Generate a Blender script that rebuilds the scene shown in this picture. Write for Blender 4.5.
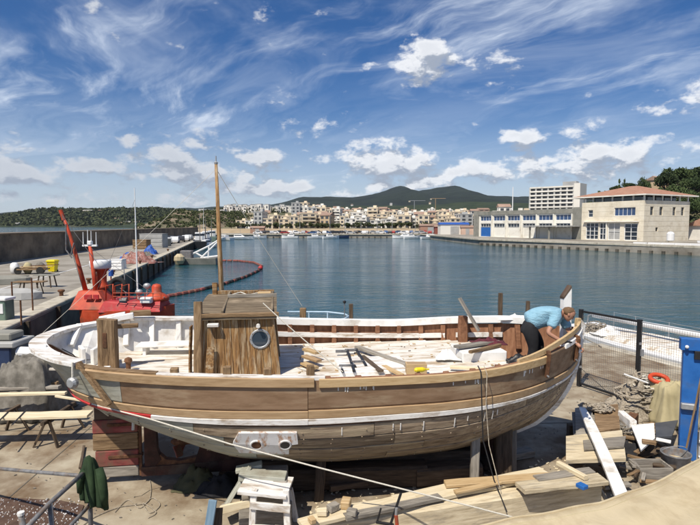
import bpy, math, random
from mathutils import Vector, Matrix, Quaternion
random.seed(7)
for o in list(bpy.data.objects): bpy.data.objects.remove(o)
SC = bpy.context.scene; COL = SC.collection
R = math.radians
# ---------------------------------------------------------------- camera
HC, F, PITCH = 4.0, 526.0, R(4.08)          # camera height, focal length in photo pixels, tilt down
cam = bpy.data.cameras.new('camera'); cam_o = bpy.data.objects.new('camera', cam); COL.objects.link(cam_o)
cam.sensor_width = 36; cam.lens = 36 * F / 700; cam.clip_start = 0.05; cam.clip_end = 30000
cam_o.location = (0, 0, HC); cam_o.rotation_euler = (math.pi / 2 - PITCH, 0, 0); SC.camera = cam_o
SC.render.resolution_x, SC.render.resolution_y = 1024, 768
# ---------------------------------------------------------------- sun direction, sky, exposure
SUN_EL, SUN_AZ = R(55.5), R(180 + 33)         # behind the camera, to its left
SUN_DIR = Vector((math.sin(SUN_AZ) * math.cos(SUN_EL), math.cos(SUN_AZ) * math.cos(SUN_EL), math.sin(SUN_EL)))
sun = bpy.data.lights.new('sun', 'SUN'); sun.energy = 5.0; sun.angle = R(0.55); sun.color = (1, 0.925, 0.80)
sun_o = bpy.data.objects.new('sun', sun); COL.objects.link(sun_o); sun_o.location = (-20, -30, 60)
sun_o.rotation_euler = (-SUN_DIR).to_track_quat('-Z', 'Y').to_euler()
SC.view_settings.view_transform = 'Standard'; SC.view_settings.look = 'None'
SC.view_settings.gamma = 1; SC.view_settings.use_curve_mapping = False; SC.view_settings.exposure = 0.17
SC.render.engine = 'CYCLES'
SC.cycles.volume_bounces = 0; SC.cycles.max_bounces = 7
SKY_STRENGTH = 0.075
CIR_ROT, SKY_SAT, SKY_VAL = -52, 1.32, 0.86

def ray(px, py):
    u = (px - 350) / F; v = (262.5 - py) / F
    c, s = math.cos(PITCH), math.sin(PITCH)
    return Vector((u, c + v * s, v * c - s))
def P(px, py, D):
    d = ray(px, py); return Vector((0, 0, HC)) + d * (D / d.y)
def G(px, py, z=0.0):
    d = ray(px, py); return Vector((0, 0, HC)) + d * ((z - HC) / d.z)
def Zat(py, D, px=350):
    return P(px, py, D).z

def build_world():
    w = bpy.data.worlds.new('World'); SC.world = w; w.use_nodes = True
    nt = w.node_tree; N = nt.nodes; L = nt.links; N.clear()
    out = N.new('ShaderNodeOutputWorld'); bg = N.new('ShaderNodeBackground'); bg.inputs['Strength'].default_value = SKY_STRENGTH
    L.new(bg.outputs[0], out.inputs[0])
    sky = N.new('ShaderNodeTexSky'); sky.sky_type = 'NISHITA'; sky.sun_disc = False
    sky.sun_elevation = SUN_EL; sky.sun_rotation = SUN_AZ; sky.air_density = 1.0; sky.dust_density = 0.6; sky.ozone_density = 2.2
    def val(x):
        n = N.new('ShaderNodeValue'); n.outputs[0].default_value = x; return n.outputs[0]
    def m(op, a, b=None, c=None, clamp=False):
        n = N.new('ShaderNodeMath'); n.operation = op; n.use_clamp = clamp
        for i, x in enumerate((a, b, c)):
            if x is None: continue
            if isinstance(x, (int, float)): n.inputs[i].default_value = x
            else: L.new(x, n.inputs[i])
        return n.outputs[0]
    def comb(x, y, z=0.0):
        n = N.new('ShaderNodeCombineXYZ')
        for i, q in enumerate((x, y, z)):
            if isinstance(q, (int, float)): n.inputs[i].default_value = q
            else: L.new(q, n.inputs[i])
        return n.outputs[0]
    def noise(vec, scale, detail=6, rough=0.55, dist=0.0):
        n = N.new('ShaderNodeTexNoise'); n.inputs['Scale'].default_value = scale; n.inputs['Detail'].default_value = detail
        n.inputs['Roughness'].default_value = rough; n.inputs['Distortion'].default_value = dist
        L.new(vec, n.inputs['Vector']); return n.outputs['Fac']
    def smooth(x, a, b):
        n = N.new('ShaderNodeMapRange'); n.interpolation_type = 'SMOOTHSTEP'
        n.inputs['From Min'].default_value = a; n.inputs['From Max'].default_value = b; L.new(x, n.inputs['Value']); return n.outputs[0]
    def mix(f, a, b):
        n = N.new('ShaderNodeMix'); n.data_type = 'RGBA'
        if isinstance(f, (int, float)): n.inputs[0].default_value = f
        else: L.new(f, n.inputs[0])
        for i, q in ((6, a), (7, b)):
            if isinstance(q, tuple): n.inputs[i].default_value = (*q, 1)
            else: L.new(q, n.inputs[i])
        return n.outputs[2]
    tc = N.new('ShaderNodeTexCoord'); sx = N.new('ShaderNodeSeparateXYZ'); L.new(tc.outputs['Generated'], sx.inputs[0])
    x, y, z = sx.outputs
    el = m('ARCSINE', z); az = m('ARCTAN2', x, y)
    zc = m('MAXIMUM', z, 0.0)
    # high thin cloud: a flat layer seen in perspective, combed into streaks
    hx = m('DIVIDE', x, m('ADD', zc, 0.14)); hy = m('DIVIDE', y, m('ADD', zc, 0.14))
    rot = R(CIR_ROT); cr, sr = math.cos(rot), math.sin(rot)
    px = m('ADD', m('MULTIPLY', hx, cr), m('MULTIPLY', hy, sr)); py = m('SUBTRACT', m('MULTIPLY', hy, cr), m('MULTIPLY', hx, sr))
    wv = noise(comb(px, py, 3.0), 0.9, 4, 0.5); wv2 = noise(comb(px, py, 23.0), 2.1, 3, 0.5)
    qy = m('ADD', py, m('ADD', m('MULTIPLY', wv, 0.8), m('MULTIPLY', wv2, 0.22)))
    st = noise(comb(m('MULTIPLY', px, 0.38), qy, 5.0), 2.3, 6, 0.60, 0.35)
    fib = noise(comb(m('MULTIPLY', px, 0.9), m('MULTIPLY', qy, 3.2), 9.0), 2.6, 5, 0.62, 0.5)
    br = noise(comb(hx, hy, 7.0), 0.75, 4, 0.55, 0.4)
    cir = m('MULTIPLY', smooth(st, 0.46, 0.74), smooth(br, 0.36, 0.60))
    cir = m('MULTIPLY', cir, m('ADD', 0.45, m('MULTIPLY', smooth(fib, 0.35, 0.70), 0.75)))
    veil = m('MULTIPLY', smooth(noise(comb(px, m('MULTIPLY', py, 1.5), 11.0), 1.3, 5, 0.62, 0.8), 0.40, 0.80), 0.40)
    cir = m('MINIMUM', m('ADD', cir, veil), 0.9)
    low = smooth(el, 0.30, 0.05)
    cir = m('MAXIMUM', cir, m('MULTIPLY', m('MULTIPLY', low, 0.62), smooth(m('ADD', st, m('MULTIPLY', fib, 0.3)), 0.40, 0.85)))
    cir = m('MAXIMUM', cir, m('MULTIPLY', smooth(el, 0.24, 0.0), 0.66))
    # puffy low cloud: noise in azimuth / elevation, thick towards the horizon, with single clouds above
    def dens(dz, da=0.0):
        e2 = m('ADD', el, dz); a2 = m('ADD', az, da)
        q = comb(a2, m('MULTIPLY', e2, 1.75), 1.7)
        big = noise(q, 8.5, 2, 0.5); fine = noise(q, 21.0, 6, 0.60, 0.15)
        cov = m('ADD', m('MULTIPLY', big, 0.40), m('MULTIPLY', fine, 0.90))
        band = m('MULTIPLY', smooth(e2, 0.21, 0.09), 0.150)
        tot = m('ADD', cov, band); blobs = None
        for (bx, by, rx, ry, amp) in CLOUDS:
            d = ray(bx, by).normalized(); a0 = math.atan2(d.x, d.y); e0 = math.asin(d.z)
            da_ = m('DIVIDE', m('SUBTRACT', a2, a0), rx / F); de = m('DIVIDE', m('SUBTRACT', e2, e0), ry / F)
            k = m('MULTIPLY', m('SUBTRACT', 1.0, m('ADD', m('MULTIPLY', da_, da_), m('MULTIPLY', de, de)), clamp=True), amp)
            blobs = k if blobs is None else m('MAXIMUM', blobs, k)
        return m('ADD', tot, blobs)
    CLOUDS = [(427, 60, 40, 32, .40), (500, 66, 46, 26, .22), (521, 138, 28, 17, .28), (385, 160, 66, 24, .22), (268, 97, 44, 14, .16),
              (310, 122, 46, 18, .19), (663, 104, 36, 15, .22), (694, 100, 22, 20, .26), (472, 168, 36, 12, .24), (540, 165, 80, 20, .18),
              (610, 160, 46, 20, .20), (168, 153, 28, 13, .25), (214, 142, 40, 15, .23), (262, 158, 34, 11, .22), (122, 140, 22, 9, .20),
              (190, 172, 38, 12, .22), (52, 176, 40, 12, .2), (12, 172, 30, 12, .22), (80, 166, 34, 10, .22), (440, 155, 26, 11, .15), (300, 188, 80, 12, .14), (420, 182, 60, 10, .12)]
    d0 = dens(0.0); d1 = dens(0.020, -0.012)
    cum = m('MULTIPLY', smooth(d0, 0.795, 0.985), smooth(el, 0.0, 0.03))
    sh = m('SUBTRACT', d1, d0)                        # denser above: we look at a cloud's shaded base
    lit = m('SUBTRACT', 1.0, smooth(sh, -0.12, 0.06), clamp=True)
    thick = smooth(d0, 0.86, 1.12)
    lit = m('MULTIPLY', lit, m('SUBTRACT', 1.0, m('MULTIPLY', thick, 0.25)))
    lit = m('MULTIPLY', lit, m('ADD', 0.50, m('MULTIPLY', smooth(az, -0.42, 0.12), 0.50)))
    K = 1.0 / SKY_STRENGTH
    grey = tuple(c * K for c in (0.34, 0.385, 0.47)); white = tuple(c * K for c in (0.92, 0.93, 0.95)); thin = tuple(c * K for c in (0.70, 0.775, 0.89))
    hs = N.new('ShaderNodeHueSaturation'); hs.inputs['Saturation'].default_value = SKY_SAT; hs.inputs['Value'].default_value = SKY_VAL
    L.new(sky.outputs[0], hs.inputs['Color'])
    tn = N.new('ShaderNodeMix'); tn.data_type = 'RGBA'; tn.blend_type = 'MULTIPLY'; tn.inputs[0].default_value = 1; L.new(hs.outputs[0], tn.inputs[6]); tn.inputs[7].default_value = (.80, .95, 1.22, 1)
    c = mix(m('MULTIPLY', cir, 0.85), tn.outputs[2], thin)
    c = mix(m('MULTIPLY', cum, 0.92), c, mix(lit, grey, white))
    L.new(c, bg.inputs['Color'])
build_world()
SC.world.cycles.sampling_method = 'MANUAL'; SC.world.cycles.sample_map_resolution = 256
# ================================================================ materials
def mat(name, cols, scale=4.0, stretch=(1, 1, 1), rough=0.7, bump=0.2, metal=0.0, rand=0.0, dirt=None, dirt_amt=0.5,
        dirt_scale=1.4, detail=6, spec=0.35, lo=0.32, hi=0.68, dist=0.0, bdist=0.02, dstretch=None, alpha=None):
    M = bpy.data.materials.new(name); M.use_nodes = True
    nt = M.node_tree; N = nt.nodes; L = nt.links; b = N['Principled BSDF']
    b.inputs['Roughness'].default_value = rough; b.inputs['Metallic'].default_value = metal; b.inputs['Specular IOR Level'].default_value = spec
    tc = N.new('ShaderNodeTexCoord'); oi = N.new('ShaderNodeObjectInfo')
    off = N.new('ShaderNodeVectorMath'); off.operation = 'SCALE'; off.inputs[0].default_value = (13, 29, 7); L.new(oi.outputs['Random'], off.inputs['Scale'])
    add = N.new('ShaderNodeVectorMath'); L.new(tc.outputs['Object'], add.inputs[0]); L.new(off.outputs[0], add.inputs[1])
    mp = N.new('ShaderNodeMapping'); mp.inputs['Scale'].default_value = stretch; L.new(add.outputs[0], mp.inputs[0])
    n = N.new('ShaderNodeTexNoise'); n.inputs['Scale'].default_value = scale; n.inputs['Detail'].default_value = detail
    n.inputs['Roughness'].default_value = 0.62; n.inputs['Distortion'].default_value = dist; L.new(mp.outputs[0], n.inputs['Vector'])
    cr = N.new('ShaderNodeValToRGB'); e = cr.color_ramp.elements
    while len(e) < len(cols): e.new(0.5)
    for i, c in enumerate(cols):
        e[i].position = lo + (hi - lo) * i / max(1, len(cols) - 1); e[i].color = (*c, 1)
    L.new(n.outputs['Fac'], cr.inputs[0]); col = cr.outputs[0]
    if dirt:
        d = N.new('ShaderNodeTexNoise'); d.inputs['Scale'].default_value = dirt_scale; d.inputs['Detail'].default_value = 8; d.inputs['Roughness'].default_value = 0.65
        if dstretch:
            m2 = N.new('ShaderNodeMapping'); m2.inputs['Scale'].default_value = dstretch; L.new(add.outputs[0], m2.inputs[0]); L.new(m2.outputs[0], d.inputs['Vector'])
        else: L.new(add.outputs[0], d.inputs['Vector'])
        r2 = N.new('ShaderNodeMapRange'); r2.inputs['From Min'].default_value = 0.62 - 0.3 * dirt_amt; r2.inputs['From Max'].default_value = 0.74 - 0.2 * dirt_amt
        L.new(d.outputs['Fac'], r2.inputs['Value'])
        mx = N.new('ShaderNodeMix'); mx.data_type = 'RGBA'; L.new(r2.outputs[0], mx.inputs[0]); L.new(col, mx.inputs[6]); mx.inputs[7].default_value = (*dirt, 1); col = mx.outputs[2]
    if rand:
        hs = N.new('ShaderNodeHueSaturation'); mr = N.new('ShaderNodeMapRange'); mr.inputs['To Min'].default_value = 1 - rand; mr.inputs['To Max'].default_value = 1 + rand
        L.new(oi.outputs['Random'], mr.inputs['Value']); L.new(mr.outputs[0], hs.inputs['Value']); L.new(col, hs.inputs['Color']); col = hs.outputs[0]
    L.new(col, b.inputs['Base Color'])
    if bump:
        bp = N.new('ShaderNodeBump'); bp.inputs['Strength'].default_value = bump; bp.inputs['Distance'].default_value = bdist
        L.new(n.outputs['Fac'], bp.inputs['Height']); L.new(bp.outputs[0], b.inputs['Normal'])
    return M
GX = (0.9, 9, 9); GZ = (9, 9, 0.9)           # grain along local x / z
m_conc = mat('concrete_floor', [(.21, .165, .11), (.33, .28, .205), (.40, .355, .27)], 2.0, rough=.9, bump=.5, dirt=(.15, .10, .058), dirt_amt=.62, dirt_scale=.7, detail=10)
m_conc2 = mat('concrete_quay', [(.21, .19, .155), (.285, .26, .22), (.33, .305, .26)], .35, rough=.9, bump=.3, dirt=(.16, .14, .11), dirt_amt=.4, dirt_scale=.12, detail=12)
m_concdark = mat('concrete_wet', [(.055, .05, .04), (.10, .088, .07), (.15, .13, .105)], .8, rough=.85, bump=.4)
m_kerb = mat('quay_edge', [(.40, .36, .28), (.52, .48, .40)], 1.2, rough=.9, bump=.3, dirt=(.25, .22, .17), dirt_amt=.35)
m_wallstone = mat('sea_wall_stone', [(.13, .10, .068), (.20, .155, .108), (.26, .21, .15)], .5, rough=.95, bump=.5, dirt=(.07, .06, .05), dirt_amt=.5, dirt_scale=.2)
m_parapet = mat('parapet_paint', [(.50, .50, .50), (.63, .63, .62)], .3, rough=.85, bump=.1, dirt=(.40, .41, .41), dirt_amt=.35, dirt_scale=.15)
m_white = mat('white_paint', [(.66, .65, .62), (.79, .78, .75), (.82, .81, .79)], 5, rough=.55, bump=.1, dirt=(.50, .45, .38), dirt_amt=.22, dirt_scale=2.2, rand=.04)
m_whiteworn = mat('worn_white_paint', [(.60, .58, .54), (.74, .72, .69), (.78, .77, .74)], 6, GX, rough=.6, bump=.15, dirt=(.36, .28, .20), dirt_amt=.42, dirt_scale=3.0, dstretch=(.8, 3, 3), rand=.06)
m_deck = mat('deck_paint', [(.57, .53, .46), (.72, .69, .63), (.77, .75, .71)], 3.0, (1, 5, 5), rough=.7, bump=.15, dirt=(.40, .31, .21), dirt_amt=.55, dirt_scale=2.6, dstretch=(.7, 2.2, 1))
m_ply = mat('brown_primer_planking', [(.182, .110, .062), (.235, .148, .088), (.28, .186, .116)], 3.0, (.7, 4, 4), rough=.75, bump=.06, dirt=(.36, .27, .175), dirt_amt=.42, dirt_scale=1.6, dstretch=(.5, 2, 3), rand=.08)
m_pine = mat('fresh_pine', [(.38, .255, .125), (.48, .34, .18), (.54, .40, .23)], 4, GX, rough=.65, bump=.08, rand=.10, dist=.4)
m_pinepale = mat('pale_pine', [(.56, .46, .29), (.66, .565, .39), (.72, .63, .46)], 3.2, GX, rough=.7, bump=.08, rand=.10, dist=.3)
m_weathpale = mat('weathered_pale_wood', [(.34, .275, .18), (.51, .43, .295), (.62, .54, .39)], 3.0, GX, rough=.85, bump=.25, dirt=(.27, .235, .185), dirt_amt=.32, dirt_scale=2.5, dstretch=(.8, 4, 4), rand=.12, dist=.4)
m_strip = mat('tan_wale', [(.30, .195, .10), (.385, .26, .145), (.44, .31, .18)], 3, GX, rough=.65, bump=.08, rand=.08)
m_greypaint = mat('grey_green_primer', [(.295, .30, .245), (.37, .37, .31), (.41, .41, .35)], 3, (1, 3, 3), rough=.7, bump=.08, dirt=(.23, .20, .15), dirt_amt=.3, dirt_scale=1.5, rand=.04)
m_oldplank = mat('weathered_hull_plank', [(.10, .072, .046), (.215, .165, .115), (.31, .245, .175)], 3.0, (.8, 11, 11), rough=.85, bump=.3, dirt=(.37, .30, .20), dirt_amt=.40, dirt_scale=1.7, dstretch=(.6, 4, 4), rand=.38, dist=.5)
m_greyplank = mat('grey_weathered_plank', [(.15, .135, .115), (.25, .225, .19), (.34, .31, .265)], 3.4, GX, rough=.9, bump=.3, rand=.18, dist=.4)
m_cabin = mat('cabin_varnish_peeling', [(.085, .042, .016), (.225, .12, .045), (.35, .21, .085)], 4.2, (9, 9, .8), rough=.75, bump=.3, dirt=(.42, .335, .22), dirt_amt=.45, dirt_scale=3, dstretch=(5, 5, .7), rand=.16, dist=.5)
m_cabroof = mat('roof_board_weathered', [(.085, .062, .04), (.15, .115, .075), (.21, .165, .11)], 3, (1, 7, 7), rough=.85, bump=.3, dirt=(.30, .235, .16), dirt_amt=.3, rand=.1)
m_timber = mat('old_timber', [(.10, .06, .032), (.21, .135, .07), (.33, .225, .13)], 3.5, GX, rough=.85, bump=.4, rand=.15, dist=.6)
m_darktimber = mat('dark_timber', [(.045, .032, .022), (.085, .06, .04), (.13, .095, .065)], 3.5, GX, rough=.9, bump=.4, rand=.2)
m_brownframe = mat('brown_frame_wood', [(.14, .062, .032), (.215, .10, .052), (.28, .145, .08)], 4, (4, 4, 1), rough=.8, bump=.2, rand=.15)
m_redpaint = mat('red_antifouling', [(.15, .035, .033), (.25, .062, .055), (.32, .10, .085)], 3, (1, 3, 3), rough=.85, bump=.3, dirt=(.15, .09, .06), dirt_amt=.6, dirt_scale=3, rand=.1)
m_redkeel = mat('old_red_keel', [(.03, .018, .013), (.065, .03, .022), (.11, .048, .034)], 4, rough=.9, bump=.4, dirt=(.12, .085, .06), dirt_amt=.5)
m_redstripe = mat('red_stripe', [(.38, .022, .026), (.47, .035, .036)], 3, rough=.6, bump=.08, dirt=(.30, .10, .08), dirt_amt=.35, dirt_scale=4)
m_rust = mat('rust', [(.06, .03, .017), (.125, .058, .03), (.20, .10, .05)], 9, rough=.95, bump=.4)
m_plate = mat('plate_paint_rusting', [(.60, .60, .60), (.70, .70, .70)], 4, rough=.5, bump=.05, dirt=(.36, .17, .06), dirt_amt=.36, dirt_scale=5, dstretch=(3, 3, .8))
m_orange = mat('red_lead_paint', [(.40, .04, .016), (.50, .062, .022), (.56, .085, .034)], 2.5, rough=.55, bump=.08, dirt=(.22, .06, .03), dirt_amt=.42, rand=.05)
m_steel = mat('galvanised_steel', [(.30, .31, .32), (.42, .43, .44)], 8, rough=.5, bump=.05, metal=.5)
m_pipe = mat('dull_grey_pipe', [(.085, .085, .09), (.15, .15, .155), (.20, .20, .205)], 9, rough=.6, bump=.1, dirt=(.16, .10, .06), dirt_amt=.35, dirt_scale=6)
m_black = mat('black_metal_paint', [(.012, .012, .013), (.022, .022, .024)], 5, rough=.45, bump=.05)
m_rubber = mat('black_rubber', [(.015, .015, .015), (.03, .03, .03)], 8, rough=.85, bump=.2)
m_blue = mat('blue_paint', [(.012, .085, .30), (.02, .115, .37), (.03, .14, .42)], 3, rough=.45, bump=.05, dirt=(.05, .10, .22), dirt_amt=.3)
m_bluetarp = mat('blue_plastic', [(.02, .07, .30), (.035, .11, .40)], 5, rough=.5, bump=.2)
m_yellow = mat('yellow_plastic', [(.66, .52, .012), (.74, .60, .02)], 3, rough=.45, bump=.03)
m_rope = mat('pale_rope', [(.50, .47, .40), (.66, .63, .55)], 60, rough=.9, bump=.4)
m_oldrope = mat('old_rope', [(.16, .13, .095), (.29, .25, .195), (.40, .355, .29)], 30, rough=.95, bump=.5, rand=.3)
m_canvas = mat('beige_canvas', [(.40, .325, .20), (.48, .40, .26), (.53, .445, .295)], 2.4, rough=.9, bump=.5, bdist=.03, dirt=(.40, .32, .20), dirt_amt=.35, dirt_scale=2.6, dist=.8)
m_canvas2 = mat('khaki_canvas', [(.34, .29, .165), (.44, .385, .235)], 3, rough=.9, bump=.2)
m_greytarp = mat('grey_tarp', [(.085, .078, .065), (.15, .138, .118), (.22, .205, .178)], 5, rough=.9, bump=.3)
m_green = mat('green_fabric', [(.012, .026, .010), (.022, .044, .017), (.034, .062, .026)], 6, rough=.9, bump=.2)
m_skin = mat('skin', [(.36, .18, .115), (.43, .235, .16)], 6, rough=.55, bump=.05)
m_shirt = mat('light_blue_cotton', [(.19, .36, .46), (.225, .405, .515), (.255, .44, .55)], 7, (1, 1, 2.2), rough=.9, bump=.55, bdist=.05, detail=4, dist=1.2)
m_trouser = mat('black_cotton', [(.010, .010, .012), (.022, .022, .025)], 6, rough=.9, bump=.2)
m_hair = mat('brown_hair', [(.10, .055, .028), (.19, .115, .06)], 40, (1, 1, 4), rough=.8, bump=.4)
m_rhill = mat('scrubby_hill', [(.03, .042, .018), (.06, .068, .03), (.12, .105, .06)], .06, rough=.95, bump=.6, dirt=(.17, .14, .095), dirt_amt=.25, dirt_scale=.05, bdist=1)
m_olive = mat('dark_olive_canvas', [(.05, .05, .025), (.085, .08, .042)], 4, rough=.9, bump=.3)
m_stone = mat('building_stone', [(.63, .56, .43), (.71, .645, .515), (.76, .70, .575)], .5, rough=.85, bump=.08, dirt=(.52, .45, .335), dirt_amt=.3, dirt_scale=.35, rand=.04)
m_greystone = mat('wing_grey_stone', [(.17, .17, .145), (.23, .225, .195), (.28, .27, .235)], .6, rough=.85, bump=.1)
m_wingwhite = mat('wing_cream_render', [(.70, .675, .60), (.78, .76, .69)], .4, rough=.85, bump=.05, dirt=(.52, .48, .40), dirt_amt=.3, dirt_scale=.3)
m_frame = mat('white_window_frame', [(.72, .72, .70), (.78, .78, .77)], 3, rough=.5, bump=.02)
m_tile = mat('terracotta_tiles', [(.29, .145, .095), (.385, .205, .14), (.44, .255, .185)], .7, rough=.85, bump=.2, dirt=(.36, .235, .165), dirt_amt=.35, dirt_scale=.4)
m_soffit = mat('eave_timber', [(.25, .22, .18), (.33, .295, .245)], 1, rough=.8, bump=.1)
m_glass = mat('dark_window_glass', [(.02, .03, .045), (.045, .06, .08)], .3, rough=.08, bump=0, spec=.8, rand=.4)
m_blueglass = mat('blue_window_glass', [(.02, .05, .13), (.035, .08, .19)], .3, rough=.08, bump=0, spec=.8, rand=.3)
m_shade = mat('grey_shutter', [(.30, .30, .29), (.40, .40, .385)], 1, rough=.7, bump=.05)
m_flatpale = [mat('town_render_' + n, [c, tuple(min(1, q * 1.12) for q in c)], .12, rough=.9, bump=0, rand=.10, dirt=tuple(q * .78 for q in c), dirt_amt=.3, dirt_scale=.08)
              for n, c in (('white', (.72, .69, .63)), ('cream', (.66, .56, .42)), ('ochre', (.53, .40, .255)), ('rose', (.52, .365, .28)), ('grey', (.42, .42, .41)), ('brick', (.32, .19, .135)))]
m_townglass = mat('town_window', [(.05, .055, .065), (.10, .105, .115)], .2, rough=.3, bump=0, spec=.4)
m_townroof = mat('town_roof', [(.25, .165, .125), (.34, .235, .18)], .2, rough=.9, bump=0, rand=.15)
m_leaf = mat('pine_leaf', [(.022, .038, .012), (.042, .065, .020), (.062, .088, .028)], 1.5, rough=.85, bump=0, rand=.25)
m_leaf2 = mat('scrub_leaf', [(.035, .048, .018), (.062, .076, .028), (.09, .098, .042)], .6, rough=.9, bump=0, rand=.2)
m_bark = mat('bark', [(.06, .045, .032), (.12, .095, .07)], 3, rough=.95, bump=.3)
m_hill = mat('wooded_hill', [(.014, .026, .011), (.026, .040, .017), (.042, .055, .025)], .03, rough=.95, bump=.9, dirt=(.07, .072, .04), dirt_amt=.2, dirt_scale=.006, detail=12, bdist=12)
m_mount = mat('far_mountain', [(.005, .010, .008), (.011, .019, .013), (.021, .031, .020)], .006, rough=1, bump=1.0, detail=12, bdist=30)
m_slope = mat('town_slope', [(.10, .10, .05), (.19, .165, .10), (.27, .225, .15)], .05, rough=.95, bump=.3, dirt=(.045, .06, .025), dirt_amt=.5, dirt_scale=.03, bdist=1)
m_cliff = mat('cliff_rock', [(.13, .10, .07), (.24, .19, .135), (.34, .275, .20)], .08, (1, 1, 2), rough=.95, bump=.8, dirt=(.045, .06, .025), dirt_amt=.5, dirt_scale=.04, bdist=2)
m_sand = mat('sandy_wall', [(.42, .325, .215), (.53, .42, .285), (.58, .475, .335)], .1, (1, 1, 3), rough=.95, bump=.1)
m_vhull = mat('boat_white', [(.70, .70, .69), (.78, .78, .77)], 3, rough=.35, bump=.02, rand=.04)
m_vnavy = mat('boat_navy', [(.02, .035, .08), (.03, .05, .11)], 3, rough=.35, bump=.02)
m_lightgreen = mat('faded_green_plastic', [(.10, .15, .12), (.16, .22, .17)], 3, rough=.6, bump=.1)
m_cargrey = [mat('car_' + n, [c, c], 1, rough=.3, bump=0, spec=.6) for n, c in (('white', (.7, .7, .7)), ('silver', (.36, .37, .38)), ('dark', (.03, .03, .035)), ('red', (.28, .03, .03)), ('blue', (.05, .10, .22)))]
m_glow = None
def water_mat():
    M = bpy.data.materials.new('harbour_water'); M.use_nodes = True; nt = M.node_tree; N = nt.nodes; L = nt.links; b = N['Principled BSDF']
    b.inputs['Base Color'].default_value = (.006, .056, .070, 1); b.inputs['Roughness'].default_value = .06; b.inputs['IOR'].default_value = 1.333
    tc = N.new('ShaderNodeTexCoord')
    def nz(sc, st, det, dist=0):
        mp = N.new('ShaderNodeMapping'); mp.inputs['Scale'].default_value = st; mp.inputs['Rotation'].default_value = (0, 0, R(14)); L.new(tc.outputs['Object'], mp.inputs[0])
        n = N.new('ShaderNodeTexNoise'); n.inputs['Scale'].default_value = sc; n.inputs['Detail'].default_value = det; n.inputs['Distortion'].default_value = dist
        n.inputs['Roughness'].default_value = .6; L.new(mp.outputs[0], n.inputs['Vector']); return n.outputs['Fac']
    a = nz(1.1, (.55, 1.5, 1), 5, .6); c = nz(.16, (.5, 1.2, 1), 3); g = nz(.035, (.35, 1.3, 1), 3, .5)
    s = N.new('ShaderNodeMath'); s.operation = 'MULTIPLY_ADD'; s.inputs[1].default_value = 2.2; L.new(c, s.inputs[0]); L.new(a, s.inputs[2])
    mr = N.new('ShaderNodeMapRange'); mr.inputs['From Min'].default_value = .35; mr.inputs['From Max'].default_value = .65; mr.inputs['To Min'].default_value = .45; mr.inputs['To Max'].default_value = 1.0
    L.new(g, mr.inputs['Value'])
    bp = N.new('ShaderNodeBump'); bp.inputs['Distance'].default_value = .17; L.new(s.outputs[0], bp.inputs['Height']); L.new(mr.outputs[0], bp.inputs['Strength']); L.new(bp.outputs[0], b.inputs['Normal'])
    return M
m_water = water_mat()

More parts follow.
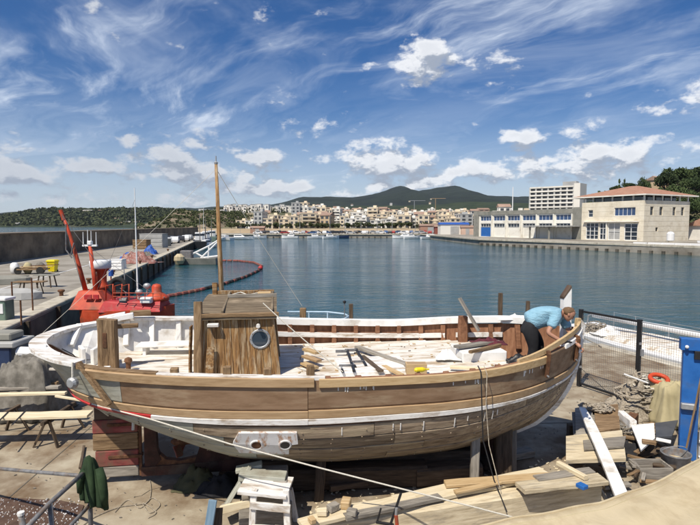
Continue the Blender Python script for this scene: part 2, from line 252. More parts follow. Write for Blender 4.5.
# ================================================================ mesh helpers (everything is written in world metres)
def world_of(o):
    m = o.matrix_basis.copy()
    while o.parent: o = o.parent; m = o.matrix_basis @ m
    return m
class MB:
    def __init__(s): s.v = []; s.f = []
    def add(s, vs, fs):
        b = len(s.v); s.v += [Vector(q) for q in vs]; s.f += [tuple(b + i for i in f) for f in fs]; return s
    def box(s, c, size, rz=0.0, ch=0.0, rot=None):
        hx, hy, hz = (q / 2 for q in size); M = (rot if rot is not None else Matrix.Rotation(rz, 3, 'Z')); c = Vector(c)
        if ch <= 0:
            vs = [c + M @ Vector((x, y, z)) for x in (-hx, hx) for y in (-hy, hy) for z in (-hz, hz)]
            return s.add(vs, [(0, 1, 3, 2), (4, 6, 7, 5), (0, 4, 5, 1), (2, 3, 7, 6), (0, 2, 6, 4), (1, 5, 7, 3)])
        ch = min(ch, hx * .45, hy * .45, hz * .45); vs = []; ix = {}
        for sx in (-1, 1):
            for sy in (-1, 1):
                for sz in (-1, 1):
                    for a in range(3):
                        q = [sx * (hx - ch), sy * (hy - ch), sz * (hz - ch)]; q[a] = (sx * hx, sy * hy, sz * hz)[a]
                        ix[(sx, sy, sz, a)] = len(vs); vs.append(c + M @ Vector(q))
        fs = []
        for a in range(3):
            for sg in (-1, 1):
                o1, o2 = [i for i in range(3) if i != a]; f = []
                for p, q in ((-1, -1), (1, -1), (1, 1), (-1, 1)):
                    k = [0, 0, 0]; k[a] = sg; k[o1] = p; k[o2] = q; f.append(ix[(*k, a)])
                fs.append(tuple(f))
        for a in range(3):
            o1, o2 = [i for i in range(3) if i != a]
            for p in (-1, 1):
                for q in (-1, 1):
                    k0 = [0, 0, 0]; k1 = [0, 0, 0]; k0[a] = -1; k1[a] = 1
                    for k in (k0, k1): k[o1] = p; k[o2] = q
                    fs.append((ix[(*k0, o1)], ix[(*k1, o1)], ix[(*k1, o2)], ix[(*k0, o2)]))
        for sx in (-1, 1):
            for sy in (-1, 1):
                for sz in (-1, 1): fs.append(tuple(ix[(sx, sy, sz, a)] for a in range(3)))
        return s.add(vs, fs)
    def bar(s, p0, p1, w, h, up=(0, 0, 1), ch=0.0):
        p0, p1 = Vector(p0), Vector(p1); M = frame(p1 - p0, up)
        return s.box((p0 + p1) / 2, ((p1 - p0).length, w, h), rot=M, ch=ch)
    def tube(s, pts, r, n=8, closed=False):
        pts = [Vector(p) for p in pts]; k = len(pts); rs = r if isinstance(r, (list, tuple)) else [r] * k; base = len(s.v)
        ref = None
        for i, p in enumerate(pts):
            a = pts[(i - 1) % k] if closed or i else p; b = pts[(i + 1) % k] if closed or i < k - 1 else p
            t = (b - a).normalized() if (b - a).length > 1e-9 else Vector((0, 0, 1))
            if ref is None: ref = t.orthogonal().normalized()
            ref = (ref - t * ref.dot(t)); ref = ref.normalized() if ref.length > 1e-6 else t.orthogonal().normalized()
            q = t.cross(ref)
            s.v += [p + (ref * math.cos(2 * math.pi * j / n) + q * math.sin(2 * math.pi * j / n)) * rs[i] for j in range(n)]
        for i in range(k if closed else k - 1):
            a = base + i * n; b = base + ((i + 1) % k) * n
            s.f += [(a + j, a + (j + 1) % n, b + (j + 1) % n, b + j) for j in range(n)]
        if not closed:
            s.f.append(tuple(base + j for j in reversed(range(n)))); s.f.append(tuple(base + (k - 1) * n + j for j in range(n)))
        return s
    def cyl(s, p0, p1, r0, r1=None, n=16): return s.tube([p0, p1], [r0, r0 if r1 is None else r1], n)
    def lathe(s, c, prof, n=20, axis=(0, 0, 1), caps=True):
        c = Vector(c); A = Vector(axis).normalized(); X = A.orthogonal().normalized(); Y = A.cross(X); base = len(s.v)
        for r, z in prof: s.v += [c + A * z + (X * math.cos(2 * math.pi * j / n) + Y * math.sin(2 * math.pi * j / n)) * max(r, 1e-4) for j in range(n)]
        for i in range(len(prof) - 1):
            a = base + i * n; s.f += [(a + j, a + (j + 1) % n, a + n + (j + 1) % n, a + n + j) for j in range(n)]
        if caps: s.f.append(tuple(base + j for j in reversed(range(n)))); s.f.append(tuple(base + (len(prof) - 1) * n + j for j in range(n)))
        return s
    def sph(s, c, r, n=12, m=8, jit=0.0, rng=random):
        c = Vector(c); r = Vector((r, r, r)) if isinstance(r, (int, float)) else Vector(r); base = len(s.v)
        for i in range(1, m):
            th = math.pi * i / m
            for j in range(n):
                ph = 2 * math.pi * j / n; k = 1 + rng.uniform(-jit, jit)
                s.v.append(c + Vector((r.x * math.sin(th) * math.cos(ph), r.y * math.sin(th) * math.sin(ph), r.z * math.cos(th))) * k)
        t = len(s.v); s.v += [c + Vector((0, 0, r.z)), c - Vector((0, 0, r.z))]
        for i in range(m - 2):
            a = base + i * n; s.f += [(a + j, a + n + j, a + n + (j + 1) % n, a + (j + 1) % n) for j in range(n)]
        s.f += [(t, base + j, base + (j + 1) % n) for j in range(n)]
        b = base + (m - 2) * n; s.f += [(t + 1, b + (j + 1) % n, b + j) for j in range(n)]
        return s
    def loft(s, rings, closed=True, caps=True):
        base = len(s.v); n = len(rings[0])
        for r in rings: s.v += [Vector(q) for q in r]
        for i in range(len(rings) - 1):
            a = base + i * n
            for j in range(n if closed else n - 1): s.f.append((a + j, a + (j + 1) % n, a + n + (j + 1) % n, a + n + j))
        if caps and closed:
            s.f.append(tuple(base + j for j in reversed(range(n)))); s.f.append(tuple(base + (len(rings) - 1) * n + j for j in range(n)))
        return s
    def prism(s, poly, z0, z1):
        n = len(poly); vs = [(p[0], p[1], z0) for p in poly] + [(p[0], p[1], z1) for p in poly]
        return s.add(vs, [tuple(reversed(range(n))), tuple(range(n, 2 * n))] + [(i, (i + 1) % n, n + (i + 1) % n, n + i) for i in range(n)])
    def slab(s, poly3, vec):
        n = len(poly3); poly3 = [Vector(p) for p in poly3]; vec = Vector(vec)
        return s.add(poly3 + [p + vec for p in poly3], [tuple(reversed(range(n))), tuple(range(n, 2 * n))] + [(i, (i + 1) % n, n + (i + 1) % n, n + i) for i in range(n)])
    def sheet(s, fn, nu, nv, thick=0.0):
        """fn(a,b)->point for a,b in 0..1; thickness straight along the local normal"""
        pts = [[Vector(fn(i / nu, j / nv)) for j in range(nv + 1)] for i in range(nu + 1)]
        base = len(s.v); W = nv + 1
        for r in pts: s.v += r
        s.f += [(base + i * W + j, base + (i + 1) * W + j, base + (i + 1) * W + j + 1, base + i * W + j + 1) for i in range(nu) for j in range(nv)]
        if thick:
            b2 = len(s.v)
            for i in range(nu + 1):
                for j in range(nv + 1):
                    du = pts[min(i + 1, nu)][j] - pts[max(i - 1, 0)][j]; dv = pts[i][min(j + 1, nv)] - pts[i][max(j - 1, 0)]
                    nn = du.cross(dv); nn = nn.normalized() if nn.length > 1e-9 else Vector((0, 0, 1))
                    s.v.append(pts[i][j] - nn * thick)
            s.f += [(b2 + i * W + j, b2 + i * W + j + 1, b2 + (i + 1) * W + j + 1, b2 + (i + 1) * W + j) for i in range(nu) for j in range(nv)]
            rim = [(i, 0) for i in range(nu + 1)] + [(nu, j) for j in range(1, nv + 1)] + [(i, nv) for i in range(nu - 1, -1, -1)] + [(0, j) for j in range(nv - 1, 0, -1)]
            for k in range(len(rim)):
                a = rim[k]; c = rim[(k + 1) % len(rim)]
                s.f.append((base + a[0] * W + a[1], b2 + a[0] * W + a[1], b2 + c[0] * W + c[1], base + c[0] * W + c[1]))
        return s
    def mesh(s, name, mt, inv=None, smooth=False):
        me = bpy.data.meshes.new(name); vs = [inv @ v for v in s.v] if inv is not None else s.v
        me.from_pydata([tuple(v) for v in vs], [], s.f); me.materials.append(mt)
        if smooth: me.polygons.foreach_set('use_smooth', [True] * len(me.polygons))
        me.update(); return me
    def obj(s, name, mt, parent=None, smooth=False, origin=None, rot=None, local=False):
        M = Matrix.Translation(Vector(origin)) if origin is not None else Matrix.Identity(4)
        if rot is not None: M = M @ rot.to_4x4()
        if local: inv = None; basis = Matrix.Identity(4)
        else:
            pw = world_of(parent) if parent else Matrix.Identity(4)
            if origin is None and parent: M = pw
            inv = M.inverted(); basis = pw.inverted() @ M
        o = bpy.data.objects.new(name, s.mesh(name, mt, inv, smooth)); COL.objects.link(o)
        if parent: o.parent = parent
        o.matrix_basis = basis
        return o
def frame(d, up=(0, 0, 1)):
    x = Vector(d).normalized(); up = Vector(up)
    if abs(x.dot(up.normalized())) > .98: up = Vector((0, 1, 0)) if abs(x.y) < .9 else Vector((1, 0, 0))
    y = up.cross(x).normalized(); z = x.cross(y); return Matrix((x, y, z)).transposed()
def tag(o, label=None, cat=None, group=None, kind=None):
    if label: o['label'] = label
    if cat: o['category'] = cat
    if group: o['group'] = group
    if kind: o['kind'] = kind
    return o
def thing(name, label, cat, loc=(0, 0, 0), rz=0.0, group=None):
    o = bpy.data.objects.new(name, None); COL.objects.link(o); o.empty_display_size = .1
    o.matrix_basis = Matrix.Translation(Vector(loc)) @ Matrix.Rotation(rz, 4, 'Z'); return tag(o, label, cat, group)
def struct(name, mb, mt, smooth=False): return tag(mb.obj(name, mt, smooth=smooth), kind='structure')
def beam(name, p0, p1, w, h, mt, parent=None, up=(0, 0, 1), ch=.006):
    """a timber or bar with its own axes: local x runs along it"""
    p0, p1 = Vector(p0), Vector(p1); M = frame(p1 - p0, up); L_ = (p1 - p0).length
    if mt.name in WOOD and L_ > .35:          # sawn timber: slightly warped, edges uneven, ends not quite square
        n = max(4, min(14, int(L_ / .22))); rings = []; g = WRNG; bow = g.uniform(-1, 1) * .004 * L_; bw = g.uniform(-1, 1) * .003 * L_; c = min(w, h) * .12; e0, e1 = g.uniform(-.12, .12) * w, g.uniform(-.12, .12) * w
        for i in range(n + 1):
            t = i / n; a = math.sin(t * math.pi); j = lambda k: g.gauss(0, 1) * k; W, H = w / 2 + j(min(.02 * w, .004)), h / 2 + j(min(.025 * h, .003)); oy, oz = bw * a + j(.0015), bow * a
            ring = [(-W + c, -H), (W - c, -H), (W, -H + c), (W, H - c), (W - c, H), (-W + c, H), (-W, H - c), (-W, -H + c)]
            rings.append([(p0 + p1) / 2 + M @ Vector(((t - .5) * L_ + (e0 if i == 0 else e1 if i == n else 0) * (y / w), y + oy, z + oz)) for y, z in ring])
        return MB().loft(rings).obj(name, mt, parent, origin=(p0 + p1) / 2, rot=M)
    mb = MB().box((p0 + p1) / 2, (L_, w, h), rot=M, ch=ch)
    return mb.obj(name, mt, parent, origin=(p0 + p1) / 2, rot=M)
WRNG = random.Random(99); WOOD = {'fresh_pine', 'pale_pine', 'weathered_pale_wood', 'tan_wale', 'grey_weathered_plank', 'old_timber', 'dark_timber', 'worn_white_paint', 'cabin_varnish_peeling', 'brown_frame_wood'}
def copy_tree(o, parent=None):
    c = o.copy(); COL.objects.link(c); c.parent = parent
    for ch in o.children: copy_tree(ch, c)
    return c
def pchip(t):
    xs = [a for a, _ in t]; ys = [b for _, b in t]; n = len(xs); h = [xs[i + 1] - xs[i] for i in range(n - 1)]; d = [(ys[i + 1] - ys[i]) / h[i] for i in range(n - 1)]
    m = [d[0]] + [0 if d[i - 1] * d[i] <= 0 else 2 * d[i - 1] * d[i] / (d[i - 1] + d[i]) for i in range(1, n - 1)] + [d[-1]]
    def f(x):
        if x <= xs[0]: return ys[0]
        if x >= xs[-1]: return ys[-1]
        i = max(k for k in range(n - 1) if xs[k] <= x); q = (x - xs[i]) / h[i]
        return ys[i] * (2 * q**3 - 3 * q**2 + 1) + h[i] * m[i] * (q**3 - 2 * q**2 + q) + ys[i + 1] * (-2 * q**3 + 3 * q**2) + h[i] * m[i + 1] * (q**3 - q**2)
    return f
def lerp(a, b, t): return a + (b - a) * t
def spline(pts, n=6):
    out = []
    for i in range(len(pts) - 1):
        a, b, c, d = pts[max(i - 1, 0)], pts[i], pts[i + 1], pts[min(i + 2, len(pts) - 1)]
        for k in range(n):
            t = k / n; out.append(.5 * ((2 * b) + (c - a) * t + (2 * a - 5 * b + 4 * c - d) * t * t + (3 * b - a - 3 * c + d) * t ** 3))
    return out + [pts[-1]]
def sag(p0, p1, drop, n=14):
    p0, p1 = Vector(p0), Vector(p1); return [p0.lerp(p1, i / n) - Vector((0, 0, drop * 4 * (i / n) * (1 - i / n))) for i in range(n + 1)]
# ================================================================ the setting: water, dock, quays, hills
from mathutils import noise as nz
WZ = -1.5
def fbm(x, y, o=4, s=0.0):
    a, t, f = 1.0, 0.0, 1.0
    for _ in range(o): t += a * nz.noise(Vector((x * f, y * f, s))); a *= .5; f *= 2.03
    return t
struct('water', MB().add([(-6500, -300, WZ), (6500, -300, WZ), (6500, 6800, WZ), (-6500, 6800, WZ)], [(0, 1, 2, 3)]), m_water)
# the boatyard floor: an uneven concrete apron, cast in bays
DOCK = [(-16, 2), (16, 2), (14.0, 6), (9.6, 14.0), (8.3, 17.4), (-3.2, 16.0), (-6.0, 13.7), (-16, 13.2)]
struct('dock_floor', MB().prism([(p[0], p[1]) for p in DOCK], -4.0, -.004), m_conc)
for k, (a, b) in enumerate(zip(DOCK[2:7], DOCK[3:8])):
    a3, b3 = Vector((*a, -.10)), Vector((*b, -.10)); struct('dock_edge', MB().bar(a3, b3, .34, .26, ch=.02), m_kerb)
# the long quay under the sea wall
QE = [(-11.9, 14.6), (-33.8, 111), (-58, 215)]
WALL = [(-29.5, 8), (-37.3, 56), (-60.5, 210)]
QDIR = (Vector((*QE[1], 0)) - Vector((*QE[0], 0))).normalized()
struct('quay', MB().prism([QE[0], QE[1], QE[2], (-64, 225), (-31.5, 8), (-30, 8), (-24, 14.6)], -4, 0), m_conc2)
def qpt(t, off=0.0, z=0.0):       # t metres along the quay edge, off metres inland
    p = Vector((*QE[0], 0)) + QDIR * t; n = Vector((-QDIR.y, QDIR.x, 0)); return p + n * off + Vector((0, 0, z))
struct('quay_edge', MB().bar(qpt(0, .42, .05), qpt(150, .42, .05), .9, .14, ch=.03), m_kerb)
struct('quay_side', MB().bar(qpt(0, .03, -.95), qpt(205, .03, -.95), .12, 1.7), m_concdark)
for k in range(26):               # old timber and rubber rubbing posts down the quay face
    p = qpt(3 + k * 4.1, -.11, 0); f = beam('fender_post', p + Vector((0, 0, -1.9)), p + Vector((0, 0, .02)), .22, .2, m_darktimber, up=QDIR)
    tag(f, 'dark upright timber fender on the face of the long quay', 'fender', 'timber fenders along the long quay')
# the sea wall behind it
t = thing('sea_wall', 'long brown concrete sea wall running behind the left quay', 'wall', (*WALL[1], 0))
def wallseg(name, z0, z1, off0, off1, mt):
    pts = [Vector((*p, 0)) for p in WALL]; mb = MB(); rings = []
    for p in pts:
        rings.append([(p.x - off0, p.y, z0), (p.x - off1, p.y, z0), (p.x - off1, p.y, z1), (p.x - off0, p.y, z1)])
    return mb.loft(rings).obj(name, mt, t)
wallseg('wall', -4, 2.95, 0, 3.2, m_wallstone); wallseg('coping', 2.95, 3.10, -.14, 3.3, m_wallstone)
# far quay, sandy embankment, town slope
struct('far_quay', MB().prism([(-78, 226), (30, 228), (36, 146), (64, 91), (96, 30), (240, 30), (240, 268), (-84, 268), (-84, 226)], -4, 0), m_conc2)
RQ0, RQ1 = Vector((36, 146, 0)), Vector((96, 30, 0)); RQD = (RQ1 - RQ0).normalized(); RQN = Vector((RQD.y, -RQD.x, 0)) * -1
struct('quay_edge', MB().bar(RQ0 + Vector((0, 0, .03)), RQ1 + Vector((0, 0, .03)), .8, .5, ch=.05), m_kerb)
struct('quay_edge', MB().bar((-78, 226, .0), (30, 228, .0), .8, .5, ch=.05), m_kerb)
struct('quay_edge', MB().bar((30, 228, .0), (36, 146, .0), .8, .5, ch=.05), m_kerb)
mb = MB()
for a, b, n in ((RQ0, RQ1, 54), (Vector((-78, 226, 0)), Vector((30, 228, 0)), 42)):
    for k in range(n):
        p = a.lerp(b, (k + .5) / n); d = (b - a).normalized(); nn = Vector((d.y, -d.x, 0)); mb.bar(p + nn * .2 + Vector((0, 0, -.95)), p + nn * .2 + Vector((0, 0, -2)), 1.2, .5, up=d)
tag(mb.obj('quay_piles', m_concdark), 'dark stubby piles under the far harbour quays', 'piles', kind='stuff')
def town_z(x, y):
    b = pchip([(255, 2.0), (300, 2.2), (350, 4.6), (420, 8.6), (520, 12.5), (620, 15), (760, 8), (900, 0)])(y)
    hill = max(0, min(1, (-8 - x) / 30)) * max(0, min(1, (y - 330) / 80)); return b + hill * 5.2 + .5 * fbm(x * .02, y * .02)
struct('town_slope', MB().sheet(lambda a, b: (lerp(-83, 330, a), 262 + 640 * b * b, town_z(lerp(-83, 330, a), 262 + 640 * b * b) - (.05 if b > 0 else .6)), 60, 40), m_slope, True)
w = MB().bar((-83, 261.3, .95), (150, 261.3, .95), .8, 2.5).obj('embankment_wall', m_sand)
tag(w, 'long low sandy retaining wall between the far quay and the town', 'wall')
def ridge(name, prof, D, y0, y1, mt, nx, ny, xr, amp, fs, seed=0.0, foot=-4, smooth=True):
    """hill whose skyline, seen from the boatyard, passes through the (pixel x, pixel y) list at distance D"""
    pts = sorted(((px - 350) / F * D / ray(px, py).y, Zat(py, D, px)) for px, py in prof); H = pchip(pts)
    def fn(a, b):
        x = lerp(xr[0], xr[1], a); y = lerp(y0, y1, b); q = (y - y0) / (D - y0) if y < D else 1 - (y - D) / (y1 - D)
        s = math.sin(min(1, max(0, q)) * math.pi / 2) ** 1.25
        return (x, y, foot + (H(x) - foot) * s + amp * fbm(x * fs, y * fs, 5, seed) * (.25 + .75 * s) * (1 if b not in (0, 1) else 0))
    struct(name, MB().sheet(fn, nx, ny), mt, smooth)
    return lambda x, y: fn((x - xr[0]) / (xr[1] - xr[0]), (y - y0) / (y1 - y0))[2]
ridge('mountain', [(150, 214), (230, 210), (290, 203), (306, 198.5), (325, 197), (340, 198), (351, 199.5), (365, 197.5), (385, 192.5), (393, 189.5), (400, 188.3), (407, 190), (416, 193.3), (430, 190.8), (440, 188.6), (447, 188.2), (456, 191.5), (467, 196), (480, 198.5), (500, 199), (530, 197), (600, 199), (720, 203), (820, 208)],
      4000, 2000, 5600, m_mount, 190, 40, (-2300, 3900), 30, .0016, 3.1)
ridge('mountain', [(-200, 217), (-60, 214.5), (0, 216), (22, 214), (40, 216.5), (70, 218), (120, 214), (160, 211), (190, 207.4), (205, 210), (240, 214), (300, 220)], 5200, 4300, 6300, m_mount, 120, 20, (-5200, -300), 25, .0016, 9.1)
HILL_L = ridge('hill', [(-160, 216), (-60, 219), (0, 222), (26, 218.5), (46, 214), (77, 210), (108, 211), (128, 209), (144, 210), (170, 210.5), (190, 212.5), (215, 214), (250, 216), (300, 219)], 1900, 1350, 2900, m_hill, 160, 46, (-2200, -180), 8, .006, 5.2)
HILL_B = ridge('hill', [(100, 240), (130, 233), (175, 225), (205, 216), (240, 212), (290, 210), (340, 208), (380, 205), (430, 205.5), (470, 203), (520, 203), (560, 205), (640, 206), (760, 208)], 1500, 900, 2100, m_hill, 130, 30, (-700, 1300), 8, .006, 1.2)
def hit(H, px, py, d0, d1):      # where a sight line first meets a hill
    for k in range(200):
        D = lerp(d0, d1, k / 199); p = P(px, py, D)
        if H(p.x, D) >= p.z: return p
    return P(px, py, d1)
# rocky bluff where the sea wall meets the shore
def bluff(a, b):
    x = lerp(-126, -68, a); y = lerp(290, 440, b); q = math.sin(min(1, b * 2.2) * math.pi / 2); e = math.sin(min(1, (1 - a) * 3.5) * math.pi / 2) * math.sin(min(1, .15 + a * 3) * math.pi / 2)
    return (x, y, .2 + 12.0 * q * e + (2.4 * fbm(x * .06, y * .06, 5, 2.0) if b > 0 else 0))
struct('bluff', MB().sheet(bluff, 70, 50), m_cliff)
# wooded hill at the right, behind the harbour building
def rhill(a, b):
    x = lerp(70, 420, a); y = lerp(188, 338, b); q = math.sin(min(1, b * 1.08) * math.pi / 2) * (1 if b < .72 else max(.001, math.cos((b - .72) / .28 * math.pi / 2)))
    h = pchip([(70, 0), (105, 4), (125, 9), (140, 15), (155, 22), (172, 28.5), (200, 33), (260, 38), (420, 44)])(x); return (x, y, h * q ** .8 + 1.6 * fbm(x * .04, y * .04, 4, 6.0) * q)
def rhill_z(x, y): return rhill((x - 70) / 350, (y - 188) / 150)[2]
struct('hill', MB().sheet(rhill, 90, 70), m_rhill, True)
# ================================================================ trees
def leaf_mass(rng, blobs, n, size, flat=.75):
    mb = MB(); tot = sum(r ** 2 for _, r in blobs)
    for c, r in blobs:
        for _ in range(int(n * r ** 2 / tot)):
            d = Vector((rng.gauss(0, 1), rng.gauss(0, 1), rng.gauss(0, 1))).normalized(); k = r * rng.uniform(.55, 1.06) * (1 + .16 * nz.noise(d * 2.3 + Vector(c)))
            p = Vector(c) + Vector((d.x * k, d.y * k, d.z * k * flat)); s = size * rng.uniform(.6, 1.4)
            a = Vector((rng.gauss(0, 1), rng.gauss(0, 1), rng.gauss(0, 1))).normalized(); b = a.orthogonal().normalized(); a2 = a.cross(b)
            mb.add([p + b * s, p + a2 * s * .8, p - b * s, p - a2 * s * .8], [(0, 1, 2, 3)])
    return mb
def make_tree(name, label, group, kind, seed):
    """unit tree: about 1 m tall, scaled when placed"""
    rng = random.Random(seed); t = thing(name, label, 'tree', group=group)
    if kind == 'pine':
        blobs = [((rng.uniform(-.26, .26), rng.uniform(-.26, .26), rng.uniform(.62, .82)), rng.uniform(.14, .2)) for _ in range(13)]; n, sz, tr = 2600, .026, .035
    elif kind == 'round':
        blobs = [((rng.uniform(-.24, .24), rng.uniform(-.24, .24), rng.uniform(.34, .74)), rng.uniform(.15, .23)) for _ in range(14)]; n, sz, tr = 2600, .028, .04
    elif kind == 'cypress':
        blobs = [((rng.uniform(-.02, .02), rng.uniform(-.02, .02), .2 + .7 * i / 7), .10 - .007 * i) for i in range(8)]; n, sz, tr = 1200, .022, .02
    else:
        blobs = [((rng.uniform(-.4, .4), rng.uniform(-.4, .4), rng.uniform(.4, .72)), rng.uniform(.2, .3)) for _ in range(6)]; n, sz, tr = 420, .07, .05
    mb = MB().tube([(0, 0, -.05), (.012, 0, .25), (-.01, .01, .5), (0, 0, .72)], [tr, tr * .8, tr * .6, tr * .25], 7)
    for c, r in blobs[:7]:
        if kind != 'cypress': mb.tube([(0, 0, .3), Vector(c) * .6 + Vector((0, 0, .12)), c], [tr * .45, tr * .3, tr * .12], 5)
    mb.obj('trunk', m_bark, t, local=True); leaf_mass(rng, blobs, n, sz).obj('crown', m_leaf if kind != 'small' else m_leaf2, t, local=True)
    return t
def put(root, first, x, y, z, s, sz=None, rz=0.0, label=None, group=None):
    o = root if first else copy_tree(root)
    o.matrix_basis = Matrix.Translation(Vector((x, y, z))) @ Matrix.Rotation(rz, 4, 'Z') @ Matrix.Diagonal(Vector((s, s, sz or s, 1)))
    if label: o['label'] = label
    if group: o['group'] = group
    return o
PROTO = {k: [make_tree(k + '_tree', '', None, k, 11 + i * 7 + j) for j in range(2)] for i, k in enumerate(('pine', 'round', 'cypress', 'small'))}
USED = set()
def plant(kind, x, y, z, s, sz=None, label=None, group=None, name=None):
    r = min(PROTO[kind], key=lambda r: (id(r) in USED, random.random())); first = id(r) not in USED; USED.add(id(r))
    o = put(r, first, x, y, z, s, sz, random.uniform(0, 6.28), label, group)
    if name: o.name = name
    return o
rt = 'dark pines and evergreens on the hill behind the harbour building'
# (photo x, top y, distance, crown width in photo pixels, kind, label)
for px, py, D, wpx, kind, lab in (
        (645, 172.5, 215, 17, 'round', 'dark rounded evergreen rising behind the terracotta roof, tallest tree left of the hill'),
        (604, 187, 212, 20, 'round', 'low broad evergreen at the left tip of the terracotta roof'), (617, 185, 214, 18, 'round', 'low broad evergreen behind the left slope of the terracotta roof'),
        (629, 183.5, 214, 16, 'round', 'low evergreen just left of the tall rounded evergreen'),
        (619.5, 178.5, 208, 4, 'cypress', 'thin dark cypress above the terracotta roof, left of the pair'), (624.5, 178, 209, 4, 'cypress', 'thin dark cypress above the terracotta roof, right of the pair'),
        (668, 171, 250, 22, 'pine', 'umbrella pine left of the hilltop group'), (682, 166.5, 255, 26, 'pine', 'broad umbrella pine at the crest of the right hill'),
        (697, 165, 258, 26, 'pine', 'umbrella pine cut by the right edge on the hill crest'), (694, 176, 238, 24, 'pine', 'umbrella pine below the hill crest by the right edge'),
        (676, 181, 228, 22, 'round', 'round bushy tree on the hillside above the right roof tip'), (690, 187, 215, 18, 'round', 'round bushy tree just above the right tip of the terracotta roof'),
        (712, 170, 240, 30, 'pine', None), (660, 184, 222, 16, 'round', 'round bushy tree below the hillside villa')):
    p = P(px, py, D); h = max(4.5, p.z - rhill_z(p.x, D)); wd = wpx * D / F
    s = wd / (.82 if kind in ('pine', 'round') else .22); h2 = max(h, s * .45) / .95
    plant(kind, p.x, D, p.z - h2 * .95, s, h2, lab or 'umbrella pine standing beyond the right edge of the hill', rt)
rngt = random.Random(19)
for k in range(120):
    x = rngt.uniform(92, 232); y = rngt.uniform(205, 300); px = 350 + F * x / y
    if px < 535: continue
    s_ = rngt.uniform(5.5, 10); plant(rngt.choice(('pine', 'round', 'pine', 'round')), x, y, rhill_z(x, y) - .3, s_, s_ * rngt.uniform(.6, .9), 'evergreen tree in the wood covering the right hillside', rt)
# scrub on the right hill and on the bluff: nobody could count it
rng = random.Random(3); mb = MB()
for _ in range(1100):
    x = rng.uniform(85, 250); y = rng.uniform(192, 310); r = rng.uniform(.9, 2.8); z = rhill_z(x, y)
    mb2 = leaf_mass(rng, [((x, y, z + r * .25), r)], 46, .42, .7); mb.add(mb2.v, mb2.f)
tag(mb.obj('hillside_scrub', m_leaf2), 'low green scrub covering the right hillside', 'scrub', kind='stuff')
mb = MB()
for _ in range(900):
    a, b = rng.random(), rng.uniform(.02, .7); q = bluff(a, b); r = rng.uniform(.7, 1.8); mb2 = leaf_mass(rng, [((q[0], q[1], q[2] + r * .2), r)], 30, .45, .7); mb.add(mb2.v, mb2.f)
tag(mb.obj('bluff_scrub', m_leaf2), 'patchy scrub growing on the rocky bluff by the sea wall end', 'scrub', kind='stuff')
mb = MB()
for _ in range(2600):
    x = rng.uniform(-1440, -280); D = rng.uniform(1400, 1920)
    if x / D > -.2 or x / D < -.75: continue
    r = rng.uniform(5, 11); mb2 = leaf_mass(rng, [((x, D, HILL_L(x, D) + r * .2), r)], 20, 3.6, .7); mb.add(mb2.v, mb2.f)
tag(mb.obj('hill_woodland', m_leaf2), 'dense woodland covering the low hill behind the sea wall', 'woodland', kind='stuff')
mb = MB()
for _ in range(700):
    px = rng.uniform(215, 480); D = rng.uniform(300, 760); x = (px - 350) / F * D; r = rng.uniform(1.5, 3.4)
    mb2 = leaf_mass(rng, [((x, D, town_z(x, D) + r * .4), r)], 22, .8, .7); mb.add(mb2.v, mb2.f)
tag(mb.obj('garden_greenery', m_leaf2), 'green gardens and bushes filling the gaps between town houses', 'greenery', kind='stuff')
for k in range(34):
    px = 232 + k * 7.1 + random.uniform(-2, 2); D = 276 + random.uniform(-3, 3); x = (px - 350) / F * D
    plant('small', x, D, town_z(x, D) - .1, random.uniform(3.6, 5.2), random.uniform(2.6, 4.0), 'small round street tree in the row on top of the sandy embankment', 'street trees in a row in front of the town')
# ================================================================ the town across the harbour
def make_house(seed, w, d, h, mt, roof, floors, bal):
    rng = random.Random(seed); t = thing('town_house', '', 'house')
    MB().box((0, 0, h / 2 - 1), (w, d, h + 2)).obj('wall', mt, t, local=True)
    win = MB(); fh = h / floors; n = max(2, int(w / 2.6)); bl = MB()
    for f in range(floors):
        for k in range(n):
            x = -w / 2 + (k + .5) * w / n; win.box((x, -d / 2 - .0, f * fh + fh * .52), (w / n * rng.uniform(.42, .66), .12, fh * .55))
        for k in range(max(2, int(d / 3))):
            for sx in (-1, 1): win.box((sx * w / 2, -d / 2 + (k + .5) * d / max(2, int(d / 3)), f * fh + fh * .52), (.12, 1.3, fh * .5))
        if bal and f: bl.box((0, -d / 2 - .5, f * fh + .05), (w * .86, 1.0, .16)).box((0, -d / 2 - .96, f * fh + .5), (w * .86, .07, .8))
    tag(win.obj('windows', m_townglass, t, local=True), kind='stuff')
    if bal: tag(bl.obj('balconies', mt, t, local=True), kind='stuff')
    if roof == 'gable':
        MB().add([(-w / 2 - .4, -d / 2 - .4, h), (w / 2 + .4, -d / 2 - .4, h), (w / 2 + .4, d / 2 + .4, h), (-w / 2 - .4, d / 2 + .4, h), (-w / 2 - .4, 0, h + d * .2), (w / 2 + .4, 0, h + d * .2)],
                 [(0, 1, 5, 4), (2, 3, 4, 5), (0, 4, 3), (1, 2, 5), (3, 2, 1, 0)]).obj('roof', m_townroof, t, local=True)
    else:
        MB().box((0, 0, h + .3), (w + .3, d + .3, .6)).obj('parapet', mt, t, local=True); MB().box((w * .15, d * .1, h + 1.4), (w * .3, d * .35, 1.5)).obj('stair_head', mt, t, local=True)
    return t
HT = []
for i in range(12):
    rng = random.Random(40 + i); ci = (0, 1, 0, 2, 1, 0, 3, 4, 1, 0, 0, 1)[i]
    HT.append([make_house(40 + i, rng.uniform(5, 8), rng.uniform(8, 11), rng.choice((7, 8.5, 9.5, 11)), m_flatpale[ci], 'gable' if i in (2, 3, 6) else 'flat', rng.choice((3, 3, 4)), i % 2 == 0), ci, False])
CN = ('white', 'cream', 'ochre', 'rose', 'grey', 'brick')
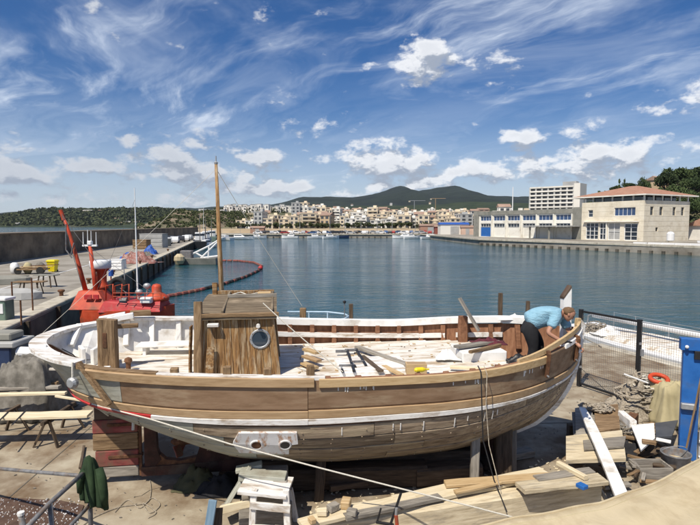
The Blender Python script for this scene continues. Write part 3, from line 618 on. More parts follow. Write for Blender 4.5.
def put_house(i, x, y, sx, sz, rz, where, group):
    root, ci, used = HT[i]; o = root if not used else copy_tree(root); HT[i][2] = True
    o.matrix_basis = Matrix.Translation(Vector((x, y, town_z(x, y) - .2))) @ Matrix.Rotation(rz, 4, 'Z') @ Matrix.Diagonal(Vector((sx, 1, sz, 1)))
    o['label'] = f'{CN[ci]} rendered town house {where}'; o['group'] = f'{CN[ci]} {group}'; return o
rng = random.Random(77)
for (D, p0, p1, hs, where, group, gap) in ((290, 236, 470, .80, 'in the front row facing the harbour', 'houses in the front row', .88), (330, 250, 474, .88, 'in the second row behind the harbour front', 'houses in the second row', .84),
                                     (385, 292, 474, .92, 'in the middle rows of the town', 'houses in the middle rows', .9), (450, 300, 480, .86, 'in the rear rows of the town', 'houses in the rear rows', 1.05), (540, 316, 486, .80, 'at the back of the town below the hills', 'houses at the back of the town', 1.5)):
    x = (p0 - 350) / F * D
    while x < (p1 - 350) / F * D:
        i = rng.randrange(12); sx = rng.uniform(.7, 1.25); w = 6.5 * sx
        if D == 290 and rng.random() < .12: x += 5; continue
        put_house(i, x + w / 2, D + rng.uniform(-7, 7), sx, hs * rng.uniform(.72, 1.1), rng.uniform(-.25, .25), where, group); x += w * gap * rng.uniform(.9, 1.25)
# white terraces up on the slope at the left of the town
tw = thing('terrace_house', '', 'house'); MB().box((0, 0, 2.6), (3.0, 7, 7.2)).obj('wall', m_flatpale[0], tw, local=True); MB().box((.2, -3.5, 4.3), (1.1, .14, 1.6)).box((.2, -3.5, 1.4), (1.1, .14, 1.6)).obj('windows', m_townglass, tw, local=True)
MB().box((0, 0, 6.35), (3.3, 7.3, .3)).obj('parapet', m_flatpale[4], tw, local=True)
for k in range(34):
    px = 228 + (k % 22) * 3.6 + rng.uniform(-.8, .8); D = 424 + (k // 22) * 22 + rng.uniform(-6, 6); x = (px - 350) / F * D
    o = tw if k == 0 else copy_tree(tw); o.matrix_basis = Matrix.Translation(Vector((x, D, town_z(x, D) - .5))) @ Matrix.Rotation(rng.uniform(-.2, .5), 4, 'Z') @ Matrix.Diagonal(Vector((1, 1, rng.uniform(.7, 1.15), 1)))
    o['label'] = 'narrow white terrace house high on the slope left of the town'; o['group'] = 'white terrace houses on the slope'
# villas on the left hill and on the wooded ridge
for k, (px, py, D, w) in enumerate(((88, 212.5, 880, 22), (99, 212, 880, 16), (30, 222.5, 800, 10), (45, 221, 800, 12), (104, 217, 780, 8), (117, 219.5, 760, 10), (128, 223.5, 700, 16), (137, 223, 700, 12), (70, 221, 760, 8), (152, 217, 800, 9), (18, 224, 760, 9), (120, 224, 690, 10),
                                     (165, 221, 640, 9), (352, 205, 1200, 12), (391, 204, 1250, 14), (430, 203, 1300, 14))):
    p = hit(HILL_L if k < 13 else HILL_B, px, py, 1360 if k < 13 else 905, 1900 if k < 13 else 1500); w *= 1.5 if k < 13 else .4; t = thing('hill_villa', '', 'house', p, rng.uniform(-.3, .3), 'white villas on the wooded hills'); h = w * .42
    MB().box((0, 0, -h), (w, 8, h * 3)).obj('wall', m_flatpale[0 if k % 3 else 1], t, local=True); MB().add([(-w / 2 - .5, -4.6, h / 2), (w / 2 + .5, -4.6, h / 2), (w / 2 + .5, 4.6, h / 2), (-w / 2 - .5, 4.6, h / 2), (-w / 2 - .5, 0, h / 2 + 1.6), (w / 2 + .5, 0, h / 2 + 1.6)], [(0, 1, 5, 4), (2, 3, 4, 5), (0, 4, 3), (1, 2, 5), (3, 2, 1, 0)]).obj('roof', m_townroof if k % 2 else m_flatpale[4], t, local=True)
    MB().box((-w * .2, -4, 0), (w * .2, .2, h * .4)).box((w * .2, -4, 0), (w * .2, .2, h * .4)).obj('windows', m_townglass, t, local=True)
    t['label'] = 'small pale villa among trees on the ' + ('wooded hill behind the sea wall' if k < 13 else 'green ridge above the town')
    t['group'] = 'villas on the wooded hill behind the sea wall' if k < 13 else 'villas on the ridge above the town'
# houses by the bluff
for k, px in enumerate((196, 203, 209, 217, 224)):
    D = 392; x = (px - 350) / F * D; z = bluff((x + 126) / 58, (D - 290) / 150)[2] if x < -68 else town_z(x, D)
    o = copy_tree(tw); o.matrix_basis = Matrix.Translation(Vector((x, D, z - .6))) @ Matrix.Diagonal(Vector((1.2, 1, .62, 1))); o['label'] = 'small white house on top of the rocky bluff'; o['group'] = 'white houses on the bluff'
# ================================================================ harbour building on the right quay
BC = Vector((71.3, 128, 0)); BA = Vector((-.454, .891, 0)); BB = Vector((.891, .454, 0))
def facade(mb, o, d, n, L, H, ops, dep=.35, z0=0.0):
    """wall with real openings: o origin, d along, n outward; ops = (a0,a1,z0,z1)"""
    xs = sorted({0, L, *[q for p in ops for q in p[:2]]}); zs = sorted({z0, H, *[q for p in ops for q in p[2:4]]})
    pt = lambda a, z, k=0.0: o + d * a + n * k + Vector((0, 0, z))
    for i in range(len(xs) - 1):
        for j in range(len(zs) - 1):
            cx, cz = (xs[i] + xs[i + 1]) / 2, (zs[j] + zs[j + 1]) / 2
            if any(p[0] < cx < p[1] and p[2] < cz < p[3] for p in ops): continue
            mb.add([pt(xs[i], zs[j]), pt(xs[i + 1], zs[j]), pt(xs[i + 1], zs[j + 1]), pt(xs[i], zs[j + 1])], [(0, 1, 2, 3)])
    for a0, a1, b0, b1 in ops:
        for q in (((a0, b0), (a1, b0)), ((a1, b0), (a1, b1)), ((a1, b1), (a0, b1)), ((a0, b1), (a0, b0))):
            mb.add([pt(*q[0]), pt(*q[1]), pt(*q[1], -dep), pt(*q[0], -dep)], [(0, 1, 2, 3)])
def window(parent, o, d, n, a0, a1, z0, z1, nx, nz_, glass, dep=.30, fr=.10, fm=None):
    pt = lambda a, z, k: o + d * a + n * k + Vector((0, 0, z)); fm = fm or m_frame
    w = MB(); c = pt((a0 + a1) / 2, (z0 + z1) / 2, -dep)
    mid = lambda p, q, t: w.bar(p, q, t, t, up=n)
    for a in (a0 + fr / 2, a1 - fr / 2): mid(pt(a, z0, -dep + .06), pt(a, z1, -dep + .06), fr)
    for z in (z0 + fr / 2, z1 - fr / 2): mid(pt(a0 + fr, z, -dep + .06), pt(a1 - fr, z, -dep + .06), fr)
    for i in range(1, nx): a = lerp(a0, a1, i / nx); mid(pt(a, z0 + fr, -dep + .05), pt(a, z1 - fr, -dep + .05), fr * .8)
    for j in range(1, nz_): z = lerp(z0, z1, j / nz_); mid(pt(a0 + fr, z, -dep + .045), pt(a1 - fr, z, -dep + .045), fr * .7)
    f = w.obj('window', fm, parent, origin=c)
    for i in range(nx):
        for j in range(nz_):
            A0, A1, Z0, Z1 = lerp(a0, a1, i / nx), lerp(a0, a1, (i + 1) / nx), lerp(z0, z1, j / nz_), lerp(z0, z1, (j + 1) / nz_)
            q = [pt(A0, Z0, -dep - .03), pt(A1, Z0, -dep - .03), pt(A1, Z1, -dep - .03), pt(A0, Z1, -dep - .03)]
            MB().slab(q, -n * .03).obj('pane', glass, f, origin=(q[0] + q[2]) / 2)
    return f
hb = thing('harbour_building', 'cream stone harbour building with wide terracotta hipped roof on the right quay', 'building', BC)
NL, NR = -BB, -BA          # outward normals of the long and the short facade
LL, LR, HT_ = 17.9, 18.3, 10.0
opsL = [(2.3, 8.1, 6.3, 8.4), (14.4, 15.9, 6.1, 8.0), (12.6, 16.5, .15, 4.6), (10.3, 12.3, .15, 4.6), (6.3, 9.8, .15, 4.6), (1.6, 5.2, .15, 4.4)]
opsR = [(2.25, 3.55, 6.4, 8.5), (5.9, 7.2, 6.4, 8.5), (11.2, 12.5, 6.4, 8.5), (14.7, 16, 6.4, 8.5), (4.6, 5.6, 2.4, 3.4)]
mb = MB(); facade(mb, BC, BA, NL, LL, HT_, opsL); facade(mb, BC, BB, NR, LR, HT_, opsR)
e1, e2 = BC + BA * LL, BC + BB * LR; e3 = e1 + BB * LR
for a, b in ((e1, e3), (e3, e2)): mb.add([a, b, b + Vector((0, 0, HT_)), a + Vector((0, 0, HT_))], [(0, 1, 2, 3)])
mb.add([p + Vector((0, 0, HT_ - .4)) for p in (BC, e1, e3, e2)], [(0, 1, 2, 3)])
mb.obj('wall', m_stone, hb)
for z in [1.25 * k for k in range(1, 8)]:      # recessed-looking string courses, each a thin proud bead
    for o_, d_, n_, L_, ops in ((BC, BA, NL, LL, opsL), (BC, BB, NR, LR, opsR)):
        cuts = sorted([(p[0], p[1]) for p in ops if p[2] < z < p[3]]); a = 0.0
        for c0, c1 in cuts + [(L_, L_)]:
            if c0 - a > .2: MB().bar(o_ + d_ * a + n_ * .012 + Vector((0, 0, z)), o_ + d_ * c0 + n_ * .012 + Vector((0, 0, z)), .03, .05).obj('stone_joint', m_stone, hb)
            a = c1
window(hb, BC, BA, NL, 2.3, 8.1, 6.3, 8.4, 5, 1, m_blueglass); window(hb, BC, BA, NL, 14.4, 15.9, 6.1, 8.0, 1, 2, m_glass)
for a0, a1, nx, nzz, zt in ((12.6, 16.5, 3, 4, 4.6), (10.3, 12.3, 2, 3, 4.6), (6.3, 9.8, 2, 2, 4.6), (1.6, 5.2, 2, 4, 4.4)): window(hb, BC, BA, NL, a0, a1, .15, zt, nx, nzz, m_glass if nx != 2 or nzz != 2 else m_shade, fr=.16)
for p in opsR: window(hb, BC, BB, NR, *p, 1, 2 if p[2] > 5 else 1, m_glass, fr=.08, fm=m_soffit)
MB().bar(BC + BA * 1.2 + NL * .35 + Vector((0, 0, 4.85)), BC + BA * 17 + NL * .35 + Vector((0, 0, 4.85)), .7, .22).obj('ledge', m_wingwhite, hb)
beam('column', BC + BA * 10.05 + NL * .2 + Vector((0, 0, 0)), BC + BA * 10.05 + NL * .2 + Vector((0, 0, 4.74)), .3, .3, m_wingwhite, hb)
# set-back glazed attic under the roof
ia = [BC + BA * u + BB * v for u, v in ((2.4, 2.4), (LL - 2.0, 2.4), (LL - 2.0, LR - 2), (2.4, LR - 2))]
MB().prism([(p.x, p.y) for p in ia], HT_ - .45, 11.6).obj('attic_glazing', m_glass, hb)
for k in range(7): a = lerp(.35, LL - .35, k / 6); beam('column', BC + BA * a + BB * .35 + Vector((0, 0, HT_ - .4)), BC + BA * a + BB * .35 + Vector((0, 0, 11.35)), .32, .32, m_wingwhite, hb)
for k in range(1, 6): a = lerp(.35, LR - .35, k / 5); beam('column', BC + BB * a + BA * .35 + Vector((0, 0, HT_ - .4)), BC + BB * a + BA * .35 + Vector((0, 0, 11.35)), .32, .32, m_wingwhite, hb)
OV = .65; ev = [BC + BA * u + BB * v for u, v in ((-OV, -OV), (LL + 3.0, -OV), (LL + 3.0, LR + 2.6), (-OV, LR + 2.6))]
ez, pz = 11.5, 14.3; r0 = BC + BA * (LL * .5 - .6) + BB * LR * .5; r1 = BC + BA * (LL * .5 + 1.6) + BB * LR * .5
up = lambda p, z: Vector((p.x, p.y, z))
slopes = [[up(ev[0], ez), up(ev[1], ez), up(r1, pz), up(r0, pz)], [up(ev[1], ez), up(ev[2], ez), up(r1, pz)], [up(ev[2], ez), up(ev[3], ez), up(r0, pz), up(r1, pz)], [up(ev[3], ez), up(ev[0], ez), up(r0, pz)]]
roof = MB(); cx = (r0 + r1) / 2
for q in slopes: roof.add(q, [tuple(range(len(q)))])
rf = roof.obj('roof', m_tile, hb)
rib = MB()                                      # rows of round tiles running down each slope
for q in slopes:
    a, b = q[0], q[1]; top = q[2:]; L_ = (b - a).length; nrm = (b - a).cross(top[-1] - a).normalized(); n = int(L_ / .62)
    for k in range(1, n):
        s = a.lerp(b, k / n); d = (b - a).normalized(); xs = k / n * L_; t0 = (top[-1] - a).dot(d); t1 = (top[0] - a).dot(d); hgt = ((top[-1] - a) - d * t0)
        f = min(1, xs / max(.01, t0), (L_ - xs) / max(.01, L_ - t1)); rib.bar(s + nrm * .03, s + hgt * f * .985 + nrm * .03, .26, .12, up=nrm)
tag(rib.obj('tile_rows', m_tile, rf), kind='stuff')
MB().prism([(p.x, p.y) for p in ev], ez - .22, ez - .03).obj('soffit', m_soffit, hb)
for a, b in zip(ev, ev[1:] + ev[:1]): beam('fascia', up(a, ez - .12), up(b, ez - .12), .16, .32, m_wingwhite, hb)
# long two-storey wing
wg = thing('warehouse_wing', 'long low cream warehouse wing with blue windows beside the tiled-roof building', 'building', BC + BA * 20)
W0, WL, WH = BC + BA * 18.0 + BB * .6, 44.4, 8.6
ops = []; bays = []
for k in range(6):
    a0 = 3.4 + k * 6.45; bays.append(a0); ops += [(a0 + .5, a0 + 5.9, 5.35, 7.0), (a0 + .7, a0 + 5.7, .15, 4.5)]
mb = MB(); facade(mb, W0, BA, NL, WL, 7.3, ops, .4); mb.obj('wall', m_wingwhite, wg)
MB().prism([(p.x, p.y) for p in (W0 + BB * .5, W0 + BA * WL + BB * .5, W0 + BA * WL + BB * 17, W0 + BB * 17)], 0, 7.3).obj('core', m_greystone, wg)
MB().prism([(p.x, p.y) for p in (W0 - BB * .25, W0 + BA * (WL + .2) - BB * .25, W0 + BA * (WL + .2) + BB * 17.2, W0 + BB * 17.2)], 7.32, WH).obj('fascia', m_greystone, wg)
MB().prism([(p.x, p.y) for p in (W0 - BB * .3, W0 + BA * 3.0 - BB * .3, W0 + BA * 3.0 + BB * 9, W0 + BB * 9)], 0, WH + .3).obj('stone_end', m_greystone, wg)
MB().prism([(p.x, p.y) for p in (W0 + BA * (WL - 2.2) - BB * .3, W0 + BA * (WL + .3) - BB * .3, W0 + BA * (WL + .3) + BB * 9, W0 + BA * (WL - 2.2) + BB * 9)], 0, WH + .15).obj('stone_end', m_greystone, wg)
for k, a0 in enumerate(bays):
    window(wg, W0, BA, NL, a0 + .5, a0 + 5.9, 5.35, 7.0, 4, 1, m_blueglass); 
    q = [W0 + BA * a + NL * -.25 + Vector((0, 0, z)) for a, z in ((a0 + .7, .15), (a0 + 5.7, .15), (a0 + 5.7, 3.2), (a0 + .7, 3.2))]
    MB().slab(q, NL * -.05).obj('roller_door', m_blue if k == 5 else m_wingwhite, wg)
    window(wg, W0, BA, NL, a0 + .7, a0 + 5.7, 3.3, 4.5, 4, 1, m_glass, dep=.28)
    beam('pier', W0 + BA * (a0 - .02) + NL * .14 + Vector((0, 0, 0)), W0 + BA * (a0 - .02) + NL * .14 + Vector((0, 0, 7.2)), .55, .26, m_wingwhite, wg, up=BA)
cn = [W0 + BA * a + NL * b for a, b in ((.6, .1), (16.6, .1), (16.6, 5.4), (.6, 5.4))]
MB().prism([(p.x, p.y) for p in cn], 3.55, 3.85).obj('canopy', m_shade, wg)
for a in (7.4, 14.5): beam('canopy_post', W0 + BA * a + NL * 4.6, W0 + BA * a + NL * 4.6 + Vector((0, 0, 3.55)), .4, .4, m_greystone, wg)
# quay furniture in front of the buildings
fp = P(513, 187, 175); tag(MB().cyl((fp.x, 175, 0), fp, .22, .12, 8).obj('flag_pole', m_vhull), 'tall white pole rising behind the long warehouse wing', 'pole')
for k, q in enumerate((.50, .58, .70, .79, .87)):
    p = RQ0.lerp(RQ1, q) - RQN * 0; n = Vector((-.888, -.459, 0)); p = p + n * .62 + Vector((0, 0, -.55)); ring = [p + RQD * math.cos(a) * .55 + Vector((0, 0, math.sin(a) * .55)) for a in [i * math.pi / 8 for i in range(16)]]
    tag(MB().tube(ring, .2, 8, True).obj('tyre_fender', m_rubber), 'black tyre hung as a fender on the quay below the buildings', 'tyre', 'tyre fenders on the right quay')
ap = G(649, 240.5); tk = thing('water_tank', 'small white tank at the corner of the cream harbour building', 'tank', (ap.x - 3, 122, 0)); MB().lathe((ap.x - 3, 122, .3), [(.6, 0), (.8, .1), (.8, 1.7), (.5, 2.1), (.1, 2.2)], 14).obj('vessel', m_vhull, tk); MB().box((ap.x - 3, 122, .15), (1.5, 1.5, .3)).obj('base', m_kerb, tk)
for k, (px, D) in enumerate(((655, 104), (668, 102), (683, 100), (697, 98), (640, 106))):
    x = (px - 350) / F * D; b = MB().box((x, D, .26), (2.6, .7, .5), rz=-1.1, ch=.06).obj('concrete_barrier', m_vhull); tag(b, 'low white concrete block along the right quay edge', 'barrier', 'white blocks along the right quay')
bt = thing('sailing_dinghy', 'white dinghy with tilted red mast laid up beside the cream building', 'dinghy', (80, 118, 0), .4)
MB().loft([[(x, -w, .5 + h), (x, -w * .7, .0), (x, w * .7, .0), (x, w, .5 + h)] for x, w, h in ((-2.4, .6, 0), (0, .85, 0), (1.6, .6, .1), (2.6, .06, .3))]).obj('hull', m_vhull, bt, local=True)
MB().cyl((-.2, 0, .4), (3.6, .6, 6.2), .07, .05, 8).obj('mast', m_redstripe, bt, local=True)
# low tiled house at the right edge
lh = thing('low_house', 'low white house with terracotta roof at the right edge beyond the quay', 'house', (101, 142, 0), .47)
MB().box((0, 0, 1.9), (18, 9, 3.8)).obj('wall', m_flatpale[0], lh, local=True); MB().add([(-9.6, -5.2, 3.8), (9.6, -5.2, 3.8), (9.6, 5.2, 3.8), (-9.6, 5.2, 3.8), (-9.6, 0, 6.2), (9.6, 0, 6.2)], [(0, 1, 5, 4), (2, 3, 4, 5), (0, 4, 3), (1, 2, 5), (3, 2, 1, 0)]).obj('roof', m_tile, lh, local=True)
for k in range(4): MB().box((-6.5 + k * 4.2, -4.5, 1.9), (1.7, .16, 1.3)).obj('window', m_glass, lh, local=True)
# slab apartment block behind
D = 420; pl, pr = P(530.5, 190, D), P(580, 186.5, D - 25); ab = thing('apartment_block', 'tall white slab apartment block with rows of balconies behind the wing', 'building', (pl.x, D, 0))
d_ = Vector((pr.x - pl.x, pr.y - pl.y, 0)); L_ = d_.length; d_.normalize(); n_ = Vector((d_.y, -d_.x, 0)); o_ = Vector((pl.x, D, 0))
MB().prism([(q.x, q.y) for q in (o_, o_ + d_ * L_, o_ + d_ * L_ - n_ * 13, o_ - n_ * 13)], 0, 33.6).obj('core', m_townglass, ab)
for k in range(11):
    z = 2.6 + k * 3.05; MB().bar(o_ + n_ * .5 + Vector((0, 0, z)), o_ + d_ * (L_ - 4.2) + n_ * .5 + Vector((0, 0, z)), 1.5, 1.15).obj('balcony', m_flatpale[0], ab)
for k in range(8): p = o_ + d_ * (L_ - 4.2) * k / 7 + n_ * .8; MB().bar(p, p + Vector((0, 0, 33.4)), .35, 1.3, up=d_).obj('party_wall', m_flatpale[4], ab)
MB().prism([(q.x, q.y) for q in (o_ + d_ * (L_ - 4) + n_ * 1.3, o_ + d_ * (L_ + .6) + n_ * 1.3, o_ + d_ * (L_ + .6) - n_ * 13.4, o_ + d_ * (L_ - 4) - n_ * 13.4)], 0, 35.2).obj('stair_tower', m_flatpale[0], ab)
MB().prism([(q.x, q.y) for q in (o_ + d_ * 24 - n_ * 3, o_ + d_ * 34 - n_ * 3, o_ + d_ * 34 - n_ * 9, o_ + d_ * 24 - n_ * 9)], 33.6, 37).obj('plant_room', m_flatpale[4], ab)
for k, px in enumerate((497, 503, 509, 519, 525)):
    D = 330; x = (px - 350) / F * D; put_house((0, 2, 5, 9, 4)[k], x, D, 1.0, 1.25, .1 * k - .2, 'behind the roof of the long warehouse wing', 'houses behind the warehouse wing')
vl = P(661, 180, 262); t = thing('hill_villa', 'brown villa with tiled roof on the right hillside among pines', 'house', (vl.x, 262, rhill_z(vl.x, 262) - 1), .4)
hz = vl.z - t.location.z; MB().box((0, 0, hz * .5 - .8), (11, 8, hz + 1)).obj('wall', m_flatpale[2], t, local=True); MB().add([(-6, -4.6, hz - .3), (6, -4.6, hz - .3), (6, 4.6, hz - .3), (-6, 4.6, hz - .3), (-6, 0, hz + 1.8), (6, 0, hz + 1.8)], [(0, 1, 5, 4), (2, 3, 4, 5), (0, 4, 3), (1, 2, 5), (3, 2, 1, 0)]).obj('roof', m_townroof, t, local=True)
MB().box((-2.5, -4, hz - 2), (1.6, .2, 1.4)).box((2.5, -4, hz - 2), (1.6, .2, 1.4)).obj('windows', m_townglass, t, local=True)
# ================================================================ cars, boats and sheds along the far quay
def make_car(mt):
    t = thing('parked_car', '', 'car'); prof = [(-2.1, .35), (-2.12, .8), (-1.7, .92), (-1.3, 1.42), (.35, 1.45), (1.0, .98), (1.95, .82), (2.1, .4)]
    MB().slab([(x, -.82, z) for x, z in prof], (0, 1.64, 0)).obj('body', mt, t, local=True)
    MB().slab([(x, -.835, z) for x, z in ((-1.35, .98), (-1.12, 1.34), (.25, 1.36), (.75, .98))], (0, 1.67, 0)).obj('window_glass', m_glass, t, local=True)
    for x in (-1.3, 1.3):
        for y in (-.76, .76): MB().cyl((x, y - .11, .31), (x, y + .11, .31), .31, n=12).obj('wheel', m_rubber, t, local=True)
    return t
cars = [make_car(m) for m in m_cargrey]; cused = [False] * 5; CCN = ('white', 'silver', 'dark', 'red', 'blue')
rng = random.Random(9)
for k in range(44):
    px = 258 + k * 4.4 + rng.uniform(-1.5, 1.5); D = (233, 240, 247)[k % 3] + rng.uniform(-1.5, 1.5); i = rng.choice((0, 0, 1, 1, 2, 3, 4)); o = cars[i] if not cused[i] else copy_tree(cars[i]); cused[i] = True
    o.matrix_basis = Matrix.Translation(Vector(((px - 350) / F * D, D, 0))) @ Matrix.Rotation(rng.choice((0, math.pi, 1.4, 1.7)), 4, 'Z'); o['label'] = f'tiny {CCN[i]} car parked on the far quay below the sandy wall'; o['group'] = f'{CCN[i]} cars parked along the far quay'
for k, x in enumerate((82, 88.5, 93)):
    o = copy_tree(cars[(2, 1, 0)[k]]); o.matrix_basis = Matrix.Translation(Vector((x, 112 - k * 3, 0))) @ Matrix.Rotation(2.0, 4, 'Z'); o['label'] = f'{("dark", "silver", "white")[k]} car parked at the far right end of the building quay'; o['group'] = 'cars at the right end of the quay'
def make_boat(name, L_, cabin, hullm=None):
    t = thing(name, '', 'boat'); w = L_ * .17
    rings = [[(x * L_, -b * w, .9 + r), (x * L_, -b * w * .8, .1), (x * L_, 0, -.35), (x * L_, b * w * .8, .1), (x * L_, b * w, .9 + r)] for x, b, r in ((-.5, .8, 0), (-.2, 1, 0), (.1, .98, .08), (.32, .7, .22), (.45, .3, .35), (.5, .03, .42))]
    MB().loft(rings).obj('hull', hullm or m_vhull, t, local=True)
    if cabin:
        MB().loft([[(x, -y, .85), (x, y, .85), (x, y * .8, .85 + h), (x, -y * .8, .85 + h)] for x, y, h in ((-.25 * L_, w * .65, 1.0), (.0, w * .65, 1.15), (.14 * L_, w * .55, .3))]).obj('cabin', m_vhull, t, local=True)
        MB().box((-.1 * L_, 0, 1.55), (.26 * L_, w * 1.19, .32)).obj('windows', m_glass, t, local=True)
    MB().cyl((-.02 * L_, 0, 1), (-.02 * L_, 0, 2.6 + L_ * .2), .05, .03, 6).obj('mast', m_steel, t, local=True)
    return t
b0 = make_boat('moored_boat', 7, True); b1 = make_boat('moored_boat', 10, True); b2 = make_boat('moored_boat', 6, False, m_vnavy); bused = [False] * 3
for k, (px, D, i, rz, lab) in enumerate(((316, 216, 0, .2, 'small white boat moored off the middle of the far quay'), (331, 213, 0, .4, 'small white boat right of another off the far quay'), (342, 219, 2, .1, 'small navy open boat close to the far quay'), (412, 212, 0, .3, 'small white boat left of the boats by the right far quay'), (421, 214, 2, .0, 'small navy open boat between two white boats'), (433, 208, 1, .2, 'larger white boat near the corner of the far quay'), (404, 217, 1, 2.8, 'white cabin boat against the far quay'),
                                      (222, 190, 1, 2.6, 'white cabin boat moored near the end of the long quay'), (212, 185, 1, .5, 'long white boat at the end of the long quay'), (241, 200, 1, .1, 'white motor boat left of the far quay'), (208, 128, 0, 1.2, 'small white boat by the dark moored boats'), (199, 150, 0, 1.4, 'small white boat tied along the long quay far end'), (258, 214, 0, .2, 'small white boat below the brown shed'), (290, 217, 0, 3.0, 'little white boat under the far quay cars'))):
    src = (b0, b1, b2)[i]; o = src if not bused[i] else copy_tree(src); bused[i] = True; o.matrix_basis = Matrix.Translation(Vector(((px - 350) / F * D, D, WZ))) @ Matrix.Rotation(rz, 4, 'Z'); o['label'] = lab; o['group'] = 'boats moored along the far quays'
def shed(px, D, w, d, h, wall, roof, lab):
    x = (px - 350) / F * D; t = thing('quay_shed', lab, 'shed', (x, D, 0)); MB().box((0, 0, h / 2), (w, d, h)).obj('wall', wall, t, local=True)
    MB().add([(-w / 2 - .3, -d / 2 - .3, h), (w / 2 + .3, -d / 2 - .3, h), (w / 2 + .3, d / 2 + .3, h), (-w / 2 - .3, d / 2 + .3, h), (-w / 2 - .3, 0, h + .9), (w / 2 + .3, 0, h + .9)], [(0, 1, 5, 4), (2, 3, 4, 5), (0, 4, 3), (1, 2, 5), (3, 2, 1, 0)]).obj('roof', roof, t, local=True)
    MB().box((0, -d / 2, h * .42), (w * .3, .14, h * .8)).obj('door', m_shade, t, local=True)
shed(258, 252, 6.5, 4, 2.6, m_flatpale[5], m_townroof, 'dark brown shed at the left of the far quay'); shed(430, 250, 10, 5, 3.6, m_flatpale[5], m_townroof, 'brick red shed on the far quay'); shed(453, 225, 12, 7, 4.2, m_flatpale[0], m_bluetarp, 'white shed with blue roof beside the warehouse wing'); shed(466, 222, 5, 5, 3, m_flatpale[3], m_townroof, 'small rose shed by the warehouse wing end'); shed(441, 232, 6, 4, 3.2, m_redpaint, m_townroof, 'small dark red shed left of the blue roofed shed')
for k, px in enumerate((330, 345, 361, 377, 392, 415, 300, 280)):
    D = 256; x = (px - 350) / F * D; t = thing('quay_lamp', 'thin lamp post standing along the far quay', 'lamp', (x, D, 0), 0, 'lamp posts along the far quay'); MB().cyl((0, 0, 0), (0, 0, 8.5), .12, .07, 6).obj('post', m_steel, t, local=True); MB().box((.5, 0, 8.45), (1.2, .3, .14)).obj('lamp_head', m_steel, t, local=True)
for k, (px, D, z0, h) in enumerate(((435, 520, 13, 17), (414, 480, 11, 15))):
    x = (px - 350) / F * D; t = thing('tower_crane', ('ochre construction crane above the right part of the town', 'grey construction crane over the town centre')[k], 'crane', (x, D, z0)); cm = (m_strip, m_steel)[k]; MB().bar((0, 0, 0), (0, 0, h), .4, .4).obj('tower', cm, t, local=True); MB().bar((-4, 0, h), (10, 0, h), .35, .35).obj('jib', cm, t, local=True); MB().box((-4.5, 0, h - .7), (1.6, 1, 1.2)).obj('counterweight', m_kerb, t, local=True)
# ================================================================ the wooden fishing boat on the hard
BO = Vector((-4.66, 7.8, 0)); BYAW = math.atan2(1.2, 8.65)
boat = thing('fishing_boat', 'wooden fishing boat under repair with brown hull planking and small weathered cabin', 'boat', BO, BYAW)
BM = world_of(boat); BI = BM.inverted()
LB = 8.73
WS = pchip([(0, .02), (.05, .36), (.15, .62), (.4, .95), (.8, 1.22), (1.5, 1.44), (2.5, 1.58), (4, 1.63), (5.5, 1.58), (6.5, 1.43), (7.3, 1.16), (8, .78), (8.4, .46), (8.65, .16), (8.73, .03)])
ZS = pchip([(0, 2.30), (.8, 2.19), (2, 2.10), (4.3, 2.0), (6, 1.98), (7.3, 2.03), (8.2, 2.13), (8.73, 2.24)])
ZR = pchip([(0, 1.72), (.5, 1.65), (1.5, 1.555), (3, 1.46), (4.3, 1.42), (7, 1.42), (8.2, 1.50), (8.73, 1.60)])
ZB = pchip([(0, 2.16), (.12, 1.98), (.25, 1.83), (.5, 1.63), (.8, 1.45), (1.2, 1.25), (1.6, 1.10), (2.2, .84), (3, .54), (3.8, .43), (4.5, .37), (6.5, .37), (7.2, .42), (7.8, .56), (8.2, .82), (8.45, 1.12), (8.62, 1.50), (8.70, 1.86), (8.73, 2.12)])
KR = pchip([(0, 0), (.45, .0), (.6, .42), (.8, .64), (1.2, .83), (2, .94), (3, .98), (6, .98), (7, .94), (7.8, .85), (8.2, .76), (8.45, .62), (8.6, .42), (8.69, .16), (8.73, 0)])
PE = pchip([(0, 1.3), (1.2, 1.6), (2.0, 1.95), (3, 2.15), (4.3, 2.1), (6, 1.95), (7.2, 1.5), (8.73, 1.2)])
FUP = pchip([(0, 0), (.4, .07), (1.0, .16), (2.0, .17), (4, .13), (6, .10), (7.6, .10), (8.4, .03), (8.73, 0)])
def hull(u, v, s, off=0.0):
    """v 0..1: rubbing strake to sheer, v -1..0: keel to rubbing strake; s +1 is the side towards the yard; boat coordinates"""
    def raw(u, v):
        w, zs, zb = WS(u), ZS(u) + (FUP(u) if s < 0 else 0), ZB(u); zr = min(max(ZR(u), zb + .012), zs - .02); wr = max(w * KR(u), .012)
        if v >= 0: return Vector((u, wr + (w - wr) * v ** .85, zr + (zs - zr) * v))
        a = -v * math.pi / 2; p = PE(u); return Vector((u, wr * max(0, math.cos(a)) ** (2 / p), zr - (zr - zb) * math.sin(a) ** (2 / p)))
    p = raw(u, v)
    if off:
        e = .01; d1 = raw(min(u + e, LB), v) - raw(max(u - e, 0), v); d2 = raw(u, min(v + .02, 1)) - raw(u, max(v - .02, -1)); n = d1.cross(d2)
        n = n.normalized() if n.length > 1e-9 else Vector((0, 1, 0))
        if n.y < 0: n = -n
        p = p + n * off
    return Vector((p.x, -s * p.y, p.z))
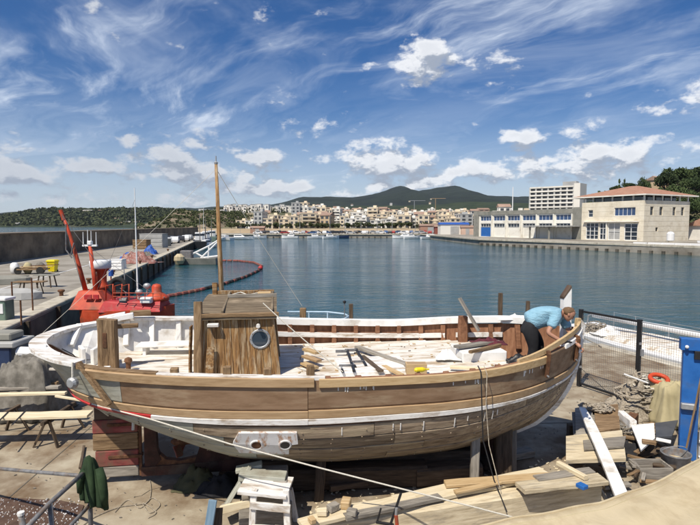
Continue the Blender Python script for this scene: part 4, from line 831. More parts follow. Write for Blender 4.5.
def strake(name, u0, u1, v0, v1, s, mt, proud=.0, th=.03, nu=None, nv=2, label=None, bev=.006):
    nu = nu or max(4, int((u1 - u0) / .16)); rings = []
    for i in range(nu + 1):
        t = i / nu
        if u0 < .3: t = t ** 1.6
        u = lerp(u0, u1, t)
        if u1 > 8.4: u = lerp(u0, u1, 1 - (1 - i / nu) ** 1.4)
        out = [hull(u, lerp(v0, v1, .0), s, proud - bev)] + [hull(u, lerp(v0, v1, .04 + .92 * j / nv), s, proud) for j in range(nv + 1)] + [hull(u, v1, s, proud - bev)]
        inn = [hull(u, v1, s, proud - th), hull(u, v0, s, proud - th)]; rings.append(out + inn)
    o = MB().loft(rings).obj(name, mt, boat, local=True)
    me = o.data; me.polygons.foreach_set('use_smooth', [len(p.vertices) == 4 for p in me.polygons]) if False else None
    if label: o['label'] = label
    return o
def u_of(px, v, s=1):            # boat station where the near side crosses photo column px
    lo, hi = .05, 8.7
    for _ in range(40):
        mid = (lo + hi) / 2; q = BM @ hull(mid, v, s); x = 350 + F * q.x / (q.y * math.cos(PITCH) + (HC - q.z) * math.sin(PITCH))
        lo, hi = (mid, hi) if x < px else (lo, mid)
    return (lo + hi) / 2
# inner shell
rings = []
US = [LB * (i / 70) for i in range(71)]; US = sorted(set(US + [.02, .05, .08, .18, 8.68, 8.72]))
VV = [-1, -.85, -.7, -.55, -.4, -.25, -.1, 0, .25, .5, .75, .985]
for s in (1, -1):
    mb = MB(); mb.loft([[hull(u, v, s, -.014) for v in VV] + [hull(u, v, s, -.055) for v in reversed(VV)] for u in US]); mb.obj('hull_shell', m_brownframe, boat, local=True)
for s in (1, -1):
    j = u_of(308, .1); j2 = u_of(121, .5); j3 = u_of(452, .5)
    j0 = u_of(152, 0); strake('rubbing_strake', .42, j0, -.022, .058, s, m_redstripe if s > 0 else m_whiteworn, .034, .05, label='red painted stern end of the rubbing strake' if s > 0 else None)
    strake('rubbing_strake', j0 + .003, j - .002, -.022, .058, s, m_whiteworn, .036, .05); strake('rubbing_strake', j, 8.66, -.022, .058, s, m_whiteworn, .03, .05)
    strake('wale', .42, j, .066, .235, s, m_strip, .016); strake('wale', j + .006, 8.66, .066, .255, s, m_strip, .022)
    strake('topside_plank', .0, j2, .255, .985, s, m_greypaint, .004, nv=5, label='grey primed planking at the stern quarter')
    strake('topside_plank', j2 + .006, j - .004, .255, .985, s, m_ply, .004, nv=4); strake('topside_plank', j + .004, 6.45, .275, .975, s, m_ply, .002, nv=4); strake('topside_plank', 6.456, 8.70, .275, .985, s, m_ply, .004, nv=4)
    a, b, c = u_of(86, .9), u_of(314, .9), u_of(545, .75)
    strake('upper_wale', a, b, .80, 1.0, s, m_strip, .034, .04); strake('upper_wale', u_of(319, .85), c, .79, .985, s, m_pine, .036, .04)
    # bottom planks, butted at staggered stations
    NB = 8; rng = random.Random(5 if s > 0 else 6)
    for k in range(NB):
        v1 = -.04 - .93 * k / NB; v0 = -.04 - .93 * (k + 1) / NB + .006; u = .5 if k < 3 else (1.3 if k < 6 else 1.7); joints = []
        q = u + rng.uniform(1.2, 2.4)
        while q < 7.9: joints.append(q); q += rng.uniform(1.7, 2.6)
        for e in joints + [8.64]:
            mid = (u + e) / 2; grey = mid < 3.3 or (k == 0 and mid < 3.6)
            strake('bottom_plank', u + .003, e - .003, v0, v1, s, m_greypaint if grey else m_oldplank, rng.uniform(-.003, .006), .03, nv=2); u = e
# shaped stem, keel, deadwood, sternpost, rudder, propeller
def blade(name, pts, y0, y1, mt, parent=boat, ch=None):     # flat timber cut to a side profile, in boat coordinates
    n = len(pts); mb = MB().add([(p[0], y0, p[1]) for p in pts] + [(p[0], y1, p[1]) for p in pts], [tuple(range(n)), tuple(reversed(range(n, 2 * n)))] + [(i, n + i, n + (i + 1) % n, (i + 1) % n) for i in range(n)])
    return mb.obj(name, mt, parent, local=True)
st = [(u, ZB(u)) for u in (7.0, 7.3, 7.6, 7.9, 8.1, 8.3, 8.5, 8.6, 8.68, 8.73)]
mb = MB(); rings = []
for i, (u, z) in enumerate(st + [(8.755, 2.34)]):
    k = .06 if i < 9 else .05; rings.append([(u - .05, -k, z + .05), (u + .055, -k * .6, z - .05), (u + .055, k * .6, z - .05), (u - .05, k, z + .05)])
mb.loft(rings).obj('stem', m_whiteworn, boat, local=True)
sh = P(567, 287, 8.95); shl = BI @ sh
mb = MB().slab([(shl.x - .07, -.06, 1.9), (shl.x + .075, -.06, 1.9), (shl.x + .06, -.06, shl.z - .02), (shl.x + .045, -.06, shl.z + .02), (shl.x - .075, -.06, shl.z - .17)], (0, .12, 0)); head = mb.obj('stem_head', m_white, boat, local=True)
MB().slab([(shl.x + .05, -.064, shl.z + .03), (shl.x - .082, -.064, shl.z - .165), (shl.x - .082, -.064, shl.z - .20), (shl.x + .06, -.064, shl.z - .01)], (0, .128, 0)).obj('cut_face', m_redkeel, head, local=True)
blade('keel', [(1.42, .10), (7.25, .10), (7.5, .30), (7.2, .42), (3.9, .40), (2.6, .27), (1.42, .24)], -.075, .075, m_redkeel)
blade('deadwood', [(2.22, .26), (4.3, .26), (4.3, .42), (3.6, .50), (3.0, .66), (2.5, .86), (2.05, 1.05), (2.12, .88), (2.26, .72), (2.30, .5)], -.068, .068, m_redkeel)
blade('stern_post', [(1.47, .24), (1.63, .24), (1.72, .34), (1.66, .50), (1.64, 1.17), (1.70, 1.25), (1.42, 1.30), (1.47, 1.0)], -.06, .06, m_redkeel)
blade('sole_piece', [(1.62, .235), (2.4, .265), (2.32, .36), (2.0, .30), (1.78, .34), (1.70, .42)], -.05, .05, m_rust)
rd = thing('r', '', ''); bpy.data.objects.remove(rd)
rudder = MB().box((1.40, 0, .68), (.04, .05, 1.18)).obj('rudder', m_rust, boat, local=True)
for k, (z0, z1, mt_, x0) in enumerate(((1.02, 1.235, m_redkeel, .74), (.80, 1.012, m_redpaint, .71), (.53, .792, m_timber, .71), (.27, .522, m_redpaint, .74), (.10, .262, m_greyplank, .78))):
    MB().box(((x0 + 1.375) / 2, 0, (z0 + z1) / 2), (1.375 - x0, .085, z1 - z0), ch=.012).obj('rudder_board', mt_, rudder, local=True)
for z in (.42, .93): MB().box((1.18, 0, z), (.5, .115, .05), ch=.006).obj('rudder_strap', m_rust, rudder, local=True)
pr = MB().lathe((2.0, 0, .60), [(.02, -.14), (.06, -.09), (.075, 0), (.06, .1), (.04, .26)], 12, axis=(1, 0, 0)).obj('propeller', m_rust, boat, local=True)
for k in range(4):
    a = k * math.pi / 2 + .5
    def fn(i, j, a=a):
        r = lerp(.05, .30, i); c = (.5 - abs(i - .55)) * .26 * (j - .5) * 2; tw = .9 - .6 * i
        return Vector((2.0 + math.sin(tw) * c, math.cos(a) * r - math.sin(a) * math.cos(tw) * c, .60 + math.sin(a) * r + math.cos(a) * math.cos(tw) * c))
    MB().sheet(fn, 6, 4, .012).obj('blade', m_redpaint, pr, local=True)
# painted plate with two hawse holes, low on the quarter
pa, pb = u_of(233, -.1), u_of(298, -.1)
def plate_pt(a, b, off): return hull(lerp(pa, pb, a), lerp(-.30, -.07, b), 1, off)
mb = MB(); nx_, ny_ = 26, 10; H0 = [(.36, .50), (.80, .52)]
def inhole(a, b): return any(((a - h[0]) * (pb - pa)) ** 2 + ((b - h[1]) * .26) ** 2 < .062 ** 2 for h in H0)
keep = []
for i in range(nx_):
    for j in range(ny_):
        a, b = (i + .5) / nx_, (j + .5) / ny_
        if abs(b - .5) > .5 - max(0, .30 - a * 3) or (b < .5 - (.0) and False): continue
        mb.add([plate_pt(i / nx_, j / ny_, .05), plate_pt((i + 1) / nx_, j / ny_, .05), plate_pt((i + 1) / nx_, (j + 1) / ny_, .05), plate_pt(i / nx_, (j + 1) / ny_, .05)], [(0, 1, 2, 3)])
pts = [(0, .5), (.09, .96), (.98, .98), (1, .55), (.86, .5), (.86, .04), (.09, .04)]
mb = MB(); mb.loft([[plate_pt(a, b, .055) for a, b in pts], [plate_pt(a, b, .0) for a, b in pts]]); plate = mb.obj('hawse_plate', m_plate, boat, local=True)
for h in H0:
    c = plate_pt(*h, .058); n = (plate_pt(*h, .2) - plate_pt(*h, 0)).normalized()
    MB().lathe(c - n * .012, [(.066, 0), (.088, .004), (.086, .018), (.066, .02), (.06, .008)], 20, axis=n, caps=False).obj('hole_rim', m_plate, plate, smooth=True, local=True); MB().cyl(c - n * .02, c + n * .003, .064, n=20).obj('hawse_hole', m_rust if h[0] < .5 else m_black, plate, local=True)
# ---------------------------------------------------------------- deck
ZD = pchip([(0, 1.86), (1.5, 1.80), (4, 1.75), (7.2, 1.80), (8.7, 1.84)])
def half_at(u, z):
    zr = max(ZR(u), ZB(u) + .012); v = max(0, min(1, (z - zr) / max(.02, ZS(u) - zr))); return abs(hull(u, v, 1).y)
mb = MB(); PW = .125; UEND = 7.15
for k in range(-13, 13):
    y0, y1 = k * PW + .003, (k + 1) * PW - .003; us = [q * .05 for q in range(4, int(UEND / .05) + 1) if half_at(q * .05, ZD(q * .05)) - .07 > max(abs(y0), abs(y1))]
    if len(us) < 4: continue
    us = us[::6] + [us[-1]]; cam_ = lambda y, u: ZD(u) + .03 * (1 - (y / 1.6) ** 2)
    mb.loft([[(u, y0, cam_(y0, u)), (u, y1, cam_(y1, u)), (u, y1, cam_(y1, u) - .035), (u, y0, cam_(y0, u) - .035)] for u in us])
tag(mb.obj('deck', m_deck, boat, local=True), kind='stuff')
mb = MB(); us = [.12 + q * .1 for q in range(0, 71)]
mb.sheet(lambda a, b: (lerp(.12, UEND, a), lerp(-1, 1, b) * max(.02, half_at(lerp(.12, UEND, a), ZD(lerp(.12, UEND, a))) - .04), ZD(lerp(.12, UEND, a)) - .012), 60, 2, .03); mb.obj('sub_deck', m_deck, boat, local=True)
MB().sheet(lambda a, b: (lerp(UEND, 8.5, a), lerp(-1, 1, b) * max(.02, half_at(lerp(UEND, 8.5, a), 1.5) - .05), 1.50), 16, 2, .03).obj('well_floor', m_darktimber, boat, local=True)
MB().box((UEND, 0, 1.65), (.04, 2.2, .33)).obj('well_bulkhead', m_whiteworn, boat, local=True)
# white lining of the stern, rails, frames
for s in (1, -1):
    ue = 3.35 if s > 0 else 3.2
    mb = MB(); US2 = [ue * (i / 40) ** 1.5 for i in range(41)]; US2[0] = .015
    mb.loft([[hull(u, v, s, -.07) for v in (.25, .45, .65, .85, .97)] + [hull(u, v, s, -.09) for v in (.97, .85, .65, .45, .25)] for u in US2]); mb.obj('stern_lining', m_white, boat, local=True)
    for u in (.25, .55, .9, 1.3, 1.75, 2.2, 2.65, 3.05):
        if s > 0 and u > 1.6: continue
        p0, p1 = hull(u, .40, s, -.11), hull(u, .96, s, -.12); beam('frame', BM @ p0, BM @ p1, .075, .085, m_white, boat, up=BM.to_3x3() @ Vector((1, 0, 0)))
    for u in [3.35 + .42 * k for k in range(12)]:
        if u > 8.1: break
        p0 = hull(u, .35, s, -.10); p1 = hull(u, .97, s, -.10); beam('frame', BM @ p0, BM @ p1, .075, .085, m_brownframe, boat, up=BM.to_3x3() @ Vector((1, 0, 0)))
for px, top in ((172, 5), (226, 9), (267, 8), (311, 11)):      # frame heads standing proud of the near sheer
    u = u_of(px, 1); p0 = hull(u, .6, 1, -.10); p1 = hull(u, 1, 1, -.10) + Vector((0, 0, top * .0125)); beam('frame_head', BM @ p0, BM @ p1, .085, .10, m_timber, boat, up=BM.to_3x3() @ Vector((1, 0, 0)))
def plan_rail(name, s, u0, u1, z_off, wo, wi, th, mt, n=40, label=None):
    pts = []; pw = 1.7 if u0 < .3 else 1.0
    for i in range(n + 1):
        u = lerp(u0, u1, (i / n) ** pw); pts.append(u)
    rings = []
    for u in pts:
        e = .012; a = Vector((max(u - e, 0), WS(max(u - e, 0)))); b = Vector((min(u + e, LB), WS(min(u + e, LB)))); d = (b - a); nn = Vector((-d.y, d.x)).normalized(); nn = nn if nn.y > 0 or abs(nn.x) > .5 else -nn
        if nn.y < 0: nn = -nn
        c = Vector((u, WS(u))); o_ = c + nn * wo; i_ = c - nn * wi; i_.y = max(i_.y, .0) ; z = ZS(u) + (FUP(u) if s < 0 else 0) + (z_off(u) if callable(z_off) else z_off); o_.y = max(o_.y, .0)
        rings.append([(o_.x, -s * o_.y, z - th / 2), (o_.x, -s * o_.y, z + th / 2 - .006), (o_.x - nn.x * .006, -s * max(0, o_.y - nn.y * .006), z + th / 2), (i_.x, -s * i_.y, z + th / 2), (i_.x, -s * i_.y, z - th / 2)])
    o = MB().loft(rings).obj(name, mt, boat, local=True)
    if label: o['label'] = label
    return o
plan_rail('covering_board', -1, .0, 2.7, .03, .03, .19, .05, m_whiteworn); plan_rail('covering_board', 1, .0, .95, .03, .03, .19, .05, m_whiteworn)
plan_rail('covering_board', -1, 2.705, 8.1, lambda u: .03 + .05 * max(0, math.sin((u - 5.8) / 1.6 * math.pi / 2)) if u > 5.8 else .03, .05, .13, .11, m_white, 50)
plan_rail('stringer', -1, 3.2, 6.75, -.205, -.10, .155, .085, m_whiteworn, 40); plan_rail('stringer', -1, 6.95, 7.75, -.20, -.10, .15, .085, m_whiteworn, 14)
plan_rail('sheer_clamp', 1, .955, 2.0, .0, -.0, .10, .05, m_timber, 20); plan_rail('sheer_clamp', 1, 2.005, 4.15, -.005, .0, .10, .05, m_whiteworn, 20); plan_rail('sheer_clamp', 1, 4.16, 8.3, -.06, -.01, .09, .045, m_white, 30)
plan_rail('sheer_clamp', 1, 8.0, 8.66, .0, .02, .12, .07, m_white, 12)
for p, q, w_ in (((.55, 1.02), (.95, .98), .16), ((.70, .98), (1.1, .92), .10)):       # pale blocks lying on the quarter rail
    a, b = Vector((p[0], p[1] * .92, 2.40)), Vector((q[0], q[1] * 1.06, 2.46)); beam('rail_block', BM @ a, BM @ b, w_, .09, m_white, boat)
beam('rail_block', BM @ Vector((1.02, 1.10, 2.47)), BM @ Vector((1.32, 1.22, 2.46)), .14, .09, m_timber, boat)
# big timber bitt post on the after deck
bp_ = BI @ P(108, 345, 7.75)
b = beam('bitt_post', BM @ Vector((bp_.x, bp_.y, 1.8)), BM @ Vector((bp_.x, bp_.y, 2.60)), .26, .15, m_timber, boat, up=BM.to_3x3() @ Vector((0, 1, 0)), ch=.02)
beam('bitt_arm', BM @ Vector((bp_.x + .10, bp_.y + .10, 2.47)), BM @ Vector((bp_.x + .40, bp_.y + .16, 2.47)), .09, .06, m_timber, boat)
mb = MB().box((bp_.x - .02, bp_.y - .078, 2.30), (.06, .02, .22), ch=.004).obj('iron_strap', m_rust, boat, local=True)
q = BI @ P(128, 354, 7.7); MB().lathe((q.x, q.y, 1.80), [(.09, 0), (.08, .03), (.035, .05), (.035, .15), (.06, .18), (.05, .22), (.01, .24)], 12).obj('deck_fitting', m_rust, boat, local=True)
MB().box((bp_.x + .75, bp_.y + 1.0, 1.98), (1.15, .34, .035), ch=.008).obj('stern_bench', m_white, boat, local=True)
for x in (.30, 1.2): MB().box((bp_.x + x, bp_.y + 1.02, 1.89), (.05, .3, .16)).obj('bench_leg', m_white, boat, local=True)
for x, a in ((.52, .5), (.75, -.1), (.95, .3)): MB().box((x, .30 - x * .2, 1.98), (.06, .30, .26), rz=a, ch=.01).obj('knee', m_white, boat, local=True)
MB().tube([(.42, -.3, 2.2), (.55, -.25, 2.1), (.62, -.15, 1.95)], .008, 6).obj('cable', m_black, boat, local=True)
mb = MB().bar((1.0, -1.30, 2.24), (1.42, -1.47, 1.72), .075, .05, ch=.006).obj('outer_strap', m_timber, boat, local=True)
MB().lathe((.93, -1.32, 1.98), [(.05, -.05), (.075, -.02), (.075, .02), (.05, .05)], 14, axis=(.4, 1, 0)).obj('block_pulley', m_steel, boat, local=True); MB().tube([(.93, -1.3, 2.24), (.93, -1.32, 2.05)], .014, 6).obj('pulley_lanyard', m_rope, boat, local=True)
# ---------------------------------------------------------------- cabin
CU0, CU1, CY0, CY1, CZ0 = 2.44, 3.58, -.62, .78, 1.76
RZ0, RZ1 = 2.67, 2.82
cab = MB().add([(CU0 + .02, CY0 + .03, CZ0), (CU1 - .02, CY0 + .03, CZ0), (CU1 - .12, CY0 + .06, RZ0 - .03), (CU0 + .02, CY0 + .06, RZ0 - .03), (CU0 + .02, CY1 - .03, CZ0), (CU1 - .02, CY1 - .03, CZ0), (CU1 - .12, CY1 - .06, RZ1 - .03), (CU0 + .02, CY1 - .06, RZ1 - .03)],
                [(0, 1, 2, 3), (5, 4, 7, 6), (4, 0, 3, 7), (3, 2, 6, 7), (0, 4, 5, 1)])
for a0, a1, b0, b1 in ((0, 1, 0, 1),):
    cab.add([(CU1 - .02, CY0 + .03, CZ0), (CU1 - .02, CY0 + .35, CZ0), (CU1 - .12, CY0 + .35, RZ0), (CU1 - .12, CY0 + .06, RZ0 - .03)], [(0, 1, 2, 3)])
    cab.add([(CU1 - .02, CY1 - .35, CZ0), (CU1 - .02, CY1 - .03, CZ0), (CU1 - .12, CY1 - .06, RZ1 - .03), (CU1 - .12, CY1 - .35, RZ1 - .05)], [(0, 1, 2, 3)])
cabin = cab.obj('cabin', m_darktimber, boat, local=True)
NBD = 10; rng = random.Random(12)
for k in range(NBD):      # upright boards of the near cabin side
    a0, a1 = k / NBD, (k + 1) / NBD; x0, x1 = lerp(CU0, CU1, a0) + .003, lerp(CU0, CU1, a1) - .003; t0, t1 = lerp(CU0, CU1 - .10, a0) + .003, lerp(CU0, CU1 - .10, a1) - .003; d = rng.uniform(0, .008)
    MB().slab([(x0, CY0 - d, CZ0), (x1, CY0 - d, CZ0), (t1, CY0 + .03 - d, RZ0 - .01), (t0, CY0 + .03 - d, RZ0 - .01)], (0, .03, 0)).obj('board', m_cabin, cabin, local=True)
for k in range(9):        # after and forward side boards
    y0, y1 = lerp(CY0, CY1, k / 9) + .003, lerp(CY0, CY1, (k + 1) / 9) - .003; z0, z1 = lerp(RZ0, RZ1, k / 9) - .03, lerp(RZ0, RZ1, (k + 1) / 9) - .03
    MB().slab([(CU0, y0, CZ0), (CU0, y1, CZ0), (CU0, y1, z1), (CU0, y0, z0)], (.025, 0, 0)).obj('board', m_cabin, cabin, local=True)
    if k < 2 or k > 6: MB().slab([(CU1, y0, CZ0), (CU1, y1, CZ0), (CU1 - .10, y1, z1), (CU1 - .10, y0, z0)], (-.025, 0, 0)).obj('board', m_cabin, cabin, local=True)
MB().box((CU1 - .25, .08, CZ0 + .42), (.02, .7, .8)).obj('doorway', m_black, cabin, local=True)
pc = BI @ P(259.5, 343, 7.38); pc.y = CY0 - .012 + (pc.z - CZ0) * .033
prt = MB().lathe((pc.x, pc.y + .02, pc.z), [(.115, 0), (.15, 0), (.152, .022), (.142, .034), (.122, .034), (.115, .024)], 28, axis=(0, -1, 0), caps=False).obj('porthole', m_steel, cabin, smooth=True, local=True)
MB().cyl((pc.x, pc.y + .005, pc.z), (pc.x, pc.y - .004, pc.z), .117, n=28).obj('glass', m_glass, prt, local=True)
for k in range(10): a = k * .628; MB().cyl((pc.x + .137 * math.cos(a), pc.y - .01, pc.z + .137 * math.sin(a)), (pc.x + .137 * math.cos(a), pc.y - .022, pc.z + .137 * math.sin(a)), .006, n=6).obj('bolt', m_rust, prt, local=True)
MB().box((CU0 + .18, CY0 - .045, 2.56), (.16, .09, .05), ch=.008).obj('shelf_bracket', m_whiteworn, cabin, local=True); MB().cyl((CU1 - .32, CY0 - .0, 2.53), (CU1 - .32, CY0 - .09, 2.53), .03, n=10).obj('lamp_stub', m_whiteworn, cabin, local=True)
beam('corner_post', BM @ Vector((CU0 - .05, CY0 - .03, CZ0)), BM @ Vector((CU0 - .03, CY0 - .01, 2.90)), .12, .11, m_timber, cabin, up=BM.to_3x3() @ Vector((1, 0, 0)))
beam('corner_post', BM @ Vector((CU0 + .05, CY1 - .02, CZ0)), BM @ Vector((CU0 + .05, CY1 - .02, 3.02)), .08, .08, m_cabin, cabin, up=BM.to_3x3() @ Vector((1, 0, 0)))
beam('leaning_board', BM @ Vector((CU0 + .12, CY0 - .12, CZ0 + .02)), BM @ Vector((CU0 + .14, CY0 - .05, 2.24)), .11, .03, m_cabin, cabin, up=BM.to_3x3() @ Vector((0, 1, 0)))
beam('door_panel', BM @ Vector((CU0 - .18, CY0 + .12, CZ0 + .05)), BM @ Vector((CU0 - .16, CY0 + .15, 2.52)), .02, .2, m_cabin, cabin, up=BM.to_3x3() @ Vector((0, 1, 0)))
rz = lambda y: lerp(RZ0, RZ1, (y - CY0) / (CY1 - CY0)) + .05 * (1 - ((y - .08) / .72) ** 2)
for k in range(7):
    y0, y1 = lerp(CY0 - .05, CY1 + .05, k / 7) + .002, lerp(CY0 - .05, CY1 + .05, (k + 1) / 7) - .002; i = (k + .5) / 7
    MB().add([(CU0 - .06, y0, rz(y0)), (CU1 - .05, y0, rz(y0)), (CU1 - .05, y1, rz(y1)), (CU0 - .06, y1, rz(y1))] + [(CU0 - .06, y0, rz(y0) - .03), (CU1 - .05, y0, rz(y0) - .03), (CU1 - .05, y1, rz(y1) - .03), (CU0 - .06, y1, rz(y1) - .03)], [(0, 1, 2, 3), (7, 6, 5, 4), (0, 4, 5, 1), (1, 5, 6, 2), (2, 6, 7, 3), (3, 7, 4, 0)]).obj('roof_board', m_cabroof, cabin, local=True)
for y, x0, x1, w_, mt_ in ((CY0 - .03, CU0 - .05, CU1 - .02, .07, m_timber), (CY1 + .0, CU0 + .05, CU1 - .1, .09, m_cabin), (.32, CU0 + .30, CU1 - .05, .035, m_greyplank)): beam('roof_batten', BM @ Vector((x0, y, rz(y) + .03)), BM @ Vector((x1, y, rz(y) + .03)), w_, .06, mt_, cabin)
for x in (CU0 + .30, CU1 - .12): beam('roof_batten', BM @ Vector((x, CY0 + .1, rz(CY0 + .1) + .025)), BM @ Vector((x, CY1 - .05, rz(CY1 - .05) + .025)), .035, .05, m_cabroof, cabin)
MB().tube([(CU0 + .35, .42, rz(.42) + .03), (CU0 + .5, .5, rz(.5) + .06), (CU0 + .62, .38, rz(.38) + .03), (CU0 + .8, .5, rz(.5) + .05), (CU0 + .95, .4, rz(.4) + .03)], .012, 6).obj('roof_rope', m_rope, cabin, local=True)
MB().box((CU1 - .25, .42, rz(.42) + .05), (.22, .14, .05), ch=.01).obj('roof_block', m_pine, cabin, local=True)
# mast and stays
mt0, mt1 = BI @ P(221.5, 292, 9.2), BI @ P(216, 163, 9.2)
d = (mt1 - mt0); base = mt0 - d * ((mt0.z - 1.78) / d.z)
mb = MB().tube([base, base.lerp(mt1, .5), mt1], [.048, .042, .026], 12); mast = mb.obj('mast', m_cabin, boat, local=True, smooth=True)
MB().lathe(mt1 - Vector((0, 0, .02)), [(.03, 0), (.035, .03), (.012, .05), (.01, .14)], 8).obj('mast_cap', m_steel, mast, local=True)
fz = BI @ P(302, 306, 10.2)
for q, r in ((fz, .0055), (BI @ P(196, 205, 30), .003)):
    if r == .003: q = Vector((-.0, .1, 2.36))
    MB().tube(sag(mt1 - Vector((0, 0, .1)), q, .03), r, 5).obj('stay', m_rope, mast, local=True)
MB().tube(sag(BI @ P(263, 303, 7.4), BI @ P(343, 372, 7.1), .02), .008, 5).obj('stay', m_rope, mast, local=True)
# heavy post standing at the far rail
pp = BI @ P(463, 320, 9.75); beam('bulwark_post', BM @ Vector((pp.x, pp.y, 1.75)), BM @ Vector((pp.x, pp.y, 2.30)), .16, .12, m_brownframe, boat, up=BM.to_3x3() @ Vector((0, 1, 0)))
pp2 = BI @ P(462, 306, 9.8)
q1 = BI @ P(578, 322, 8.85); beam('stem_cleat_post', BM @ Vector((q1.x, q1.y, 2.0)), BM @ Vector((q1.x, q1.y, 2.42)), .085, .085, m_pine, boat, up=BM.to_3x3() @ Vector((0, 1, 0)))
# far-side opening on deck: a pale hatch
hl = BI @ P(372, 362, 8.1); hatch = MB().box((hl.x, hl.y, 1.80), (1.1, .85, .07), ch=.01).obj('hatch', m_white, boat, local=True)
MB().box((hl.x - .05, hl.y, 1.845), (1.0, .75, .02), ch=.005).obj('hatch_lid', m_whiteworn, hatch, local=True)
h2 = BI @ P(478, 350, 8.6); MB().box((h2.x, h2.y, 1.88), (.75, .6, .18), ch=.015).obj('hatch', m_white, boat, local=True)

rng = random.Random(21); mb = MB()          # dribbles of white putty below the upper wale and on the weathered planks
for px0, px1, v1, v0, n in ((338, 382, .78, .64, 9), (452, 478, .76, .62, 5), (520, 545, .75, .6, 7), (320, 500, -.06, -.16, 9)):
    for _ in range(n):
        u = u_of(rng.uniform(px0, px1), .5); L_ = rng.uniform(.35, 1) * (v1 - v0); mb.loft([[hull(u + du, v, 1, .008 if v0 > 0 else .010) for du in (-.006, .006)] + [hull(u + du, v, 1, .001) for du in (.006, -.006)] for v in (v1, v1 - L_ * .5, v1 - L_)])
tag(mb.obj('putty_dribbles', m_white, boat, local=True), kind='stuff')

rng = random.Random(8); mb = MB()            # plugged fastenings in pairs along each frame line
for k in range(19):
    u = .9 + k * .42
    for v in (-.53, -.45, -.33, -.28, -.21, -.16, -.09):
        if rng.random() < .25: continue
        c = hull(u + rng.uniform(-.03, .03), v + rng.uniform(-.008, .008), 1, .0); n = (hull(u, v, 1, .1) - hull(u, v, 1, 0)).normalized(); pr_ = .041 if .80 < v or (.66 < v < .84 and u > 4.3) else (.026 if .08 < v < .27 else .0115)
        mb.cyl(c + n * (pr_ - .012), c + n * (pr_ + rng.uniform(-.0005, .0015)), rng.uniform(.007, .011), n=7)
tag(mb.obj('fastening_plugs', m_oldplank, boat, local=True), kind='stuff')
# ================================================================ loose things on the boat
def onboat(px, py, z): return G(px, py, z)
def lbeam(name, p0, p1, w, h, mt, label, cat, group=None, up=(0, 0, 1)): return tag(beam(name, p0, p1, w, h, mt, up=up), label, cat, group)
DZ = 1.80
lbeam('plank', G(357, 347, DZ + .06), G(411, 366, DZ + .06), .10, .05, m_greyplank, 'grey weathered plank lying across the white deck by the clamps', 'plank')
lbeam('plank', G(362, 356, DZ + .05), G(381, 371, DZ + .05), .09, .03, m_darktimber, 'short dark plank on deck beside the clamps', 'plank')
lbeam('plank', G(384, 366, DZ + .05), G(402, 375, DZ + .05), .08, .03, m_pine, 'short pine offcut left of the wooden box', 'plank')
lbeam('plank', G(450, 367, DZ + .06), G(486, 369, DZ + .06), .07, .04, m_pinepale, 'pale thin pine board on the foredeck edge', 'plank')
lbeam('plank', G(456, 347, DZ + .22), G(497, 341, DZ + .22), .13, .04, m_greyplank, 'grey plank laid over the white fore hatch', 'plank')
lbeam('plank', G(470, 352, DZ + .21), G(500, 345, DZ + .21), .06, .05, m_timber, 'brown batten across the white fore hatch', 'plank')
lbeam('plank', P(459.5, 298, 9.55), P(479, 331, 9.35), .10, .035, m_greyplank, 'grey plank leaning against the far bulwark post', 'plank')
for k, (a, b, lab) in enumerate((((305, 349), (318, 353), 'upper tan offcut stacked right of the cabin'), ((304, 356), (319, 361), 'middle tan offcut stacked right of the cabin'), ((303, 363), (316, 368), 'lowest tan offcut stacked right of the cabin'))):
    lbeam('offcut', G(*a, DZ + .12 - .04 * k), G(*b, DZ + .12 - .04 * k), .11, .04, (m_pine, m_strip, m_pine)[k], lab, 'offcut')
wb = thing('wooden_box', 'small pine toolbox standing on the white deck near the near rail', 'box', G(416, 373, DZ + .03))
q = world_of(wb).translation
for dx, dy, sx, sy in ((0, -.07, .30, .02), (0, .07, .30, .02), (-.14, 0, .02, .12), (.14, 0, .02, .12)): MB().box(q + Vector((dx, dy, .075)), (sx, sy, .15), ch=.003).obj('side', m_pine, wb)
MB().box(q + Vector((0, 0, .147)), (.27, .12, .012)).obj('lid', m_strip, wb)
dr = thing('power_drill', 'yellow and black power drill on deck in front of the pine box', 'drill', G(420, 377, DZ + .05)); q = world_of(dr).translation
MB().lathe(q + Vector((-.08, 0, .1)), [(.02, 0), (.035, .03), (.035, .12), (.025, .15), (.012, .17), (.01, .22)], 12, axis=(1, .2, 0)).obj('body', m_yellow, dr); MB().bar(q + Vector((-.02, 0, .09)), q + Vector((-.05, 0, -.02)), .03, .04, ch=.005).obj('handle', m_black, dr); MB().box(q + Vector((-.05, 0, -.02)), (.08, .06, .04), ch=.008).obj('battery', m_black, dr)
def clamp(px0, py0, px1, py1, lab):
    a, b = G(px0, py0, DZ + .06), G(px1, py1, DZ + .06); t = thing('sash_clamp', lab, 'clamp', a, 0, 'clamps lying on deck'); d = (b - a).normalized(); n = Vector((-d.y, d.x, 0)) * -1
    MB().bar(a, b, .04, .03).obj('bar', m_black, t)
    for q in (.06, .78): p = a.lerp(b, q); MB().bar(p, p + n * .2, .045, .04).obj('jaw', m_pipe, t)
    p = a.lerp(b, .78) + n * .17; MB().cyl(p - d * .02, p + d * .2, .012, n=8).obj('screw', m_steel, t); MB().cyl(p + d * .2, p + d * .3, .022, n=8).obj('handle', m_black, t)
clamp(347, 350, 354, 371, 'black sash clamp on deck, left of the two'); clamp(356, 349, 366, 366, 'black sash clamp on deck, nearer the grey plank')
